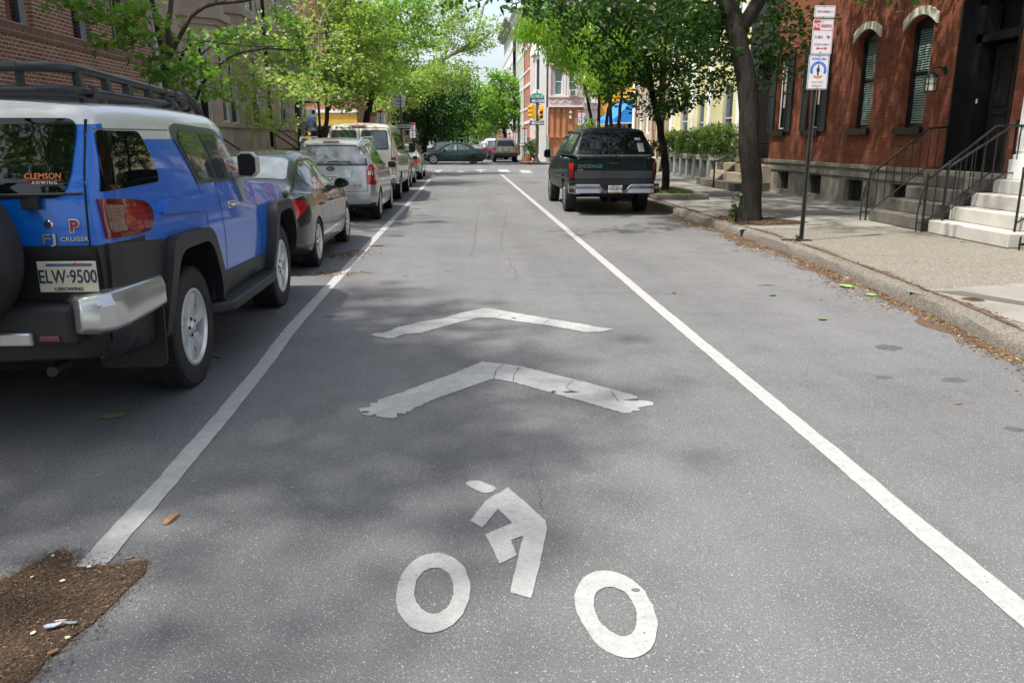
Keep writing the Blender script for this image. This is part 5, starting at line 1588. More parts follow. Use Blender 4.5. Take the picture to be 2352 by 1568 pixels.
# tail lights
for sg in (1, -1):
    base_ = fj.patch('tail_light', [(.075, 1.135), (.30, 1.125), (.52, 1.125)] + [(.54 + .115 * math.cos(t), 1.21 + .085 * math.sin(t)) for t in np.linspace(-1.4, 1.4, 12)] + [(.40, 1.318), (.075, 1.34)], 'side', REDL2, thick=.018, sgn=sg)
    fj.patch('reflector', rnd([(.10, 1.165), (.27, 1.16), (.30, 1.235), (.27, 1.295), (.10, 1.31)], .02), 'side', simple('amber_grey_lens', (.24, .15, .11), .12, coat=1, var=.4, vscale=50) if sg > 0 else CLEARL, thick=.022, sgn=sg, parent=base_)
    fj.patch('brake_lens', [(.395 + .15 * math.cos(t), 1.217 + .080 * math.sin(t)) for t in np.linspace(0, 2 * PI, 24, endpoint=False)], 'side', simple('rich_red_lens', (.26, .004, .008), .15, coat=1) if sg > 0 else REDL, thick=.026, sgn=sg, parent=base_)
    fj.patch('lens_bars', [[(.11, z), (.23, z), (.23, z + .005), (.11, z + .005)] for z in np.arange(1.18, 1.30, .018)], 'side', m_('lens_brown', (.22, .15, .10), .3), off=.026, sgn=sg, parent=base_)
# rear bumper: black centre, silver corners
mb = MB(); mb.box((-.78, -.12, .60), (.78, .15, .82)); mb.build('rear_bumper', BLACKP, fj.root, bevel=.03)
SILV = simple('silver_bumper_paint', (.55, .55, .55), .22, .75, var=.04)
for sg in (1, -1):
    mb = MB(); secs = []
    for (x, y, z0_, z1_, d) in ((.80, -.11, .70, .80, .12), (.835, -.14, .665, .855, .16), (.93, -.13, .66, .87, .2), (.985, -.08, .66, .875, .2), (1.005, .04, .66, .875, .25), (1.015, .34, .665, .865, .2), (1.015, .56, .67, .86, .1)):
        secs.append([(x, y, z0_ + .03), (x + .0, y, z1_ - .05), (x - .03, y + .03, z1_), (x - .12, y + d, z1_), (x - .12, y + d, z0_), (x - .04, y + .03, z0_)])
    vs = [(sg * p[0], p[1], p[2]) for q in secs for p in q]
    fs = [(i * 6 + j, i * 6 + (j + 1) % 6, (i + 1) * 6 + (j + 1) % 6, (i + 1) * 6 + j) for i in range(6) for j in range(6)] + [tuple(range(6)), tuple(range(36, 42))]
    mb.quadmesh(vs, fs, 0, True); mb.build('bumper_corner', SILV, fj.root, bevel=.01, auto=32)
fj.box('bumper_insert', (-.40, -.15, .615), (.58, -.115, .685), SILV)
fj.box('bumper_reflector', (.61, -.13, .635), (.71, -.119, .662), REDL2, .003)
fj.box('chassis', (-.72, .62, .27), (.72, 4.3, .50), BLACK, .02)
mb = MB(); mb.tube([(.55, .06, .42), (.50, .2, .40), (.48, .5, .38)], .028, 10); mb.build('exhaust', simple('old_exhaust', (.05, .038, .028), .7, .3), fj.root)
for Y_ in (RA, FA):
    mb = MB(); mb.tube([(-.8, Y_, .40), (.8, Y_, .40)], .05, 8); mb.lathe([(0, -.12), (.14, -.08), (.14, .08), (0, .12)], (0, Y_, .40), 12, 'x'); mb.build('axle', BLACK, fj.root)
fj.wheels([RA, FA], .955, .405, .26, .64, 6, swidth=.58)
# running boards
for sg in (1, -1):
    mb = MB(); P = resample([(sg * .93, 1.60), (sg * 1.06, 1.72), (sg * 1.08, 1.9), (sg * 1.08, 3.05), (sg * 1.05, 3.2), (sg * .93, 3.28)], .08)
    mb.prism([(p.x, p.y) for p in P] + [(sg * .86, 3.25), (sg * .86, 1.62)], .40, .475, 'z'); mb.build('running_board', BLACKP, fj.root, bevel=.02)
# spare wheel with black cover
sw_ = thing('spare_wheel', None, None, (.14, -.32, 1.09)); sw_.parent = fj.root
mb = MB(); mb.lathe([(.0, -.03), (.15, -.03), (.36, -.02), (.425, .02), (.44, .08), (.44, .22), (.40, .27), (0, .27)], n=48, axis='y'); mb.build('tyre', RUBBER, sw_)
mb = MB(); mb.lathe([(.0, -.05), (.2, -.045), (.30, -.035), (.33, -.022)], n=40, axis='y'); mb.build('cover', BLACKP, sw_)
# handle, mirror, lock, badges
for sg in (1, -1):
    h_, n_ = fj.hit('side', 2.3, 1.14, sg)
    mb = MB(); mb.box((-.008, -.10, -.025), (.012, .10, .03)); mb.tube([(.02, -.09, .0), (.045, -.06, .004), (.045, .06, .004), (.02, .09, 0)], .014, 8)
    q = mb.build('door_handle', simple('satin_silver', (.6, .6, .6), .25, .8), fj.root, bevel=.006); q.location = h_ + n_ * .004
    if sg < 0: q.scale = (-1, 1, 1)
fj.mirror(.965, 2.48, 1.44, simple('mirror_grey', (.40, .39, .36), .35), (.155, .16, .20), simple('mirror_back', (.01, .01, .011), .3))
for sg in (1, -1):
    fj.patch('mirror_mount', [(2.50, 1.33), (2.78, 1.33), (2.66, 1.14), (2.62, 1.14)], 'side', m_('mirror_grey', (.3, .3, .3)), thick=.02, sgn=sg)
h_, n_ = fj.hit('rear', .66, 1.215); mb = MB(); mb.lathe([(0, -.006), (.018, -.006), (.024, 0), (.024, .01)], (0, 0, 0), 16, 'y'); q = mb.build('lock', CHROME, fj.root); q.location = h_
h_, n_ = fj.hit('rear', .6, 1.33); mb = MB(); mb.box((-.04, -.03, -.035), (.04, .03, .035)); mb.tube([(-.0, -.03, .03), (-.2, -.035, .02), (-.35, -.03, -.01)], .008, 6); mb.tube([(-.30, -.045, .035), (.28, -.05, .045)], .009, 6); q = mb.build('rear_wiper', BLACKP, fj.root, bevel=.008); q.location = h_ + Vector((0, -.02, 0))
def badge(car, body, x, z, size, mat, sx=1, bold=.002, name='lettering', ext=.002, tilt=None, spacing=1, off=.007):
    h_, n_ = car.hit('rear', x, z)
    tl = math.atan2(n_.z, -n_.y)
    return text(name, body, car.root, facing((h_.x, h_.y - off, h_.z), math.atan2(n_.x, -n_.y), -tl), size, mat, ext, bold, sx, spacing=spacing)
SILB = simple('badge_silver', (.45, .46, .46), .25, .8)
badge(fj, 'FJ', .66, 1.142, .068, SILB, 1.45, .0015, spacing=1.1)
badge(fj, 'CRUISER', .782, 1.140, .031, SILB, 1.1, .0004, spacing=1.05)
badge(fj, 'P', .785, 1.205, .082, WHITEP, 1.0, .007, off=.006)
badge(fj, 'P', .785, 1.205, .080, simple('maroon', (.25, .015, .03), .4), 1.0, .003, off=.010)
ORC = simple('decal_orange', (.62, .16, .03), .5)
badge(fj, 'CLEMSON', .655, 1.457, .043, ORC, .90, .0, off=.012)
badge(fj, 'ROWING', .665, 1.425, .019, WHITEP, 1.2, .0, spacing=1.4, off=.012)
mb = MB(); h_, n_ = fj.hit('rear', .655, 1.44); mb.box((h_.x - .095, h_.y - .016, 1.437), (h_.x + .095, h_.y - .012, 1.4395)); mb.build('decal_line', ORC, fj.root)
pl_ = fj.plate(.75, -.035, .955, 'ELW\u00b79500', PLATE, m_('plate_blue_band', (.04, .09, .25), .4), 0, 'USROWING', .295, .16)
mb = MB(); mb.prism([(.02, .066), (.05, .058), (.05, .063), (.09, .061), (.082, .066), (.09, .071), (.05, .069), (.05, .074)], -.0085, -.0078, 'y'); mb.build('keystone_mark', REDL, pl_)
# roof rack
rk = thing('roof_rack', None, None, (0, 0, .025)); rk.parent = fj.root
def loop(z, x, y0_, y1_, r, rise=0):
    P = rnd([(x, y0_), (x, y1_), (-x, y1_), (-x, y0_)], r, 6)
    return [(p[0], p[1], z - rise * max(0, (p[1] - (y1_ - .5)) / .5) ** 1.5) for p in P]
RM = simple('rack_black', (.016, .0165, .018), .38)
P = loop(1.985, .68, .34, 2.42, .22, .14); mb = MB(); mb.tube(P + [P[0]], .027, 12, cap=False); mb.build('upper_rail', RM, rk)
P = loop(1.872, .70, .36, 2.08, .16, .03); mb = MB(); mb.tube(P + [P[0]], .024, 12, cap=False); mb.build('lower_rail', RM, rk)
for sg in (1, -1):
    for y_ in (.5, .85, 1.15, 1.5, 1.8, 2.0):
        mb = MB(); mb.tube([(sg * .69, y_, 1.88), (sg * .68, y_, 1.97)], [.034, .024], 8); mb.build('post', RM, rk)
    for y_ in (.62, 1.85):
        mb = MB(); mb.tube([(sg * .71, y_, 1.79), (sg * .70, y_, 1.9)], [.045, .03], 10); mb.prism(blob(sg * .70, y_, .06, .12, 12, 0), 1.785, 1.835, 'z'); mb.build('foot', RM, rk)
    mb = MB(); mb.tube([(sg * .68, 2.2, 1.95), (sg * .70, 2.34, 1.89), (sg * .71, 2.44, 1.83), (sg * .71, 2.47, 1.76)], .032, 10); mb.build('front_leg', RM, rk)
for x_ in (-.52, -.15, .25, .45):
    mb = MB(); mb.tube([(x_, .36, 1.97), (x_, .36, 1.885)], .024, 8); mb.build('post', RM, rk)
for k in range(8):
    mb = MB(); mb.tube([(-.70, .55 + .22 * k, 1.875), (.70, .55 + .22 * k, 1.875)], .017, 6); mb.build('cross_bar', RM, rk)
# front end (mostly unseen)
fj.patch('headlight', [(x_ + .11 * math.cos(t), .98 + .11 * math.sin(t)) for x_ in (.55,) for t in np.linspace(0, 2 * PI, 16, endpoint=False)], 'front', CLEARL, thick=.02)
fj.patch('headlight', [(x_ + .11 * math.cos(t), .98 + .11 * math.sin(t)) for x_ in (-.55,) for t in np.linspace(0, 2 * PI, 16, endpoint=False)], 'front', CLEARL, thick=.02)
fj.patch('grille', rnd([(-.8, .84), (.8, .84), (.8, 1.10), (-.8, 1.10)], .05), 'front', BLACKP, off=.006)
mb = MB(); mb.box((-.9, 4.55, .48), (.9, 4.85, .74)); mb.build('front_bumper', SILV, fj.root, bevel=.04)

# ---------------------------------------------------------------- dark grey sedan
GREY = paint('grey_car_paint', (.030, .032, .035), .35, .25)
el = Car('dark_grey_sedan', 'dark grey sedan with red tail lights parked just ahead of the blue car', 'car', (-2.80, 9.72, 0))
ke = [(0, .30, .80, .93, .72, 1.02, .62, .10), (.25, .24, .86, .96, .80, 1.055, .66, .10), (.62, .22, .885, .97, .83, 1.10, .64, .12), (.95, .2, .885, .965, .835, 1.30, .60, .16), (1.3, .19, .885, .96, .835, 1.43, .575, .15),
      (1.9, .19, .885, .95, .835, 1.485, .57, .14), (2.5, .19, .885, .94, .83, 1.45, .57, .14), (2.95, .19, .885, .925, .83, 1.27, .60, .14), (3.35, .19, .885, .915, .82, 1.02, .66, .10), (3.9, .20, .88, .85, .80, .93, .66, .10), (4.3, .24, .83, .74, .76, .80, .62, .10), (4.5, .3, .76, .62, .7, .66, .58, .08)]
er, ef = 1.0, 3.65
el.body(ke, [GREY, BLACK], [(.2, .12), (.45, .03), (.62, .0), (.75, .05), (.95, .07), (1.1, .10)], [(.2, .08), (.5, .0), (.9, .1)], [(arch(er, .345, .32), .55), (arch(ef, .345, .32), .55)], rc=.26, fc=.35, zones=lambda c, n: 1 if (n.z < -.5 or c.z < .22) else 0, crown=.02)
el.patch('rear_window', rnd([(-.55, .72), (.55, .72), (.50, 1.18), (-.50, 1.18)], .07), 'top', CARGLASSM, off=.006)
el.patch('windshield', rnd([(-.60, 3.32), (.60, 3.32), (.52, 2.62), (-.52, 2.62)], .07), 'top', CARGLASS, off=.006)
el.both('window_surround', rnd([(.72, 1.0), (1.1, .965), (3.2, .935), (2.62, 1.31), (2.1, 1.385), (1.5, 1.375), (1.05, 1.24)], [.08, .08, .02, .1, .1, .1, .1]), m_('window_rubber', (.02, .02, .022), .3), off=.004)
el.both('rear_door_window', rnd([(1.12, .995), (1.87, .975), (1.62, 1.355), (1.42, 1.34), (1.12, 1.20)], [.05, .01, .02, .08, .06]), CARGLASSP, off=.007)
el.both('quarter_window', rnd([(.80, 1.015), (1.07, 1.0), (1.07, 1.18), (.95, 1.12)], .02), CARGLASS, off=.007)
el.both('front_door_window', rnd([(1.95, .972), (3.05, .95), (2.55, 1.29), (2.1, 1.355), (1.72, 1.358)], [.01, .01, .08, .06, .02]), CARGLASSP, off=.007)
el.seams([[(1.22, .98), (1.30, .8), (1.34, .65), (1.46, .28)], [(1.93, .97), (2.03, .7), (2.0, .28)], [(3.12, .93), (3.2, .7), (3.15, .28)], [(1.46, .27), (3.15, .27)]])
el.seams([[(-.56, 1.06), (-.60, .60), (-.3, .55), (.3, .55), (.60, .60), (.56, 1.06)]], 'rear', .007)
for sg in (1, -1):
    for y_ in (1.40, 2.16):
        h_, n_ = el.hit('side', y_, .80, sg); mb = MB(); mb.tube([(0, -.09, 0), (.03 * sg, -.06, 0), (.03 * sg, .06, 0), (0, .09, 0)], .013, 8); q = mb.build('door_handle', GREY, el.root); q.location = h_
el.patch('tail_light', rnd([(.44, .90), (.50, .70), (.76, .68), (.845, .80), (.83, .90), (.70, .935)], [.03, .05, .05, .06, .04, .04]), 'rear', REDL, thick=.012)
el.patch('tail_light', rnd([(-.44, .90), (-.50, .70), (-.76, .68), (-.845, .80), (-.83, .90), (-.70, .935)][::-1], .04), 'rear', REDL, thick=.012)
for sg in (1, -1):
    el.patch('brake_lens', [(sg * .66 + .075 * math.cos(t), .81 + .07 * math.sin(t)) for t in np.linspace(0, 2 * PI, 20, endpoint=False)], 'rear', m_('bright_red_lens', (.55, .02, .015), .1, coat=1), thick=.018)
el.patch('boot_lip', [(-.45, .965), (.45, .965), (.45, .985), (-.45, .985)], 'rear', GREY, thick=.02)
el.patch('bumper_reflector', [(.55, .40), (.72, .42), (.72, .45), (.55, .43)], 'rear', REDL2, thick=.01)
el.seams([[(.0, .36), (.62, .33)]], 'side', .02, mat=m_('window_rubber', (0, 0, 0)))
el.mirror(.83, 2.72, .99, BLACKP, (.22, .13, .15), None, shape='oval')
el.wheels([er, ef], .875, .325, .20, .70, 8, swidth=.34)
el.plate(0, -.02, .72, 'FBW-2210')
el.box('chassis', (-.6, .3, .17), (.6, 4.2, .3), BLACK)

# ---------------------------------------------------------------- silver wagon
SILP = paint('silver_car_paint', (.46, .47, .47), .55, .3)
ki = Car('silver_wagon', 'silver compact wagon with tall red tail lights between the grey sedan and the van', 'car', (-2.66, 16.4, 0))
kk = [(0, .32, .82, 1.10, .83, 1.55, .60, .12), (.3, .26, .885, 1.10, .855, 1.60, .62, .13), (1.2, .2, .905, 1.06, .86, 1.655, .62, .14), (2.2, .2, .905, 1.02, .86, 1.645, .62, .14), (2.9, .2, .905, 1.0, .85, 1.50, .62, .14), (3.35, .2, .90, .98, .84, 1.22, .66, .12), (3.75, .2, .89, .97, .82, 1.04, .68, .09), (4.2, .25, .85, .84, .8, .9, .66, .1), (4.5, .3, .78, .7, .72, .74, .6, .08)]
kr_, kf_ = .86, 3.52
ki.body(kk, [SILP, BLACK, BLACKP], [(.3, .05), (.5, .0), (.75, .02), (1.1, .08), (1.55, .28), (1.7, .34)], [(.2, .08), (.5, .0), (1, .12)], [(arch(kr_, .355, .33), .56), (arch(kf_, .355, .33), .56)], rc=.16, fc=.3, zones=lambda c, n: 1 if n.z < -.5 else (2 if c.z < .42 and c.y < .35 else 0), crown=.02)
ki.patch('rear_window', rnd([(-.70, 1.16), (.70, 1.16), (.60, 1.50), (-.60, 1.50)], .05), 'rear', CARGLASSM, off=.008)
ki.patch('rear_window_border', [(-.74, 1.125), (.74, 1.125), (.63, 1.53), (-.63, 1.53)], 'rear', m_('window_rubber', (0, 0, 0)), off=.004)
ki.both('window_surround', rnd([(.42, 1.16), (3.25, 1.03), (2.6, 1.46), (1.2, 1.55), (.5, 1.50)], [.04, .02, .15, .1, .08]), m_('window_rubber', (0, 0, 0)), off=.004)
for nm, pg in (('cargo_window', [(.50, 1.18), (.98, 1.15), (.98, 1.50), (.56, 1.47)]), ('rear_door_window', [(1.06, 1.15), (1.85, 1.12), (1.85, 1.51), (1.06, 1.51)]), ('front_door_window', [(1.93, 1.11), (3.05, 1.06), (2.55, 1.43), (1.93, 1.505)])):
    ki.both(nm, rnd(pg, .03), CARGLASSP if 'front' in nm else CARGLASS, off=.007)
ki.seams([[(1.02, 1.15), (1.05, .8), (1.22, .3)], [(1.89, 1.1), (1.92, .3)], [(3.1, 1.0), (3.12, .3)]])
ki.seams([[(-.70, 1.10), (-.72, .62), (.72, .62), (.70, 1.10)], [(-.44, 1.02), (-.40, .88), (.40, .88), (.44, 1.02)]], 'rear', .007)
for sg in (1, -1):
    tl_ = ki.patch('tail_light', rnd([(sg * .745, 1.14), (sg * .70, .95), (sg * .715, .76), (sg * .885, .74), (sg * .895, 1.0), (sg * .80, 1.15)][::sg], .03), 'rear', REDL, thick=.016)
    ki.patch('reversing_lens', rnd([(sg * .735, .94), (sg * .82, .94), (sg * .82, 1.02), (sg * .735, 1.02)][::sg], .015), 'rear', CLEARL, thick=.02, parent=tl_)
    mb = MB(); mb.tube([(sg * .60, .25, 1.585), (sg * .61, .4, 1.67), (sg * .61, 2.2, 1.69), (sg * .60, 2.5, 1.60)], .018, 6); mb.build('roof_rail', SILP, ki.root)
ki.patch('brake_light', [(-.16, 1.575), (.16, 1.575), (.16, 1.60), (-.16, 1.60)], 'rear', REDL, thick=.03)
mb = MB(); mb.tube([(-.05, -.0, 1.20), (.10, -.01, 1.215), (.42, .0, 1.20)], .016, 6); q = mb.build('rear_wiper', BLACKP, ki.root); q.location = (0, .06, 0)
badge(ki, 'LX V6', .52, .74, .055, m_('badge_dark', (.12, .12, .12), .4), 1.2, .001)
mb = MB(); h_, n_ = ki.hit('rear', 0, 1.07); mb.prism([(.085 * math.cos(t), .045 * math.sin(t)) for t in np.linspace(0, 2 * PI, 20, endpoint=False)], -.02, .0, 'y'); q = mb.build('emblem', BLACKP, ki.root); q.location = h_
mb = MB(); mb.tube([(.075 * math.cos(t), -.022, .037 * math.sin(t)) for t in np.linspace(0, 2 * PI, 21)], .006, 5, cap=False); e_ = mb.build('ring', CHROME, q)
text('lettering', 'KIA', q, facing((0, -.024, 0)), .055, CHROME, .002, .002, 1.1)
ki.patch('rear_bumper', rnd([(-.86, .40), (.86, .40), (.89, .60), (-.89, .60)], .03), 'rear', SILP, thick=.03)
ki.plate(0, .0, .86, 'GTR-4127'); ki.box('chassis', (-.6, .3, .18), (.6, 4.2, .34), BLACK)
mb = MB(); mb.tube([(.0, 1.2, 1.68), (-.0, 1.0, 1.85)], .006, 5); q = mb.build('antenna', BLACKP, ki.root); q.location = (-.35, -.3, 0)
mb = MB(); mb.tube([(.45, -.02, .30), (.45, .4, .30)], .035, 10); mb.build('exhaust', CHROME, ki.root)
ki.mirror(.87, 2.95, 1.07, SILP, (.21, .13, .16), None)
ki.wheels([kr_, kf_], .895, .335, .20, .68, 7, swidth=.4)

# ---------------------------------------------------------------- cream van
CRP = paint('cream_van_paint', (.58, .55, .45), .1, .3)
vn = Car('cream_van', 'tall cream passenger van with two square rear windows parked ahead of the silver wagon', 'van', (-2.74, 21.75, 0))
kv = [(0, .50, .94, 1.30, .93, 1.96, .78, .12), (.4, .42, .985, 1.30, .965, 2.02, .80, .14), (2.5, .38, .99, 1.28, .965, 2.04, .79, .15), (3.8, .38, .99, 1.26, .96, 2.00, .78, .15), (4.2, .38, .99, 1.24, .955, 1.80, .79, .14), (4.6, .38, .98, 1.22, .94, 1.42, .82, .12), (4.85, .4, .97, 1.15, .92, 1.23, .8, .1), (5.3, .45, .93, 1.0, .9, 1.06, .78, .1), (5.45, .5, .9, .9, .85, .95, .75, .08)]
vr, vf = 1.35, 4.62
vn.body(kv, [CRP, BLACK], [(.5, .0), (1.25, .0), (1.85, .12), (2.05, .2)], [(.4, .02), (1, .0)], [(arch(vr, .42, .37), .6), (arch(vf, .42, .37), .6)], rc=.10, fc=.15, zones=lambda c, n: 1 if n.z < -.5 else 0, crown=.045)
for sg in (1, -1):
    w0, w1 = (.06, .76) if sg > 0 else (-.72, -.04)
    vn.patch('rear_window_rubber', rnd([(w0 - .01, 1.37), (w1 + .01, 1.37), (w1 - .03, 1.87), (w0 + .0, 1.87)], .06), 'rear', m_('window_rubber', (0, 0, 0)), off=.005)
    vn.patch('rear_window', rnd([(w0 + .02, 1.40), (w1 - .02, 1.40), (w1 - .06, 1.84), (w0 + .03, 1.84)], .06), 'rear', CARGLASSP, off=.009)
    vn.patch('tail_light', rnd([(sg * .82, .87), (sg * .955, .87), (sg * .94, 1.18), (sg * .82, 1.18)][::sg], .015), 'rear', REDL2, thick=.02)
    vn.patch('reversing_lens', rnd([(sg * .83, .88), (sg * .945, .88), (sg * .945, .96), (sg * .83, .96)][::sg], .01), 'rear', CLEARL, thick=.024)
vn.patch('brake_light', [(-.18, 1.955), (.18, 1.955), (.18, 1.985), (-.18, 1.985)], 'rear', REDL, thick=.03)
vn.seams([[(.01, .62), (.01, 1.95)], [(-.84, 1.93), (-.84, .62), (.84, .62), (.84, 1.93)], [(-.84, 1.93), (.84, 1.93)]], 'rear', .012)
for nm, pg in (('cargo_window', [(.35, 1.38), (1.55, 1.36), (1.55, 1.82), (.42, 1.82)]), ('sliding_window', [(1.68, 1.36), (2.9, 1.34), (2.9, 1.82), (1.68, 1.82)]), ('front_door_window', [(3.05, 1.33), (4.35, 1.30), (3.95, 1.74), (3.05, 1.80)])):
    vn.both(nm, rnd(pg, .05), CARGLASS, off=.007)
vn.seams([[(1.62, 1.9), (1.62, .5)], [(2.98, 1.9), (2.98, .5)], [(4.2, 1.3), (4.25, .5)], [(.2, 1.0), (4.4, .96)], [(.2, .82), (.9, .82)]])
mb = MB(); mb.box((-.98, -.14, .50), (.98, .08, .68)); mb.box((-.98, -.12, .66), (.98, .05, .72)); mb.build('rear_bumper', simple('worn_chrome', (.5, .5, .5), .2, .9), vn.root, bevel=.025)
vn.box('hitch_step', (-.9, -.10, .36), (.9, .05, .50), BLACKP)
vn.box('chassis', (-.65, .3, .28), (.65, 5.1, .5), BLACK)
vn.mirror(1.02, 4.28, 1.38, BLACKP, (.20, .16, .28), None)
mb = MB(); mb.tube([(.02, -.02, 1.10), (.02, -.06, 1.16), (.02, -.02, 1.22)], .012, 6); mb.build('door_handle', BLACKP, vn.root)
vn.wheels([vr, vf], .965, .37, .24, .58, 8, swidth=.3)
vn.plate(-.55, -.02, .80, 'GLR-3062')

# ---------------------------------------------------------------- generic sedans for the row
def sedan(name, label, loc, rz, col, lt='side', group=None, glassm=CARGLASS, wheels=True, txt='HBR-1174', L_=4.55, H_=1.43, plate=True):
    c = Car(name, label, 'car', loc, rz, group)
    f = H_ / 1.43
    K = [(0, .32, .76, .90 * f, .70, .97 * f, .60, .08), (.25, .25, .84, .93 * f, .78, 1.01 * f, .66, .09), (.8, .2, .87, .94 * f, .81, 1.045 * f, .64, .10), (1.15, .2, .875, .93 * f, .815, 1.27 * f, .60, .14), (1.5, .19, .875, .925 * f, .815, 1.40 * f, .57, .14), (2.1, .19, .875, .92 * f, .815, 1.43 * f, .565, .13), (2.6, .19, .875, .91 * f, .81, 1.38 * f, .565, .13), (3.0, .19, .875, .90 * f, .81, 1.18 * f, .60, .13), (3.35, .19, .87, .89 * f, .80, .98 * f, .64, .1), (3.9, .2, .86, .82 * f, .78, .89 * f, .64, .1), (L_ - .2, .25, .80, .70 * f, .72, .76 * f, .6, .08), (L_, .32, .72, .6 * f, .66, .64 * f, .56, .07)]
    c.body(K, [col, BLACK], [(.2, .1), (.45, .02), (.65, .0), (.9, .06), (1.1, .1)], [(.2, .1), (.5, 0), (.9, .12)], [(arch(.95, .345, .32), .53), (arch(3.65, .345, .32), .53)], rc=.2, fc=.3, zones=lambda q, n: 1 if n.z < -.5 else 0, crown=.02)
    c.patch('rear_window', rnd([(-.54, .86), (.54, .86), (.49, 1.34), (-.49, 1.34)], .07), 'top', glassm, off=.006)
    c.patch('windshield', rnd([(-.58, 3.28), (.58, 3.28), (.5, 2.70), (-.5, 2.70)], .07), 'top', glassm, off=.006)
    c.both('rear_door_window', rnd([(1.22, .965 * f), (2.0, .955 * f), (2.0, 1.335 * f), (1.62, 1.32 * f), (1.25, 1.12 * f)], .03), glassm, off=.007)
    c.both('front_door_window', rnd([(2.06, .955 * f), (3.1, .935 * f), (2.72, 1.22 * f), (2.4, 1.33 * f), (2.06, 1.335 * f)], .03), glassm, off=.007)
    c.seams([[(1.2, .95 * f), (1.25, .7), (1.4, .28)], [(2.03, 1.33 * f), (2.03, .28)], [(3.12, .92 * f), (3.15, .28)], [(1.4, .27), (3.15, .27)]], wd=.009)
    c.seams([[(-.54, 1.0 * f), (-.58, .58), (.58, .58), (.54, 1.0 * f)]], 'rear', .008)
    for sg in (1, -1):
        if lt == 'side': c.patch('tail_light', rnd([(sg * .50, .70), (sg * .80, .68), (sg * .80, .88), (sg * .56, .90)][::sg], .03), 'rear', REDL, thick=.012)
        else: c.patch('tail_light', rnd([(-.0, .70), (.30, .70), (.36, .88), (.0, .88)], .04), 'side', REDL, thick=.012, sgn=sg)
        for y_ in (1.5, 2.2):
            h_, n_ = c.hit('side', y_, .80, sg); mb = MB(); mb.tube([(0, -.08, 0), (.025 * sg, -.05, 0), (.025 * sg, .05, 0), (0, .08, 0)], .013, 6); q = mb.build('door_handle', col, c.root); q.location = h_
    c.patch('headlight', rnd([(.42, .60), (.68, .62), (.66, .72), (.45, .70)], .03), 'front', CLEARL, thick=.01)
    c.patch('headlight', rnd([(-.68, .62), (-.42, .60), (-.45, .70), (-.66, .72)], .03), 'front', CLEARL, thick=.01)
    c.mirror(.82, 2.85, .96, col, (.18, .11, .13), None)
    c.wheels([.95, 3.65], .865, .325, .20, .68, 8, swidth=.34)
    if plate: c.plate(0, -.01, .66, txt)
    c.box('chassis', (-.55, .3, .17), (.55, L_ - .4, .3), BLACK)
    return c
TANP = paint('champagne_paint', (.33, .30, .25), .6, .3)
sedan('champagne_sedan', 'champagne sedan mostly hidden beyond the cream van, its rear wheel just showing', (-2.74, 28.3, 0), 0, TANP)
sedan('silver_sedan', 'silver sedan with dark red tail light, last parked car on the left before the intersection', (-2.62, 33.8, 0), 0, SILP, txt='EKW-5518', glassm=CARGLASSP)
GRN = paint('dark_green_paint', (.010, .045, .038), .4, .3)
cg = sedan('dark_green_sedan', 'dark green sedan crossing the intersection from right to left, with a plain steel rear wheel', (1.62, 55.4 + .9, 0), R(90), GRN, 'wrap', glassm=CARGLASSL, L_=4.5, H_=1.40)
for o in cg.root.children:
    if o.name.startswith('wheel') and abs(o.location.y - .95) < .1:
        for ch in o.children:
            if ch.name.startswith('rim'): ch.data = ch.data.copy(); ch.data.materials[0] = simple('steel_wheel_brown', (.05, .042, .035), .6, .3) if 'steel_wheel_brown' not in bpy.data.materials else bpy.data.materials['steel_wheel_brown']
cg.both('side_moulding', [(.5, .52), (3.3, .50), (3.3, .54), (.5, .56)], GRN, thick=.012)
sedan('dark_parked_sedan', 'dark sedan parked beyond the intersection on the left, facing the camera behind the green sedan', (-1.55, 67.2, 0), R(180), paint('dark_maroon_paint', (.04, .035, .04), .4, .3), glassm=CARGLASSP, plate=False)
sedan('black_parked_sedan', 'dark sedan roof just showing above the green sedan, farther along the left kerb', (-1.7, 74.5, 0), R(180), paint('black_paint', (.012, .012, .014), .3, .3), plate=False)
sedan('blue_grey_sedan', 'blue grey sedan parked directly in front of the tan SUV on the right', (2.78, 66.2, 0), 0, paint('blue_grey_paint', (.06, .10, .17), .5, .3), glassm=CARGLASSP)
# white minivan beyond
WHP = paint('white_car_paint', (.55, .57, .58), .1, .3)
mv = Car('white_minivan', 'white minivan with pale rear window farther up the right side beyond the tan SUV', 'van', (2.55, 71.5, 0))
mv.body([(0, .35, .88, 1.05, .88, 1.55, .68, .12), (.4, .28, .95, 1.05, .92, 1.66, .72, .14), (2.5, .22, .96, 1.0, .92, 1.70, .7, .15), (3.2, .22, .96, .98, .9, 1.5, .7, .14), (3.9, .22, .95, .95, .88, 1.08, .7, .1), (4.6, .3, .85, .75, .8, .82, .66, .08)], [WHP, BLACK], [(.3, .03), (1.0, .0), (1.6, .2)], [(.3, .05), (1, .1)], [(arch(.95, .36, .34), .6), (arch(3.75, .36, .34), .6)], zones=lambda c, n: 1 if n.z < -.5 else 0)
mv.patch('rear_window', rnd([(-.72, 1.08), (.72, 1.08), (.62, 1.5), (-.62, 1.5)], .05), 'rear', CARGLASSP, off=.008)
for sg in (1, -1): mv.patch('tail_light', rnd([(sg * .76, .85), (sg * .9, .85), (sg * .9, 1.05), (sg * .76, 1.05)][::sg], .02), 'rear', REDL, thick=.014)
mv.both('side_window', rnd([(.35, 1.08), (3.4, 1.03), (2.9, 1.42), (.45, 1.5)], .05), CARGLASS, off=.007); mv.plate(0, -.01, .8, 'DHK-8841'); mv.wheels([.95, 3.75], .94, .34, .2, .66, 6)
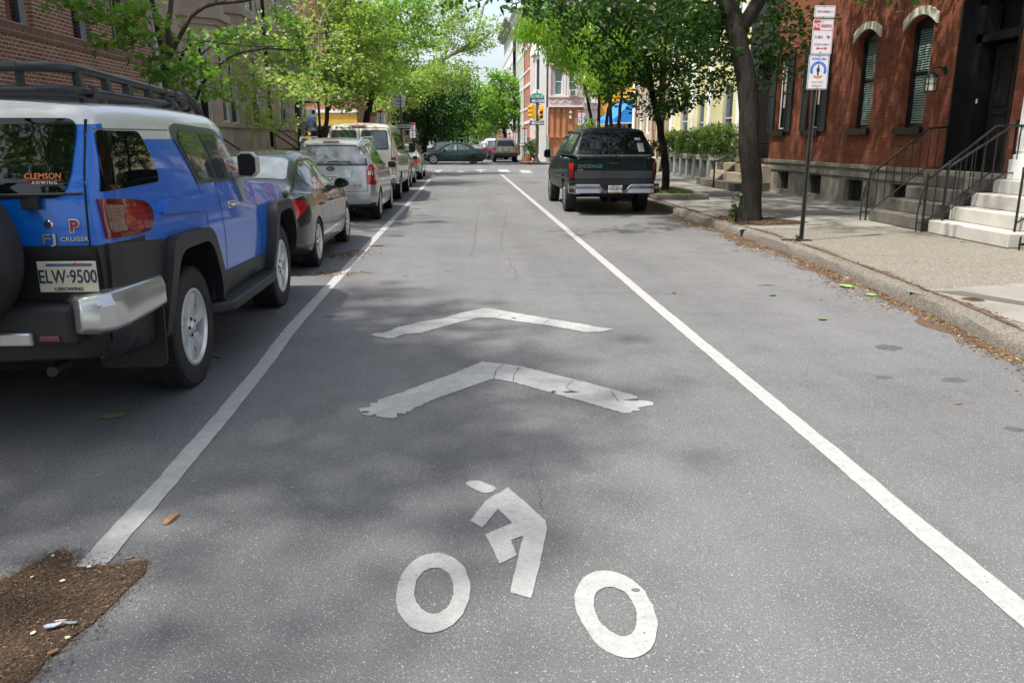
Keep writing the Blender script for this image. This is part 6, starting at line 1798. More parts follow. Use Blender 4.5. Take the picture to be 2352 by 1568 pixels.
# tan SUV
TSP = paint('tan_suv_paint', (.27, .235, .18), .45, .3)
sv = Car('tan_suv', 'tan boxy SUV seen from behind, parked on the right just beyond the intersection', 'car', (3.06, 59.3, 0))
sv.body([(0, .42, .84, 1.08, .84, 1.62, .62, .10), (.3, .36, .89, 1.08, .87, 1.68, .66, .12), (2.4, .3, .895, 1.05, .87, 1.70, .66, .12), (3.0, .3, .895, 1.02, .86, 1.48, .66, .12), (3.35, .3, .89, 1.0, .84, 1.12, .7, .1), (4.2, .34, .86, .92, .82, .98, .7, .08), (4.4, .4, .82, .82, .78, .86, .66, .06)], [TSP, BLACK, DARKP], [(.4, .02), (.7, .0), (1.1, .05), (1.65, .22)], [(.3, .03), (1, .06)], [(arch(.85, .40, .36), .55), (arch(3.5, .40, .36), .55)], rc=.10, fc=.15, zones=lambda c, n: 1 if n.z < -.5 else (2 if c.z < .62 else 0), crown=.03)
sv.patch('rear_window', rnd([(-.66, 1.14), (.66, 1.14), (.54, 1.55), (-.54, 1.55)], .05), 'rear', CARGLASS, off=.008)
sv.patch('rear_bumper', rnd([(-.86, .50), (.86, .50), (.86, .68), (-.86, .68)], .03), 'rear', DARKP, thick=.06)
for sg in (1, -1): sv.patch('tail_light', rnd([(sg * .70, .84), (sg * .86, .84), (sg * .86, 1.08), (sg * .72, 1.08)][::sg], .015), 'rear', REDL, thick=.014)
sv.both('side_window', rnd([(.3, 1.12), (1.05, 1.12), (1.05, 1.55), (.4, 1.55)], .04), CARGLASS, off=.007); sv.both('side_window', rnd([(1.12, 1.12), (2.95, 1.06), (2.6, 1.5), (1.12, 1.55)], .04), CARGLASS, off=.007)
mb = MB(); mb.tube([(-.5, .8, 1.78), (.5, .8, 1.78)], .02, 6); mb.tube([(-.5, .8, 1.78), (-.5, 2.2, 1.76)], .018, 6); mb.tube([(.5, .8, 1.78), (.5, 2.2, 1.76)], .018, 6); mb.build('roof_rail', simple('dark_red_rail', (.12, .04, .05), .5), sv.root)
sv.plate(0, -.01, .90, 'FZN-2091'); sv.patch('plate_recess_shade', [(-.30, .78), (.30, .78), (.28, 1.0), (-.28, 1.0)], 'rear', m_('recess_shadow', (.14, .12, .09), .6), off=.004); sv.wheels([.85, 3.5], .88, .36, .22, .62, 5)  # shade of the plate recess painted as a flat darker patch

# ---------------------------------------------------------------- dark green pickup with cap
PKP = paint('pickup_green_paint', (.002, .007, .009), .0, .5, .22)  # both pickup paints darkened and dulled to stand for the tree shade
PKG = paint('pickup_grey_paint', (.020, .022, .025), .0, .5, .2)
pk_ = Car('dark_green_pickup', 'dark green pickup truck with a matching camper cap and chrome bumper parked on the right', 'pickup truck', (3.30, 17.75, 0))
kt = [(0, .55, .955, 1.18, .955, 1.22, .95, .03), (.35, .50, .985, 1.19, .965, 1.235, .955, .03), (1.9, .46, .985, 1.20, .965, 1.24, .955, .03), (2.15, .45, .985, 1.18, .96, 1.60, .80, .10), (2.4, .45, .985, 1.17, .955, 1.76, .72, .12), (3.1, .45, .985, 1.16, .955, 1.78, .71, .12), (3.45, .45, .985, 1.15, .95, 1.60, .74, .12), (3.85, .45, .98, 1.13, .94, 1.24, .80, .1), (4.6, .46, .96, 1.06, .90, 1.14, .72, .14), (5.05, .48, .93, .96, .84, 1.04, .66, .14), (5.25, .52, .88, .8, .8, .86, .6, .1)]
tr, tf = 1.12, 4.35
def tz(c, n):
    if n.z < -.5: return 1
    if c.z < .80 + .0 * c.y: return 2
    return 0
pk_.body(kt, [PKP, BLACK, PKG], [(.4, .0), (1.3, .02)], [(.4, .0), (1.1, .1)], [(arch(tr, .45, .42), .6), (arch(tf, .45, .42), .6)], rc=.06, fc=.35, zones=tz, crown=.02)
# cap (camper shell)
cp = Car('cap_tmp', None, None, (0, 0, 0)); cp.root.parent = pk_.root; cp.root.name = 'camper_cap'
kc = [(0, 1.235, .93, 1.30, .93, 1.80, .72, .10), (.2, 1.235, .955, 1.30, .945, 1.845, .73, .12), (1.6, 1.235, .955, 1.30, .945, 1.87, .72, .12), (2.05, 1.235, .955, 1.30, .94, 1.80, .70, .12)]
cp.body(kc, [PKP, BLACK], [(1.2, .0), (1.8, .30)], [(1.2, 0), (1.9, .0)], None, rc=.04, fc=0, fall=.5, crown=.05)
cp.patch('rear_window', rnd([(-.80, 1.33), (.80, 1.33), (.66, 1.80), (-.66, 1.80)], .05), 'rear', CARGLASS, off=.010)
cp.patch('lower_trim', [(-.86, 1.27), (.86, 1.27), (.85, 1.315), (-.85, 1.315)], 'rear', DARKP, off=.010)
cp.both('cap_window', rnd([(.30, 1.36), (1.85, 1.36), (1.85, 1.76), (.45, 1.76)], .05), CARGLASSP, off=.007)
mb = MB(); mb.box((.30, -.10, 1.52), (.42, -.095, 1.56)); 
cp.patch('sticker', [(.48, 1.62), (.61, 1.62), (.60, 1.67), (.48, 1.67)], 'rear', m_('sticker_grey', (.13, .14, .14), .6), off=.014); cp.patch('sticker', [(.55, 1.37), (.68, 1.37), (.66, 1.55), (.53, 1.55)], 'rear', m_('sticker_grey', (0, 0, 0)), off=.014)
mb = MB(); mb.tube([(-.06, -.0, 1.30), (-.02, -.03, 1.26), (.06, -.0, 1.30)], .012, 6); mb.build('cap_handle', BLACKP, cp.root)
# tailgate: patches
pk_.patch('tailgate_band', [(-.86, .80), (.86, .80), (.86, .965), (-.86, .965)], 'rear', simple('ribbed_grey', (.05, .052, .056), .5, .2), thick=.008)
pk_.patch('tailgate_ribs', [[(-.85, z), (.85, z), (.85, z + .006), (-.85, z + .006)] for z in np.arange(.815, .955, .017)], 'rear', DARKP, off=.010)
pk_.patch('tailgate_foot', [(-.86, .66), (.86, .66), (.86, .785), (-.86, .785)], 'rear', PKG, thick=.008)
pk_.seams([[(-.875, 1.2), (-.875, .63), (.875, .63), (.875, 1.2)]], 'rear', .012)
badge(pk_, 'DODGE', -.52, 1.06, .105, simple('badge_pale_green', (.03, .085, .08), .5), 1.45, .004)
badge(pk_, 'RAM', -.74, .985, .045, simple('dull_red', (.25, .06, .05), .5), 1.3, .002)
pk_.patch('tailgate_handle', rnd([(-.10, 1.11), (.10, 1.11), (.10, 1.15), (-.10, 1.15)], .01), 'rear', BLACKP, thick=.012)
for sg in (1, -1):
    tl_ = pk_.patch('tail_light', rnd([(sg * .89, .82), (sg * .96, .82), (sg * .955, 1.15), (sg * .89, 1.15)][::sg], .02), 'rear', simple('dark_red_lens', (.07, .004, .005), .25) if sg > 0 else REDL2, thick=.03)
    pk_.patch('brake_lens', rnd([(sg * .89, 1.0), (sg * .96, 1.0), (sg * .955, 1.13), (sg * .89, 1.13)][::sg], .015), 'rear', REDL if sg < 0 else REDL2, thick=.034, parent=tl_)
pk_.both('door_window', rnd([(2.35, 1.22), (3.70, 1.20), (3.30, 1.58), (2.95, 1.68), (2.35, 1.68)], .04), CARGLASSP, off=.007)
pk_.both('side_moulding', [(.1, .76), (5.0, .74), (5.0, .79), (.1, .81)], PKG, thick=.015)
pk_.both('cap_rail', [(.05, 1.225), (2.1, 1.22), (2.1, 1.245), (.05, 1.25)], CHROME, thick=.012)
pk_.seams([[(2.12, 1.2), (2.12, .5)], [(3.78, 1.18), (3.8, .5)]])
# chrome step bumper with dip for the plate
mb = MB()
secs = []
for x in np.linspace(-1, 1, 41):
    ax = abs(x); dip = max(0, min(1, (.34 - ax) / .10)); dip = dip * dip * (3 - 2 * dip)
    yy = -.20 + .10 * max(0, (ax - .8) / .2) ** 2
    z1 = .70 - .13 * dip; z0_ = .47 + .02 * max(0, (ax - .85) / .15)
    secs.append([(x, yy + .06, z1), (x, yy + .01, z1 - .012), (x, yy, z1 - .05 * (1 - dip * .7)), (x, yy + .025, (z0_ + z1) / 2), (x, yy + .0, z0_ + .03), (x, yy + .04, z0_), (x, yy + .16, z0_ + .01), (x, yy + .16, z1)])
vs = [p for q in secs for p in q]; k8 = 8
mb.quadmesh(vs, [(i * k8 + j, i * k8 + (j + 1) % k8, (i + 1) * k8 + (j + 1) % k8, (i + 1) * k8 + j) for i in range(40) for j in range(k8)] + [tuple(range(k8)), tuple(range(40 * k8, 41 * k8))], 0, True)
mb.build('rear_bumper', CHROME, pk_.root, auto=30)
pk_.plate(0, -.22, .585, 'YVN-8919', PLATEW, NAVY, 0, None, .305, .155, m_('plate_gold', (.5, .36, .05), .4))
pk_.box('chassis', (-.5, .1, .40), (.5, 5, .55), BLACK)
mb = MB(); mb.tube([(-.75, tr, .37), (.75, tr, .37)], .05, 8); mb.lathe([(0, -.14), (.15, -.08), (.15, .08), (0, .14)], (0, tr, .37), 12, 'x'); mb.build('rear_axle', BLACK, pk_.root)
mb = MB(); mb.box((.22, .3, .28), (.5, 1.5, .5)); mb.build('fuel_tank', BLACK, pk_.root, bevel=.04)
pk_.mirror(1.03, 3.42, 1.28, CHROME, (.18, .12, .22), None)
pk_.wheels([tr, tf], .96, .375, .25, .56, 6, swidth=.35, ymat=CHROME)
for o in pk_.root.children:
    if o.name.startswith('rear_bumper'): o.data.materials[0] = simple('shaded_chrome', (.34, .33, .32), .14, 1)  # bumper chrome darkened in its colour to stand for shade
for ch in cp.root.children:
    pass

# ================================================================ TREES AND PLANTS
rng = np.random.default_rng(21)
random.seed(21)
def P3(x, y, Y):
    d = fw + rt * ((x - 1176) / FPX) - up * ((y - 784) / FPX)
    t = Y / d.y
    return Vector((d.x * t, Y, CAM_H + d.z * t))
MAPLE = [(0, -.35), (.12, -.30), (.42, -.38), (.34, -.12), (.60, .10), (.28, .16), (.24, .40), (.0, .62), (-.24, .40), (-.28, .16), (-.60, .10), (-.34, -.12), (-.42, -.38), (-.12, -.30)]
OVAL = [(0, -.5), (.22, -.25), (.26, .05), (.0, .55), (-.26, .05), (-.22, -.25)]
LANCE = [(0, -.6), (.13, -.2), (.12, .2), (0, .65), (-.12, .2), (-.13, -.2)]
QUAD = [(0, -.5), (.36, -.05), (0, .55), (-.36, .05)]
def leaf_mesh(name, centers, radii, per, size, shape, mat, up_bias=.9, droop=0.0, flat_=.75, jitter=.35):
    """centers (n,3), radii scalar or (n,) ; per leaves per cluster"""
    n = len(centers); N = n * per
    c = np.repeat(np.asarray(centers), per, 0)
    r = np.repeat(np.broadcast_to(np.asarray(radii, float), (n,)), per)
    d = rng.normal(size=(N, 3)); d /= np.linalg.norm(d, axis=1)[:, None]
    rad = r * rng.random(N) ** .5
    p = c + d * rad[:, None] * np.array([1, 1, flat_])
    nrm = rng.normal(size=(N, 3)) * .75; nrm[:, 2] += up_bias
    nrm /= np.linalg.norm(nrm, axis=1)[:, None]
    a = rng.normal(size=(N, 3)); a[:, 2] -= droop * 2.5
    a -= (a * nrm).sum(1)[:, None] * nrm; a /= np.linalg.norm(a, axis=1)[:, None]
    if droop > 0:
        dn = np.tile([0, 0, -1.0], (N, 1)) + rng.normal(size=(N, 3)) * .35; dn /= np.linalg.norm(dn, axis=1)[:, None]
        a = dn; nrm = rng.normal(size=(N, 3)); nrm -= (nrm * a).sum(1)[:, None] * a; nrm /= np.linalg.norm(nrm, axis=1)[:, None]
    b = np.cross(nrm, a)
    sz = size * (1 + jitter * (rng.random(N) * 2 - 1))
    sh = np.array(shape); k = len(sh)
    fold = np.abs(sh[:, 0]) * .35
    V = (p[:, None, :] + (b[:, None, :] * sh[None, :, 0, None] + a[:, None, :] * sh[None, :, 1, None] + nrm[:, None, :] * fold[None, :, None]) * sz[:, None, None]).reshape(-1, 3)
    me = bpy.data.meshes.new(name)
    me.vertices.add(N * k); me.vertices.foreach_set('co', V.ravel().astype(np.float32))
    me.loops.add(N * k); me.loops.foreach_set('vertex_index', np.arange(N * k, dtype=np.int32))
    me.polygons.add(N); me.polygons.foreach_set('loop_start', np.arange(0, N * k, k, dtype=np.int32)); me.polygons.foreach_set('loop_total', np.full(N, k, dtype=np.int32))
    me.update(calc_edges=True); me.materials.append(mat)
    return me
class Tree:
    def __init__(s, name, label, base, group=None, cat='tree', bark=None):
        s.root = thing(name, label, cat, base, 0, group); s.b = Vector(base); s.bark = bark
        s.P = []; s.par = []; s.fr = []; s.ok = []
        s.clusters = []; s.tips = []
    def stem(s, pts, r0, r1, free_from=.3, wob=.03, parent=-1):
        P = resample([tuple(p) for p in pts], .22)
        n = len(P); last = parent
        for i, p in enumerate(P):
            q = Vector(p) + Vector((jit(wob), jit(wob), 0)) * (1 if 0 < i else 0)
            s.P.append(q); s.par.append(last); t = i / max(1, n - 1)
            s.fr.append(r0 * (1 - t) + r1 * t); s.ok.append(t >= free_from); last = len(s.P) - 1
        return last
    def lobe(s, c, rad, n, mn=.35):
        c = Vector(c)
        for _ in range(n):
            d = Vector(rng.normal(size=3)).normalized() * (rng.random() ** .4)
            if isinstance(rad, (int, float)): rad = (rad, rad, rad)
            s.clusters.append(c + Vector((d.x * rad[0], d.y * rad[1], d.z * rad[2])))
    def grow(s, step=.35, sag=.12, wob=.07):
        cl = s.clusters
        stem = np.array([tuple(p) for p, o in zip(s.P, s.ok) if o])
        cl.sort(key=lambda c: np.min(np.linalg.norm(stem - np.array(c), axis=1)))
        P = s.P; ok_idx = [i for i, o in enumerate(s.ok) if o]
        arr = np.array([tuple(P[i]) for i in ok_idx]); ids = list(ok_idx)
        for c in cl:
            cc = np.array(tuple(c)); dv = arr - cc
            dist = np.linalg.norm(dv, axis=1) + .8 * np.maximum(0, arr[:, 2] - cc[2] - .1)
            k = int(np.argmin(dist)); a = P[ids[k]]; L_ = (c - a).length
            m = max(1, int(L_ / step)); last = ids[k]; new = []
            per = Vector((jit(1), jit(1), jit(.5)))
            for j in range(1, m + 1):
                t = j / m
                q = a.lerp(c, t) + Vector((0, 0, sag * L_ * math.sin(PI * t) * .5)) + per * (.10 * L_ * math.sin(PI * t)) + Vector((jit(wob), jit(wob), jit(wob))) * (1 if j < m else 0)
                P.append(q); s.par.append(last); s.fr.append(0); s.ok.append(True); last = len(P) - 1; new.append(last)
            arr = np.vstack([arr, np.array([tuple(P[i]) for i in new])]); ids += new
            s.tips.append(last)
    def build(s, tip=.006, ex=2.3, minr=.0, twigs=True):
        n = len(s.P); acc = np.zeros(n); kids = [0] * n
        for i in range(n):
            if s.par[i] >= 0: kids[s.par[i]] += 1
        rad = np.zeros(n)
        for i in range(n - 1, -1, -1):
            r = max(acc[i] ** (1 / ex) if acc[i] > 0 else tip, s.fr[i] if s.fr[i] else 0)
            if s.fr[i]: r = s.fr[i]
            rad[i] = max(r, minr)
            if s.par[i] >= 0: acc[s.par[i]] += r ** ex
        mb = MB()
        off = s.b
        # chains
        child = {}
        for i in range(n):
            child.setdefault(s.par[i], []).append(i)
        starts = [(i, None) for i in child.get(-1, [])]
        while starts:
            i, fromp = starts.pop()
            chain = [i] if fromp is None else [fromp, i]
            rs = [rad[i]] if fromp is None else [min(rad[fromp], rad[i] * 1.15), rad[i]]
            cur = i
            while cur in child:
                ks = sorted(child[cur], key=lambda k: -rad[k])
                for k in ks[1:]: starts.append((k, cur))
                cur = ks[0]; chain.append(cur); rs.append(rad[cur])
            if len(chain) < 2: continue
            mr = max(rs); sd = 14 if mr > .12 else 9 if mr > .05 else 6 if mr > .02 else 4
            mb.tube([s.P[k] - off for k in chain], [float(r) for r in rs], sd, cap=False)
        o = mb.build('trunk', s.bark, s.root)
        return o
    def leaves(s, per, rad, size, shape, mat, **kw):
        cs = [tuple(c - s.b) for c in s.clusters]
        me = leaf_mesh('crown', cs, rad, per, size, shape, mat, **kw)
        o = link('crown', me, s.root)
        return o
LEAF_M = mk_leaf('maple_leaf', (.15, .30, .060), .5, .5)
LEAF_Y = mk_leaf('spring_leaf', (.19, .36, .030), .5, .4)
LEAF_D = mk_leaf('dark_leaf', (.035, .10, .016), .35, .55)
LEAF_S = mk_leaf('sycamore_leaf', (.24, .37, .10), .45, .5)
LEAF_F = mk_leaf('far_leaf', (.15, .32, .055), .42, .55)
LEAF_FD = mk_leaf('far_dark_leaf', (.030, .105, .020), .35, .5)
BARK = mk_bark('bark', (.085, .070, .058)); BARKD = mk_bark('dark_bark', (.034, .029, .024)); BARKS = mk_bark('sycamore_bark', (.30, .28, .22), .4)

# T1 left maple behind the blue car
b = P3(392, 300, 15.0); b.z = .125; bx = b.x
t = Tree('maple_tree', 'maple with dark forked trunk behind the roof rack of the blue car', (bx, 15, .125), bark=BARK)
f = P3(385, 150, 15.0)
r0 = t.stem([(bx, 15, .1), (bx + .02, 15, 1.2), tuple(P3(390, 230, 15)), tuple(f)], .12, .09, .5)
t.stem([tuple(f), tuple(P3(365, 80, 14.9)), tuple(P3(350, 0, 14.7)), tuple(P3(330, -120, 14.5))], .05, .03, .1, parent=r0)
t.stem([tuple(f), tuple(P3(388, 60, 15.1)), tuple(P3(390, -20, 15.2)), tuple(P3(380, -200, 15.6))], .05, .03, .1, parent=r0)
t.stem([tuple(f), tuple(P3(420, 70, 15.0)), tuple(P3(470, 15, 14.9)), tuple(P3(560, 3, 14.8)), tuple(P3(640, -20, 14.5))], .045, .018, .1, parent=r0)
t.stem([tuple(P3(388, 180, 15)), tuple(P3(420, 120, 14.8)), tuple(P3(470, 95, 14.6)), tuple(P3(560, 105, 14.3)), tuple(P3(640, 108, 14.1))], .028, .010, .1, parent=r0)
t.stem([(bx + .45, 15.2, .1), tuple(P3(425, 300, 15.1)), tuple(P3(446, 235, 15)), tuple(P3(480, 170, 14.9)), tuple(P3(535, 128, 14.8)), tuple(P3(615, 112, 14.8)), tuple(P3(690, 118, 14.9))], .055, .014, .45)
t.stem([(bx + .35, 15.2, .1), tuple(P3(420, 240, 15.1)), tuple(P3(425, 180, 15.1)), tuple(P3(470, 120, 15.3)), tuple(P3(520, 80, 15.5))], .04, .014, .5)
for (x, y, Y, rx, rz, n) in ((210, 25, 14.0, .55, .22, 8), (330, 40, 14.3, .5, .35, 9), (300, 60, 14.2, .4, .25, 7), (270, 100, 14.0, .4, .25, 5), (400, 130, 14.6, .5, .35, 9), (450, 160, 14.4, .5, .3, 9), (480, 90, 15, .6, .3, 5),
                             (385, 205, 14.6, .45, .25, 5), (430, 200, 14.5, .4, .3, 7), (560, 90, 15, .8, .35, 7), (350, 180, 14.8, .5, .25, 5), (500, 210, 15.2, .3, .3, 4), (620, 60, 15, .6, .4, 6), (260, 20, 14.5, .5, .2, 5), (160, 5, 13.6, .4, .15, 4), (640, 130, 15.5, .6, .4, 10)):
    t.lobe(P3(x, y, Y), (rx, .6, rz), n)
t.lobe((bx - .5, 14.8, 6.8), (2.0, 2.8, 1.9), 100)
t.grow(.25); t.build(.004); t.leaves(12, .27, .11, MAPLE, LEAF_M)

# T2 pale branched sycamore spreading over the sedan
b = P3(690, 300, 22.0)
t = Tree('sycamore_sapling', 'pale twigged young sycamore with thin light green leaves in front of the brownstones', (b.x, 22, .125), bark=BARKS)
t.stem([(b.x, 22, .1), (b.x, 22, 1.2), tuple(P3(700, 260, 22)), tuple(P3(690, 200, 22)), tuple(P3(680, 150, 22))], .05, .035, .3)
t.stem([tuple(P3(680, 150, 22)), tuple(P3(640, 110, 21.6)), tuple(P3(600, 60, 21)), tuple(P3(580, -10, 20.6))], .022, .010, .0, parent=len(t.P) - 1)
t.stem([tuple(P3(690, 190, 22)), tuple(P3(730, 120, 22)), tuple(P3(740, 40, 22)), tuple(P3(800, -40, 22))], .03, .014, .0, parent=len(t.P) - 8)
for (x, y, Y, rx, rz, n) in ((610, 190, 19.5, 1.0, .5, 20), (670, 205, 20, 1.0, .4, 22), (580, 220, 19, .6, .3, 10), (640, 270, 19.5, .7, .25, 14), (720, 180, 21, 1.1, .6, 18), (560, 150, 19, .6, .4, 8), (600, 100, 20, .9, .5, 8), (700, 100, 21, .9, .6, 14), (690, 40, 21, .8, .5, 8), (780, 130, 22, .7, .6, 12)):
    t.lobe(P3(x, y, Y), (rx, 1.2, rz), n)
t.grow(.3, .1); t.build(.0045); t.leaves(17, .34, .085, MAPLE, LEAF_S)

# T2b sapling trunk right of the blue sign
b = P3(747, 330, 30.0)
t = Tree('street_tree', 'leafy street tree with slim trunk beside the blue sign', (b.x, 30, .125), bark=BARK)
k = t.stem([(b.x, 30, .1), tuple(P3(745, 320, 30)), tuple(P3(752, 260, 30)), tuple(P3(748, 200, 30)), tuple(P3(755, 140, 30)), tuple(P3(750, 60, 30))], .10, .05, .3)
t.stem([tuple(P3(752, 262, 30)), tuple(P3(770, 220, 30)), tuple(P3(800, 180, 30.4)), tuple(P3(830, 150, 31))], .035, .015, .1, parent=k - 8)
for (x, y, Y, rx, rz, n) in ((740, 165, 29, 1.8, .8, 40), (800, 190, 29, 1.3, .7, 34), (720, 110, 30, 1.6, 1.2, 30), (820, 120, 30, 1.7, 1.3, 40), (780, 40, 30, 2.0, 1.2, 36), (850, 180, 30, 1.0, 1.0, 18), (850, 50, 30, 1.3, 1.2, 24), (800, 235, 29.5, .6, .3, 8)):
    t.lobe(P3(x, y, Y), (rx, 1.6, rz), n)
t.lobe((b.x + .4, 30, 9), (3.2, 2.6, 1.8), 40)
t.grow(.4, .1); t.build(.006); t.leaves(40, .46, .10, MAPLE, LEAF_S)

# T3 dark trunk tree before the intersection
b = P3(835, 345, 39.0)
t = Tree('street_tree', 'dark trunked street tree rising behind the roof of the cream van', (b.x, 39, .125), bark=BARKD)
k = t.stem([(b.x, 39, .1), tuple(P3(838, 300, 39)), tuple(P3(850, 240, 39)), tuple(P3(862, 190, 39)), tuple(P3(875, 150, 39)), tuple(P3(855, 60, 39))], .19, .08, .35)
t.stem([tuple(P3(862, 190, 39)), tuple(P3(880, 150, 39)), tuple(P3(895, 135, 39)), tuple(P3(930, 60, 39))], .09, .03, .1, parent=k - 12)
for (x, y, Y, rx, rz, n) in ((860, 120, 38, 2.0, 1.6, 45), (900, 60, 39, 2.2, 1.8, 45), (830, 60, 38, 1.6, 1.6, 25), (880, 10, 39, 3, 1.5, 40), (820, 180, 38, 1.2, .7, 16), (900, 180, 38, 1.2, .9, 16)):
    t.lobe(P3(x, y, Y), (rx, 2, rz), n)
t.grow(.5, .1); t.build(.008); t.leaves(38, .6, .13, MAPLE, LEAF_F)

# T4 big sycamore across the street corner, limb reaching right over the street
b = P3(893, 370, 58.5)
t = Tree('sycamore_tree', 'big sycamore with pale mottled trunk and a long limb reaching over the street', (b.x, 58.5, .09), bark=BARKS)
k = t.stem([(b.x, 58.5, .05), tuple(P3(891, 330, 58.5)), tuple(P3(890, 250, 58)), tuple(P3(885, 190, 58)), tuple(P3(905, 60, 58)), tuple(P3(900, -80, 58))], .30, .14, .4, .05)
t.stem([tuple(P3(890, 235, 58)), tuple(P3(920, 200, 57)), tuple(P3(970, 160, 56)), tuple(P3(1030, 130, 55)), tuple(P3(1080, 100, 54)), tuple(P3(1100, 60, 54)), tuple(P3(1110, 10, 54))], .20, .06, .15, .06, parent=k - 30)
t.stem([tuple(P3(1030, 130, 55)), tuple(P3(1090, 105, 54)), tuple(P3(1130, 75, 53.5)), tuple(P3(1160, 50, 53.5))], .08, .03, .1, .05, parent=len(t.P) - 12)
t.stem([tuple(P3(888, 215, 58)), tuple(P3(930, 130, 58)), tuple(P3(960, 60, 58)), tuple(P3(950, -40, 58))], .14, .05, .1, .05, parent=k - 22)
for (x, y, Y, rx, rz, n) in ((900, 180, 55, 2.2, 1.3, 40), (960, 190, 54, 2.4, 1.1, 44), (1030, 175, 54, 2.0, .9, 36), (950, 110, 56, 2.6, 1.6, 50), (1040, 100, 54, 2.2, 1.2, 36), (1095, 95, 53, 1.2, .6, 13), (1125, 62, 53, .9, .6, 8), (1050, 40, 54, 1.8, 1.0, 18), (960, 30, 57, 3.2, 2.2, 60), (880, 110, 57, 2.2, 2.0, 35), (1075, 160, 53.5, .9, .35, 7), (905, 300, 56, 1.0, .5, 8), (1030, -20, 54, 1.9, 1.0, 14), (905, 240, 55, 1.5, .7, 14), (870, 225, 56, 1.5, .9, 14)):
    t.lobe(P3(x, y, Y), (rx, 2.2, rz), n)
t.grow(.6, .08, .1); t.build(.010); t.leaves(42, .62, .13, MAPLE, LEAF_S)

# far trees
def far_tree(label, xD, Y, cy, rD, hD, n, mat, group, leaf=.30, per=26, base_dx=0, bark=BARKD, bz=.09, name='far_tree', tr=.2):
    b = P3(xD + base_dx, 340, Y); c = P3(xD, cy, Y); s_ = Y / FPX
    t = Tree(name, label, (b.x, Y, bz), group, bark=bark)
    t.stem([(b.x, Y, 0), ((b.x * 2 + c.x) / 3, Y, c.z * .35), ((b.x + c.x) / 2, Y, c.z * .8), (c.x, Y, c.z + hD * s_ * .5)], tr, tr * .35, .35, .06)
    rx, rz = rD * s_, hD * s_
    nl = 7
    for k in range(nl):
        a = 2 * PI * k / nl + jit(.4)
        t.lobe((c.x + rx * .55 * math.cos(a), Y + rx * .45 * math.sin(a * 1.7), c.z + rz * .55 * math.sin(a)), (rx * random.uniform(.38, .6), rx * .55, rz * random.uniform(.35, .55)), n // nl)
    t.lobe(tuple(c), (rx * .7, rx * .7, rz * .7), n // 4)
    t.grow(.9, .05, .12); t.build(.014); t.leaves(per, max(.6, rx * .2), leaf, QUAD if leaf > .2 else MAPLE, mat, jitter=.5)
    return t
FG = 'trees beyond the intersection'
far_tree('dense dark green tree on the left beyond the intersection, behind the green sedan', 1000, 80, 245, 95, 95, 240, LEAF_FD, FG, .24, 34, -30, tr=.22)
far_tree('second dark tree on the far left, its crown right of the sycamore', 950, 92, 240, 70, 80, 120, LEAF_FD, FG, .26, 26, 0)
far_tree('bright green tree on the right beyond the intersection, behind the traffic signals', 1150, 82, 235, 72, 80, 170, LEAF_F, FG, .20, 30, 14, tr=.22)
far_tree('light green tree farther down the middle of the view, left of the bright green one', 1095, 110, 250, 60, 75, 140, LEAF_F, FG, .28, 26, 60)
far_tree('pale trunked tree just left of the bright green tree on the right', 1128, 98, 270, 40, 50, 60, LEAF_F, FG, .24, 22, 8, bark=BARKS, tr=.28)
far_tree('low yellow green tree seen at the far end of the street', 1075, 150, 295, 60, 32, 110, mk_leaf('far_yellow_leaf', (.20, .34, .05), .45), FG, .36, 26)
far_tree('dark crown at the far end of the street on the left', 1015, 140, 285, 60, 50, 100, LEAF_FD, FG, .36, 26)
far_tree('tall far tree closing the left side of the street end', 985, 125, 215, 50, 70, 90, LEAF_F, FG, .34, 24, -15)
far_tree('far tree on the right end of the street, low between the trunks', 1130, 165, 290, 45, 36, 80, LEAF_F, FG, .4, 24)
far_tree('far hazy green tree right at the vanishing point', 1050, 190, 285, 45, 40, 70, LEAF_F, FG, .45, 24)
far_tree('tree behind the left corner shop, seen above it', 760, 66, 190, 120, 100, 150, LEAF_S, FG, .22, 26)
far_tree('leafy tree between the corner shop and the sycamore', 830, 63, 150, 90, 110, 140, LEAF_F, FG, .22, 26, 10)

# R1 big forked tree by the sign
b = (5.49, 15.2, .12)
t = Tree('forked_street_tree', 'big dark forked tree trunk in the soil pit by the sign pole', b, bark=BARKD)
f = P3(1703, 75, 15.3)
f = P3(1693, 78, 15.3)
k = t.stem([(5.49, 15.2, -.05), (5.49, 15.2, .25), (5.50, 15.2, .9), tuple(P3(1719, 340, 15.2)), tuple(P3(1721, 261, 15.22)), tuple(P3(1712, 174, 15.25)), tuple(P3(1699, 115, 15.3)), tuple(f)], .20, .175, .75, .006)
for i, z in ((0, .30), (1, .235)): t.fr[i] = z
kl_ = t.stem([tuple(f), tuple(P3(1685, 35, 15.4)), tuple(P3(1650, -25, 15.6)), tuple(P3(1590, -140, 16)), tuple(P3(1480, -280, 16.5))], .17, .08, .3, .015, parent=k)
t.stem([tuple(f), tuple(P3(1725, 30, 15.3)), tuple(P3(1755, -20, 15.2)), tuple(P3(1800, -150, 15.0)), tuple(P3(1830, -300, 15))], .14, .07, .3, .015, parent=k)
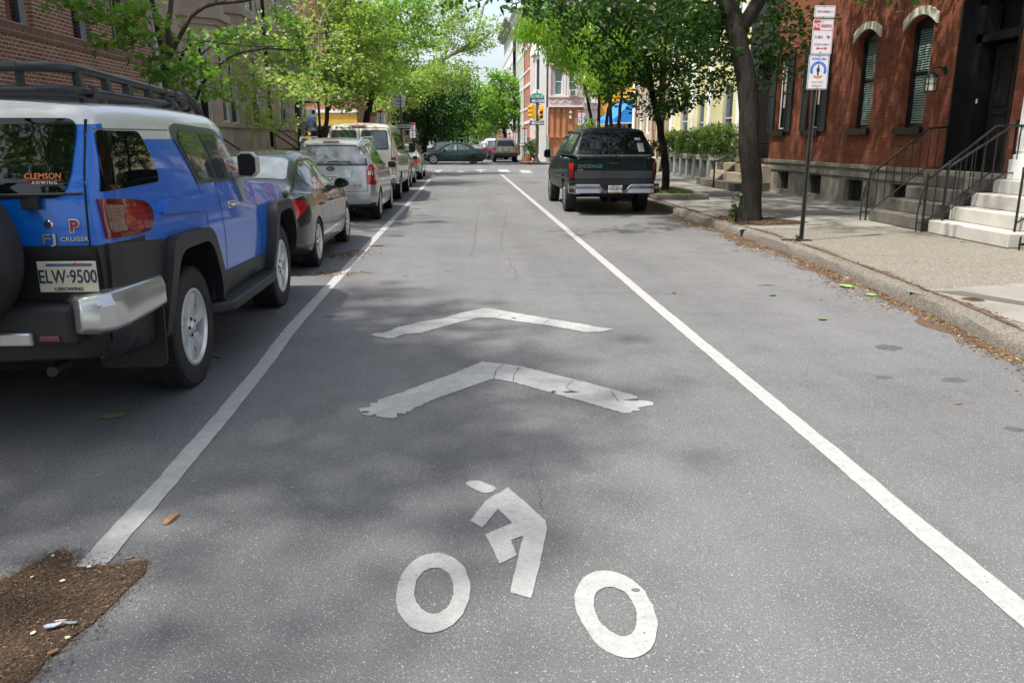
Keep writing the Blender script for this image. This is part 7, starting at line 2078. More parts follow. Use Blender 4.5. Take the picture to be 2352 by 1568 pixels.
for (x, y, Y, rx, rz, n) in ((1560, 40, 15.5, .7, .4, 12), (1620, 110, 15.8, .7, .35, 13), (1600, 190, 16, .5, .25, 7), (1500, 10, 15, .9, .3, 12), (1400, -5, 14.6, .9, .22, 10), (1280, -6, 14.0, .8, .16, 9), (1150, -10, 13.6, .6, .11, 6), (1790, 130, 15.8, .5, .5, 16), (1830, 60, 15.8, .6, .4, 14), (1760, 40, 15.9, .5, .4, 9), (1600, 60, 16, .9, .5, 16), (1530, 90, 16.5, .9, .4, 12), (1690, 60, 16.2, .5, .3, 6), (1740, 190, 16.5, .4, .25, 5), (1960, -3, 12.5, .35, .09, 2), (1660, 40, 15.9, .5, .35, 9), (1050, -6, 13.2, .35, .08, 3), (2060, 4, 11.9, .14, .05, 1)):
    t.lobe(P3(x, y, Y), (rx, .8, rz), n)
t.lobe((4.4, 16.2, 6.8), (4.4, 4.8, 1.5), 420); t.lobe((7.0, 16.5, 6.4), (1.8, 6.0, 1.6), 520); t.lobe((6.6, 11.8, 6.6), (1.8, 2.0, .9), 40); t.lobe((3.2, 18.5, 7.6), (3.8, 3, 1.5), 80)
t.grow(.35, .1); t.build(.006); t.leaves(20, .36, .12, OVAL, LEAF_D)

# R2 slimmer dark tree by the pickup
t = Tree('street_tree', 'slim dark street tree right beside the pickup, in the stone edged bed', (5.62, 22.5, .12), bark=BARKD)
k = t.stem([(5.66, 22.5, .1), (5.64, 22.5, 1.0), tuple(P3(1515, 290, 22.5)), tuple(P3(1500, 220, 22.5)), tuple(P3(1492, 170, 22.5)), tuple(P3(1480, 90, 22.5)), tuple(P3(1475, 0, 22.5)), tuple(P3(1470, -120, 22.5))], .115, .05, .42, .015)
t.stem([tuple(P3(1498, 215, 22.5)), tuple(P3(1450, 140, 22.2)), tuple(P3(1400, 80, 22)), tuple(P3(1340, 40, 21.8))], .045, .02, .1, .02, parent=k - 18)
t.stem([tuple(P3(1502, 230, 22.5)), tuple(P3(1540, 190, 22.5)), tuple(P3(1600, 150, 22.3)), tuple(P3(1650, 140, 22.2))], .035, .015, .1, .02, parent=k - 20)
t.stem([tuple(P3(1490, 130, 22.5)), tuple(P3(1440, 40, 22.6)), tuple(P3(1390, -30, 22.8))], .04, .02, .1, .02, parent=k - 12)
for (x, y, Y, rx, rz, n) in ((1500, 60, 22, 1.6, 1.2, 60), (1400, 70, 22, 1.3, .8, 36), (1340, 30, 21.5, 1.2, .6, 26), (1580, 110, 22, 1.2, .8, 40), (1450, 140, 22, 1.1, .5, 24), (1570, 220, 22, .9, .28, 18), (1640, 190, 21.5, .6, .3, 10), (1420, 215, 22, .8, .25, 12), (1500, 250, 22, .8, .2, 14), (1530, 170, 22, 1.0, .4, 18), (1600, 30, 21.5, 1.2, .7, 30), (1480, 0, 21, 2.4, .8, 50), (1250, 5, 20.5, .9, .3, 10), (1660, 90, 21, .7, .7, 16), (1520, 340, 22.3, .25, .12, 3)):
    t.lobe(P3(x, y, Y), (rx, 1.4, rz), n)
t.lobe((3.6, 23.5, 7.4), (4.2, 4.4, 1.6), 260); t.lobe((6.5, 23, 7.5), (2, 2, 1.4), 30)
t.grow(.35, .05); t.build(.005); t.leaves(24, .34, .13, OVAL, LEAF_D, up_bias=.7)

# R3, R4 bright multi-stem trees
for (lb, xs_, Y, lobes_) in (('bright yellow green tree with several stems just behind the cab of the pickup', (1362, 1375, 1390), 33.0, ((1265, 95, 1.3, .7, 52), (1325, 135, 1.1, .55, 36), (1235, 60, 1.2, .7, 36), (1340, 80, 1.4, 1.0, 46), (1375, 195, .9, .5, 22), (1290, 35, 1.6, .8, 36), (1212, 75, .6, .4, 9), (1350, 295, .3, .25, 6))),
                             ('yellow green tree with two thin stems in front of the blue awning', (1405, 1420), 30.0, ((1400, 140, 1.2, .8, 46), (1450, 160, 1.0, .6, 30), (1420, 80, 1.4, 1.0, 50), (1390, 185, .8, .3, 14), (1460, 110, 1.1, .9, 34)))):
    bb_ = P3(sum(xs_) / len(xs_), 370, Y)
    t = Tree('bright_street_tree', lb, (bb_.x, Y, .125), 'bright multi-stemmed street trees', bark=BARKD)
    k = t.stem([(bb_.x, Y, .1), (bb_.x, Y, .5)], .13, .11, 1.1, .01)
    for i, x in enumerate(xs_):
        dx = (i - (len(xs_) - 1) / 2) * 22
        t.stem([(bb_.x, Y, .5), tuple(P3(x, 300, Y)), tuple(P3(x + dx * .4, 250, Y + jit(.3))), tuple(P3(x + dx, 180, Y + jit(.8))), tuple(P3(x + dx * 1.8, 90, Y + jit(1)))], .085, .03, .4, .03, parent=k)
    for (x, y, rx, rz, n) in lobes_: t.lobe(P3(x, y, Y - .5), (rx, 1.6, rz), n)
    t.lobe((bb_.x - .4, Y, 7.8), (2.4, 2.0, 1.2), 60)
    t.grow(.4, .05); t.build(.006); t.leaves(36, .40, .15, LANCE, LEAF_Y, droop=.5)

# off-frame street trees on the left that shade the foreground
for (x, y, s_, n) in ((-6.9, 3.0, 1.0, 190), (-6.6, -4.0, 1.0, 140)):
    t = Tree('shade_tree', 'street tree standing just outside the left edge of the view' if y > 0 else 'street tree standing behind the camera on the left', (x, y, .12), 'street trees outside the view', bark=BARK)
    t.stem([(x, y, .1), (x, y, 1.6), (x + .2, y, 3.5), (x + .4, y + .2, 8)], .18, .09, .5)
    t.lobe((x + .6, y, 10.2), (2.7, 3.8, 2.0), n); t.lobe((x + 1.3, y + .6, 8.4), (1.9, 2.8, 1.2), n // 2); 
    t.grow(.5); t.build(.008); t.leaves(20, .55, .15, MAPLE, LEAF_M)
t = Tree('shade_tree', 'unseen tree behind the camera on the right, crown spread over the street for reflections', (5.6, -8, .12), 'street trees outside the view', bark=BARK)
t.stem([(5.6, -8, .1), (5.6, -8, 6)], .18, .09, .5); t.lobe((4.6, -8, 7.5), (3.4, 3, 2), 110); t.lobe((0, -9.5, 7.6), (5.5, 4, 1.8), 200); t.grow(.6); t.build(.008); t.leaves(22, .55, .16, MAPLE, LEAF_M)  # street-wide lobe added unseen so the car windows reflect dark leaves

for i, (x, y) in enumerate(((-5.6, -11), (5.8, -12.5), (-5.2, -20), (5.6, -21), (0.5, -34))):  # unseen trees added behind the camera to darken reflections in the car glass
    t = Tree('shade_tree', ('nearest unseen tree added behind the camera on the left for dark reflections', 'nearest unseen tree added behind the camera on the right for dark reflections', 'second unseen tree added behind the camera on the left for dark reflections', 'second unseen tree added behind the camera on the right for dark reflections', 'unseen tree added far behind the camera in the middle for dark reflections')[i], (x, y, .12), 'street trees outside the view', bark=BARK)
    t.stem([(x, y, .1), (x, y, 6)], .2, .09, .4); t.lobe((x * .75, y, 6.5), (4.2, 4.2, 3.4), 120); t.grow(.9); t.build(.01); t.leaves(26, .9, .30, MAPLE, LEAF_D)
# hedge in the planters
def shrub(name, label, c, rad, n, per, size, mat, shape=OVAL, group=None, cat='hedge', stem_=True, crad=.16):
    t = Tree(name, label, (c[0], c[1], c[2] - rad[2]), group, cat, bark=BARKD)
    t.stem([(c[0], c[1], c[2] - rad[2] - .05), (c[0], c[1], c[2])], .02, .012, .2, .01)
    t.lobe(c, rad, n); t.grow(.2, .02, .03); t.build(.003); t.leaves(per, crad, size, shape, mat, up_bias=.4)
    return t
HG = mk_leaf('hedge_leaf', (.050, .105, .020), .35, .6, .3); HY = mk_leaf('hedge_tip_leaf', (.12, .20, .025), .4, .4)
for i, (yy, zt, lb) in enumerate(((28.4, 1.62, 'tall ivy hedge bush nearest the bent handrail'), (29.9, 1.62, 'hedge bush second from the bent handrail'), (31.6, 1.5, 'hedge bush in the middle of the white planter'), (33.4, 1.5, 'hedge bush second from the slim street tree'), (35.3, 1.48, 'farthest hedge bush, right behind the slim street tree'))):
    t = shrub('hedge_bush', lb, (9.15, yy, zt - .14), (.42, .95, .74), 150, 26, .065, HG, OVAL, 'hedge bushes on the white planter')
    cs = [(.0 + random.gauss(0, .22), random.gauss(0, .5), .58 + .5 + random.uniform(.0, .25)) for _ in range(34)]
    link('fresh_tips', leaf_mesh('fresh_tips', cs, .17, 24, .07, LANCE, HY, up_bias=.2), t.root)
shrub('ivy_bush', 'green ivy bush beside the hydrant and the corner pillar', (5.0, 60.8, .85), (.55, 1.6, .75), 90, 24, .12, HG, OVAL, crad=.25, cat='bush')
shrub('ivy_column', 'ivy climbing the corner of the brick house beside the corner pillar', (5.42, 58.3, 2.1), (.16, .4, 1.7), 70, 22, .11, mk_leaf('ivy_leaf', (.14, .24, .04), .3), OVAL, crad=.2, cat='ivy')
shrub('weed', 'young green shoot growing at the street side of the big forked trunk', (5.08, 14.75, .42), (.12, .12, .28), 14, 6, .06, LEAF_D, MAPLE, cat='weed', crad=.09)
shrub('weed', 'small green weed at the foot of the sign pole', (5.10, 11.92, .20), (.05, .05, .07), 6, 5, .03, LEAF_D, MAPLE, cat='weed', crad=.05)
# bed round the slim tree
bd = thing('stone_edged_bed', 'low stone edging round the slim street tree by the pickup', 'tree bed', (5.55, 22.2, .125))
for (a, b_) in (((-.6, -1.75, 0), (.75, -1.55, .15)), ((.60, -1.549, 0), (.75, 1.4, .15)), ((-.6, 1.401, 0), (.75, 1.6, .15)), ((-.6, -1.549, 0), (-.45, 1.4, .15))):
    mb = MB(); mb.box(a, b_); mb.build('edging_stone', KERB, bd, bevel=.03)
mb = MB(); mb.box((-.449, -1.548, 0), (.599, 1.399, .08)); mb.build('soil', SOIL, bd)
cs = [(5.55 + random.uniform(-.4, .55), 22.2 + random.uniform(-1.5, 1.3), .22) for _ in range(90)]
gme = leaf_mesh('grass', cs, .12, 12, .16, [(0, -.5), (.03, 0), (0, .55), (-.03, 0)], LEAF_M, up_bias=0)
tag(link('grass', gme), 'grass tufts growing in the bed of the slim street tree', 'grass', kind='stuff')

# ================================================================ STREET FURNITURE
SW = simple('sign_white', (.62, .64, .66), .35, var=.05, vscale=6); SR = simple('sign_red', (.50, .03, .045), .4); SBL = simple('sign_blue', (.02, .12, .55), .4); SBK = simple('sign_black', (.02, .02, .025), .4); SOR = simple('sign_orange', (.65, .20, .08), .4)
POLE = simple('sign_post_steel', (.055, .056, .052), .5, .5, var=.3, vscale=6)
def panel(par, cx, cz, w_, h_, mat, border=None, name='panel', y=0.0, r=.02, back=None, inset=.008, bw=.006):
    o = thing(name, None, None, (cx, y, cz)); o.parent = par
    P = rnd([(-w_ / 2, -h_ / 2), (w_ / 2, -h_ / 2), (w_ / 2, h_ / 2), (-w_ / 2, h_ / 2)], r)
    mb = MB(); mb.prism(P, 0, .004, 'y'); mb.build('plate', mat, o)
    if border:
        A = rnd([(-w_ / 2 + inset, -h_ / 2 + inset), (w_ / 2 - inset, -h_ / 2 + inset), (w_ / 2 - inset, h_ / 2 - inset), (-w_ / 2 + inset, h_ / 2 - inset)], r * .8)
        j = inset + bw; B = rnd([(-w_ / 2 + j, -h_ / 2 + j), (w_ / 2 - j, -h_ / 2 + j), (w_ / 2 - j, h_ / 2 - j), (-w_ / 2 + j, h_ / 2 - j)], r * .7)
        n = len(A); mb = MB(); mb.quadmesh([(p[0], -.0012, p[1]) for p in A] + [(p[0], -.0012, p[1]) for p in B], [(i, (i + 1) % n, n + (i + 1) % n, n + i) for i in range(n)]); mb.build('border', border, o)
    return o
def t_(par, s, x, z, size, mat, sx=1, bold=.0, sp=1.0, roll=0):
    return text('lettering', s, par, facing((x, -.0022, z), 0, 0, roll), size, mat, .0006, bold, sx, spacing=sp)
sg = thing('parking_sign', 'steel post with three stacked parking and patrol signs on the right sidewalk', 'street sign', (5.17, 12.0, .125))
mb = MB(); mb.prism([(-.035, -.02), (-.022, -.02), (-.014, .012), (.014, .012), (.022, -.02), (.035, -.02), (.035, -.014), (.026, -.014), (.018, .018), (-.018, .018), (-.026, -.014), (-.035, -.014)], 0, 3.42, 'z'); mb.build('post', POLE, sg)
mb = MB(); mb.box((-.16, -.06, -.0), (.16, .06, .02)); mb.box((-.30, -.05, 0), (-.12, .02, .028)); mb.build('base_plate', POLE, sg, bevel=.006)
def zat(y, Y=12.0): return P3(1870, y, Y).z - .125
z = [zat(v) for v in (13.7, 41.7, 44.6, 126, 126.9, 206)]
zz = lambda i, j: ((z[i] + z[j]) / 2, z[i] - z[j])
c_, h_ = zz(0, 1); p = panel(sg, .05, c_, .305, h_, SW, SR, y=-.024); t_(p, 'TOW ZONE', -.03, 0, .038, SR, .85, .001); t_(p, '8AM-6PM', .09, -.001, .018, SR, .8)
c_, h_ = zz(2, 3); p = panel(sg, .045, c_, .305, h_, SW, SR, y=-.024)
mb = MB(); mb.box((-.137, -.0018, h_ / 2 - .155), (-.045, -.0008, h_ / 2 - .02)); mb.box((-.045, -.0018, h_ / 2 - .155), (.137, -.0008, h_ / 2 - .150)); mb.build('red_box', SR, p)
t_(p, 'NO', -.092, h_ / 2 - .088, .095, SW, .62, .002); t_(p, 'PARKING', .046, h_ / 2 - .095, .062, SR, .60, .001)
t_(p, '8 AM-6     PM', -.0, h_ / 2 - .245, .058, SR, .66, .0005); t_(p, 'EXCEPT SUNDAY', -.0, h_ / 2 - .345, .035, SR, .82)
mb = MB(); zr_ = -h_ / 2 + .085; mb.prism([(-.085, zr_), (-.05, zr_ + .022), (-.05, zr_ + .006), (.05, zr_ + .006), (.05, zr_ + .022), (.085, zr_), (.05, zr_ - .022), (.05, zr_ - .006), (-.05, zr_ - .006), (-.05, zr_ - .022)], -.0018, -.0008, 'y'); mb.build('arrow', SR, p)
c_, h_ = zz(4, 5); p = panel(sg, .028, c_, .305, h_, SW, SBK, y=-.024)
t_(p, 'PATROL AREA', 0, h_ / 2 - .055, .040, SBL, .84, .0005)
def arc_band(par, r0, r1, a0, a1, mat, cz, name):
    mb = MB(); n = 20; vs = []
    for i in range(n + 1):
        a = R(a0 + (a1 - a0) * i / n); vs += [(r0 * math.cos(a), -.0012, cz + r0 * math.sin(a)), (r1 * math.cos(a), -.0012, cz + r1 * math.sin(a))]
    mb.quadmesh(vs, [(2 * i, 2 * i + 1, 2 * i + 3, 2 * i + 2) for i in range(n)]); mb.build(name, mat, par)
arc_band(p, .085, .122, -28, 208, SBL, .03, 'blue_arc'); arc_band(p, .085, .118, 232, 308, SOR, .03, 'orange_arc')
mb = MB(); mb.prism([(-.012, -.045), (.0, -.05), (.012, -.04), (.008, .0), (.026, .02), (.014, .06), (.006, .075), (.012, .09), (.0, .105), (-.010, .09), (-.008, .075), (-.022, .055), (-.026, .02), (-.016, .0)], -.0018, -.0008, 'y'); mb.build('watchman_mark', SBK, p)
for i, ch in enumerate('TOWN WATCH'):
    a = R(172 - 164 * i / 9); t_(p, ch, .102 * math.cos(a), .03 + .102 * math.sin(a), .022, SW, 1, 0, 1, a - PI / 2)
t_(p, 'CALL POLICE', 0, -h_ / 2 + .105, .034, SOR, .85); t_(p, 'EMERGENCY', 0, -h_ / 2 + .052, .034, SOR, .85)
for zc_ in (z[0] - .01, z[1] + .01, z[2] - .035, z[3] + .03, z[4] - .02, z[5] + .02):
    mb = MB(); mb.lathe([(0, -.030), (.007, -.029), (.008, -.025)], (.03, 0, zc_), 8, 'y'); mb.build('bolt', SBK, sg)

# corner post with street name, one way signs and signals
cp_ = thing('signal_post', 'dark corner post with green street name sign, two one way signs and yellow signals', 'signal post', (4.86, 52.9, .05))
cp_.location = (4.95, 55.2, .095)
DKG = simple('post_brown_grey', (.10, .085, .075), .5, .2); TEAL = simple('sign_teal', (.01, .28, .26), .4); SIGY = simple('signal_yellow', (.80, .42, .01), .4)
mb = MB(); mb.lathe([(0, 0), (.30, 0), (.29, .04), (.19, .14), (.12, .30), (.085, .45), (.075, 2.2), (.07, 4.35), (.03, 4.5), (.045, 4.6), (0, 4.75)], n=16); mb.build('post', DKG, cp_)
mb = MB(); mb.prism([(-.47, -.17), (.47, -.17), (.47, .03), (.30, .14), (.14, .18), (-.14, .18), (-.30, .14), (-.47, .03)], -.10, -.092, 'y'); q = mb.build('street_name_sign', TEAL, cp_); q.location = (0, 0, 4.32)
text('lettering', 'N 23RD ST', q, facing((0, -.104, -.03)), .24, WHITEP, .001, .004, .74)
def oneway(par, z_):
    o = thing('one_way_sign', None, None, (0, -.10, z_)); o.parent = par
    mb = MB(); mb.box((-.48, 0, -.14), (.48, .006, .14)); mb.build('plate', SBK, o)
    mb = MB(); P = [(-.44, 0), (-.24, .12), (-.24, .085), (.45, .085), (.45, -.085), (-.24, -.085), (-.24, -.12)]; mb.prism(P, -.003, -.001, 'y'); mb.build('arrow', SW, o)
    text('lettering', 'ONE WAY', o, facing((.10, -.0045, 0)), .155, SBK, .0006, .003, .82)
oneway(cp_, 4.02); oneway(cp_, 2.60)
def signal(par, x, z_, front, name='traffic_signal'):
    o = thing(name, None, None, (x, 0, z_)); o.parent = par
    mb = MB()
    if front: mb.box((-.14, -.1, -.42), (.14, .1, .44))
    else: mb.box((-.12, -.1, -.42), (.13, .1, .44))
    mb.build('housing', SIGY, o, bevel=.03)
    for k, (c, em) in enumerate((('red_light', 1), ('amber_light', 0), ('green_light', 0))):
        zz_ = .29 - .28 * k
        if front:
            m = bpy.data.materials.get('signal_red_lit') if em else bpy.data.materials.get('signal_lens_dark')
            if m is None:
                m = simple('signal_red_lit', (.9, .06, .01), .4) if em else simple('signal_lens_dark', (.05, .03, .01), .3)
                if em:
                    b_ = m.node_tree.nodes['Principled BSDF']; b_.inputs['Emission Color'].default_value = (1, .10, .01, 1); b_.inputs['Emission Strength'].default_value = 3
            mb = MB(); mb.lathe([(0, -.125), (.10, -.115), (.105, -.10)], (0, 0, zz_), 16, 'y'); mb.build(c, m, o)
            mb = MB(); n = 12; vs = []
            for i in range(n + 1):
                a = PI * i / n; vs += [(.115 * math.cos(a), -.10, zz_ + .115 * math.sin(a)), (.115 * math.cos(a), -.28, zz_ + .10 * math.sin(a) - .01)]
            mb.quadmesh(vs, [(2 * i, 2 * i + 1, 2 * i + 3, 2 * i + 2) for i in range(n)]); mb.build('visor', SIGY, o)
        else:
            mb = MB(); mb.lathe([(.12, -.12), (.115, -.36), (.10, -.36), (.10, -.12)], (0, 0, 0), 14, 'x'); v = mb.build('visor', SIGY, o); v.location = (0, 0, zz_); v.data.transform(Matrix.Scale(1, 4))
    mb = MB(); mb.tube([(0, 0, .44), (0, 0, .50), (-x, 0, .50)], .02, 6); mb.tube([(0, 0, -.42), (0, 0, -.47), (-x, 0, -.47)], .02, 6); mb.build('bracket', DKG, o)
signal(cp_, -.24, 3.32, False); signal(cp_, .27, 3.28, True)
# hydrant
hy = thing('fire_hydrant', 'orange fire hydrant with a pale green bonnet on the far corner', 'hydrant', (4.32, 55.0, .095))
HO = simple('hydrant_orange', (.75, .20, .03), .5, var=.12, vscale=5); HG_ = simple('hydrant_green', (.22, .55, .42), .5)
mb = MB(); mb.lathe([(0, 0), (.17, 0), (.17, .05), (.13, .06), (.125, .50), (.15, .52), (.15, .56)], n=18); mb.lathe([(0, -.22), (.07, -.22), (.07, -.1), (.05, 0)], (0, 0, .38), 10, 'y'); mb.lathe([(0, -.2), (.055, -.2), (.05, .2), (0, .2)], (0, 0, .40), 10, 'x'); mb.build('barrel', HO, hy)
mb = MB(); mb.lathe([(.155, .561), (.165, .60), (.13, .70), (.07, .78), (.03, .80), (.03, .86), (0, .86)], n=18); mb.build('bonnet', HG_, hy)
# parking sign posts in the distance
def post_sign(label, x, Y, z0_, z1_, w_=.305, mats=None, rows=2, H_=None, group='distant parking signs'):
    t = thing('parking_sign', label, 'street sign', (x, Y, .09), 0, group)
    mb = MB(); mb.tube([(0, .02, 0), (0, .02, z1_)], .03, 6); mb.build('post', POLE, t)
    h = (z1_ - z0_) / rows
    for i in range(rows):
        p = panel(t, 0, z1_ - h * (i + .5), w_, h - .02, SW, SR if i == 0 else SBK)
        mb = MB(); 
        if i == 0: mb.box((-w_ / 2 + .02, -.0018, h / 2 - .14), (w_ / 2 - .02, -.0008, h / 2 - .03)); mb.build('red_box', SR, p); t_(p, '2 HOUR', 0, -.03, .075, SR, .7); t_(p, 'PARKING', 0, -.12, .06, SR, .7)
        else: t_(p, 'PERMIT', 0, .06, .065, SBL, .7); t_(p, 'ZONE 1', 0, -.04, .065, SBL, .7)
    return t
def psign(label, x, y0, y1, Y, **kw):
    a = P3(x, y0, Y); b_ = P3(x, y1, Y); return post_sign(label, a.x, Y, b_.z - .09, a.z - .09, **kw)
psign('white and red parking sign just left of the corner post with the signals', 1205, 293, 328, 58.5, w_=.36)
psign('parking sign post behind the tan SUV, rightmost of the two by its roof', 1184, 302, 330, 66)
psign('parking sign post behind the tan SUV, leftmost of the two by its roof', 1170, 305, 331, 70)
psign('white and red parking sign on the left kerb behind the silver sedan', 947, 282, 318, 44)
psign('red topped parking sign behind the roof of the cream van', 873, 252, 292, 37)
psign('parking sign in front of the white shop house above the pickup hood', 1336, 254, 288, 50, w_=.45)
# left near corner: no turns sign, one way
nt = thing('no_turns_sign', 'white sign reading no turns on the left corner, above a one way sign', 'street sign', tuple(P3(922, 345, 41.0)[:2]) + (.12,))
a = P3(920, 218, 41); b_ = P3(920, 246, 41); 
mb = MB(); mb.tube([(.02, .05, 0), (.02, .05, a.z - .1)], .06, 8); mb.build('post', DKG, nt)
p = panel(nt, -.05, (a.z + b_.z) / 2 - .12, .62, .62, SW, SBK); t_(p, 'NO', 0, .16, .20, SBK, .9, .003); t_(p, 'TURNS', 0, -.02, .17, SBK, .7, .003); t_(p, 'ON RED', 0, -.19, .12, SBK, .7, .002)
c_ = P3(925, 290, 41).z - .12; o_ = thing('one_way_sign', None, None, (.05, -.08, c_)); o_.parent = nt
mb = MB(); mb.box((-.48, 0, -.14), (.48, .006, .14)); mb.build('plate', SBK, o_); mb = MB(); mb.prism([(-.44, 0), (-.24, .12), (-.24, .085), (.45, .085), (.45, -.085), (-.24, -.085), (-.24, -.12)], -.003, -.001, 'y'); mb.build('arrow', SW, o_); text('lettering', 'ONE WAY', o_, facing((.10, -.0045, 0)), .155, SBK, .0006, .003, .82)
# blue sign on a dark post
bs_ = thing('blue_house_sign', 'blue and white agent sign reading GARDEN hanging from a dark post by the brownstones', 'sign', (P3(690, 330, 26.0).x, 26.0, .12))
DP = simple('dark_post', (.012, .016, .014), .6)
mb = MB(); mb.box((-.05, -.05, 0), (.05, .05, 2.85)); mb.box((.05, -.03, 2.60), (.66, .03, 2.66)); mb.box((.60, -.05, 1.8), (.66, .05, 2.599)); mb.build('post', DP, bs_)
zt_, zb_ = P3(700, 252, 26).z - .12, P3(700, 301, 26).z - .12
W_ = (P3(728, 280, 26).x - P3(696, 280, 26).x); X_ = P3(712, 280, 26).x - bs_.location.x
p = panel(bs_, X_, (zt_ + zb_) / 2, W_, zt_ - zb_, SW, None, y=-.06, r=.005)
H_ = zt_ - zb_
mb = MB(); mb.box((-W_ / 2 + .01, -.0018, -H_ * .13), (W_ / 2 - .01, -.0008, H_ * .12)); mb.box((-W_ / 2 + .01, -.0018, -H_ / 2 + .01), (W_ / 2 - .01, -.0008, -H_ * .33)); mb.build('blue_field', SBL, p)
mb = MB(); mb.box((-W_ / 2 + .01, -.0018, -H_ * .32), (W_ / 2 - .01, -.0008, -H_ * .14)); mb.build('black_field', SBK, p)
mb = MB(); mb.prism([(.13 + .06 * math.cos(t), .24 + .06 * math.sin(t)) for t in np.linspace(0, 2 * PI, 16, endpoint=False)], -.0022, -.0009, 'y'); mb.build('disc', SBK, p)
t_(p, 'FOR SALE', 0, H_ * .05, .07, SW, .9, .002); t_(p, '215-790', 0, -H_ * .06, .058, SW, 1); t_(p, 'DARROW', 0, -H_ * .18, .058, SW, .95, .001); t_(p, '215-790-5698', 0, -H_ * .27, .054, SW, .8, .001); t_(p, 'GARDEN', 0, -H_ * .41, .08, SW, .95, .002)
shrub('dark_topiary', 'dark conical evergreen at the foot of the blue sign post', (bs_.location.x + .12, 25.8, 1.25), (.22, .22, 1.1), 80, 22, .05, LEAF_FD, OVAL, cat='shrub', crad=.1)
# flower baskets
for k, (xx, cc, lb) in enumerate(((727, (.55, .05, .08), 'flower basket with yellow and red blooms below the blue sign'), (744, (.45, .04, .12), 'flower basket with dark red blooms beside the slim trunk'))):
    q = P3(xx, 312, 31.0); t = thing('flower_basket', lb, 'flower basket', tuple(q), 0, 'flower baskets')
    mb = MB(); mb.lathe([(0, -.22), (.14, -.2), (.22, -.05), (.24, .05), (0, .06)], n=16); mb.tube([(0, 0, -.2), (0, 0, -q.z + .12)], .02, 6); mb.build('basket', simple('basket_brown%d' % k, (.05, .025, .02), .9), t)
    cs = [(random.gauss(0, .13), random.gauss(0, .13), .10 + random.uniform(0, .12)) for _ in range(26)]
    link('leaves', leaf_mesh('leaves', cs, .10, 10, .07, OVAL, LEAF_FD), t); link('blooms', leaf_mesh('blooms', cs[:14], .09, 8, .06, QUAD, simple('bloom%d' % k, cc, .6)), t)
    if k == 0: link('blooms', leaf_mesh('blooms', [(.0, -.12, .16), (.05, -.12, .14)], .06, 14, .06, QUAD, simple('bloom_yellow', (.75, .5, .02), .6)), t)
# iron fence in front of the far brownstones
fe = thing('iron_fence', 'black iron fence with thin bars in front of the brownstones by the blue sign', 'fence', (-6.9, 29.5, .12))
mb = MB(); mb.box((-.015, 0, 1.02), (.015, 6, 1.05)); mb.box((-.015, 0, .12), (.015, 6, .15)); mb.build('rail', IRON, fe)
mb = MB()
for i in range(51): mb.box((-.008, i * .12 - .008, 0), (.008, i * .12 + .008, 1.16 + (.05 if i % 5 == 0 else 0)))
mb.build('bars', IRON, fe)
mb = MB(); mb.box((-7.15, 23.5, .12), (-6.95, 29.4, .72)); tag(mb.build('low_wall', m_('low_wall_grey', (.30, .30, .29), .85, var=.1), bevel=.02), 'low grey coping wall in front of the first brownstone', 'wall')
# bollard / utility box by tan SUV
ub = thing('utility_box', 'white utility box on the far right sidewalk beside the tan SUV', 'utility box', (4.55, 60.6, .095))
mb = MB(); mb.box((-.22, -.2, 0), (.22, .2, 1.05)); mb.build('cabinet', simple('box_white', (.5, .5, .5), .6), ub, bevel=.02); mb = MB(); mb.box((-.25, -.23, 1.051), (.25, .23, 1.09)); mb.build('lid', simple('box_lid', (.25, .12, .10), .6), ub)
# overhead signal on the right side street
os2 = thing('traffic_signal', 'yellow traffic signal seen through the leaves above the blue awning', 'traffic signal', (10.0, 55.4, .095))
mb = MB(); mb.tube([(0, 0, 0), (0, 0, 4.9)], .07, 8); mb.build('post', DKG, os2); signal(os2, .25, 4.3, False)
# bicycle racks / railings of the far row
for i, yy in enumerate((62.5, 70.0)):
    railing('stoop_railing', 'black stoop railing of the %s brick row house on the far right' % ('first' if i == 0 else 'second'), yy, [(4.6, .1), (5.3, .75), (5.55, .75)], 5, scroll=False, group='far stoop railings')

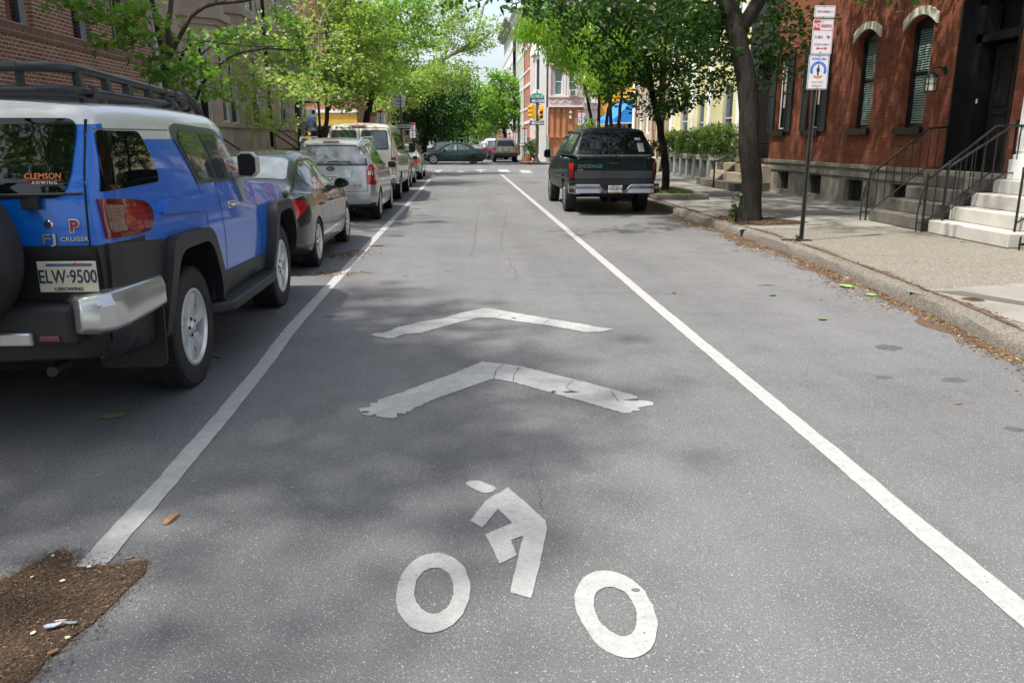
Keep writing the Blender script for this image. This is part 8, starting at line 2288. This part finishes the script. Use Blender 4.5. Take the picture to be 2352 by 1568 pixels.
# ---------------------------------------------------------------- the walking person
def person(loc, rz, label):
    me = bpy.data.meshes.new('body')
    J = {'pel': (0, 0, .95, .14, .11), 'w': (0, 0, 1.10, .13, .10), 'ch': (0, .01, 1.32, .17, .12), 'nk': (0, .0, 1.50, .055, .055), 'hd0': (0, -.0, 1.58, .07, .085), 'hd1': (0, -.01, 1.70, .078, .095), 'hd2': (0, 0, 1.77, .05, .06),
         'ls': (-.19, .01, 1.42, .062, .062), 'le': (-.25, .05, 1.15, .042, .042), 'lw': (-.22, -.06, .93, .028, .028), 'rs': (.19, .01, 1.42, .062, .062), 're': (.26, -.03, 1.16, .042, .042), 'rw': (.22, -.20, 1.02, .028, .028),
         'lh': (-.095, 0, .88, .095, .095), 'lk': (-.10, -.16, .50, .058, .058), 'la': (-.10, -.05, .10, .038, .038), 'lt': (-.10, -.20, .04, .035, .03), 'rh': (.095, 0, .88, .095, .095), 'rk': (.10, .06, .48, .058, .058), 'ra': (.10, .22, .14, .038, .038), 'rt': (.10, .12, .04, .035, .03)}
    E_ = [('pel', 'w'), ('w', 'ch'), ('ch', 'nk'), ('nk', 'hd0'), ('hd0', 'hd1'), ('hd1', 'hd2'), ('ch', 'ls'), ('ls', 'le'), ('le', 'lw'), ('ch', 'rs'), ('rs', 're'), ('re', 'rw'), ('pel', 'lh'), ('lh', 'lk'), ('lk', 'la'), ('la', 'lt'), ('pel', 'rh'), ('rh', 'rk'), ('rk', 'ra'), ('ra', 'rt')]
    ks = list(J)
    V = [J[k][:3] for k in ks]; RR = [J[k][3:] for k in ks]; ED = [(ks.index(a), ks.index(b_)) for a, b_ in E_]
    for sd, wr in ((-1, 'lw'), (1, 'rw')):
        w0 = Vector(J[wr][:3]); wi = ks.index(wr); d = Vector((0, -.06 if sd > 0 else -.03, -.06))
        V.append(tuple(w0 + d)); RR.append((.032, .018)); pi_ = len(V) - 1; ED.append((wi, pi_))
        for f in range(4):
            a = w0 + d; off = Vector((0, (f - 1.5) * .019, 0)); l = (.07, .08, .075, .058)[f]
            V.append(tuple(a + off + Vector((-sd * .01, 0, -l * .5)))); RR.append((.009, .009)); V.append(tuple(a + off + Vector((-sd * .025, 0, -l)))); RR.append((.008, .008))
            ED += [(pi_, len(V) - 2), (len(V) - 2, len(V) - 1)]
        V.append(tuple(w0 + d * .6 + Vector((-sd * .02, -.04, -.01)))); RR.append((.010, .010)); V.append(tuple(w0 + d * .9 + Vector((-sd * .03, -.055, -.02)))); RR.append((.009, .009)); ED += [(pi_, len(V) - 2), (len(V) - 2, len(V) - 1)]
    me.from_pydata(V, ED, [])
    o = bpy.data.objects.new('tmp_body', me); C.objects.link(o)
    sk = o.modifiers.new('s', 'SKIN'); sk.use_smooth_shade = True
    o.modifiers.new('u', 'SUBSURF').levels = 1
    for v, r in zip(me.skin_vertices[0].data, RR): v.radius = r
    me.skin_vertices[0].data[0].use_root = True
    dg = bpy.context.evaluated_depsgraph_get(); m2 = bpy.data.meshes.new_from_object(o.evaluated_get(dg)); bpy.data.objects.remove(o)
    m2.materials.clear()
    SK = simple('skin', (.42, .25, .18), .6); SH = simple('white_shirt', (.62, .60, .66), .8); ST = simple('blue_shorts', (.03, .08, .22), .8); SHOE = simple('white_shoes', (.6, .6, .6), .6); HR = simple('dark_hair', (.03, .02, .015), .8)
    root = thing('person', label, 'person', loc, rz)
    m2.materials.append(SK)
    body = link('body', m2, root)
    def cloth(name, cond, mat, infl):
        bm = bmesh.new(); bm.from_mesh(m2)
        bmesh.ops.delete(bm, geom=[f for f in bm.faces if not cond(f.calc_center_median())], context='FACES')
        for v in bm.verts: v.co += v.normal * infl
        mm_ = bpy.data.meshes.new(name); bm.to_mesh(mm_); bm.free(); mm_.materials.clear(); mm_.materials.append(mat)
        link(name, mm_, root)
    cloth('shirt', lambda c: 1.0 < c.z < 1.485 and not (abs(c.x) > .22 and c.z < 1.24), SH, .016)
    cloth('shorts', lambda c: .62 < c.z < 1.04 and abs(c.x) < .19, ST, .014)
    cloth('hair', lambda c: c.z > 1.64 and c.y > -.05 or c.z > 1.74, HR, .012)
    cloth('shoes', lambda c: c.z < .11 and abs(c.x) < .2, SHOE, .012)
    mb = MB(); mb.lathe([(0, 0), (.008, .004), (.009, .010)], (-.03, -.10, 1.68), 8, 'z'); mb.lathe([(0, 0), (.008, .004), (.009, .010)], (.03, -.10, 1.68), 8, 'z'); mb.build('eyes', BLACK, root)
    mb = MB(); mb.prism([(-.012, 1.63), (.012, 1.63), (0, 1.68)], -.125, -.08, 'y'); mb.box((-.02, -.098, 1.598), (.02, -.085, 1.604)); mb.build('face', SK, root)
    return root
pp = P3(1153, 374, 64.0)
person((1.72, 66.0, .0), R(170), 'person in a white shirt and blue shorts walking away in the street beyond the intersection')
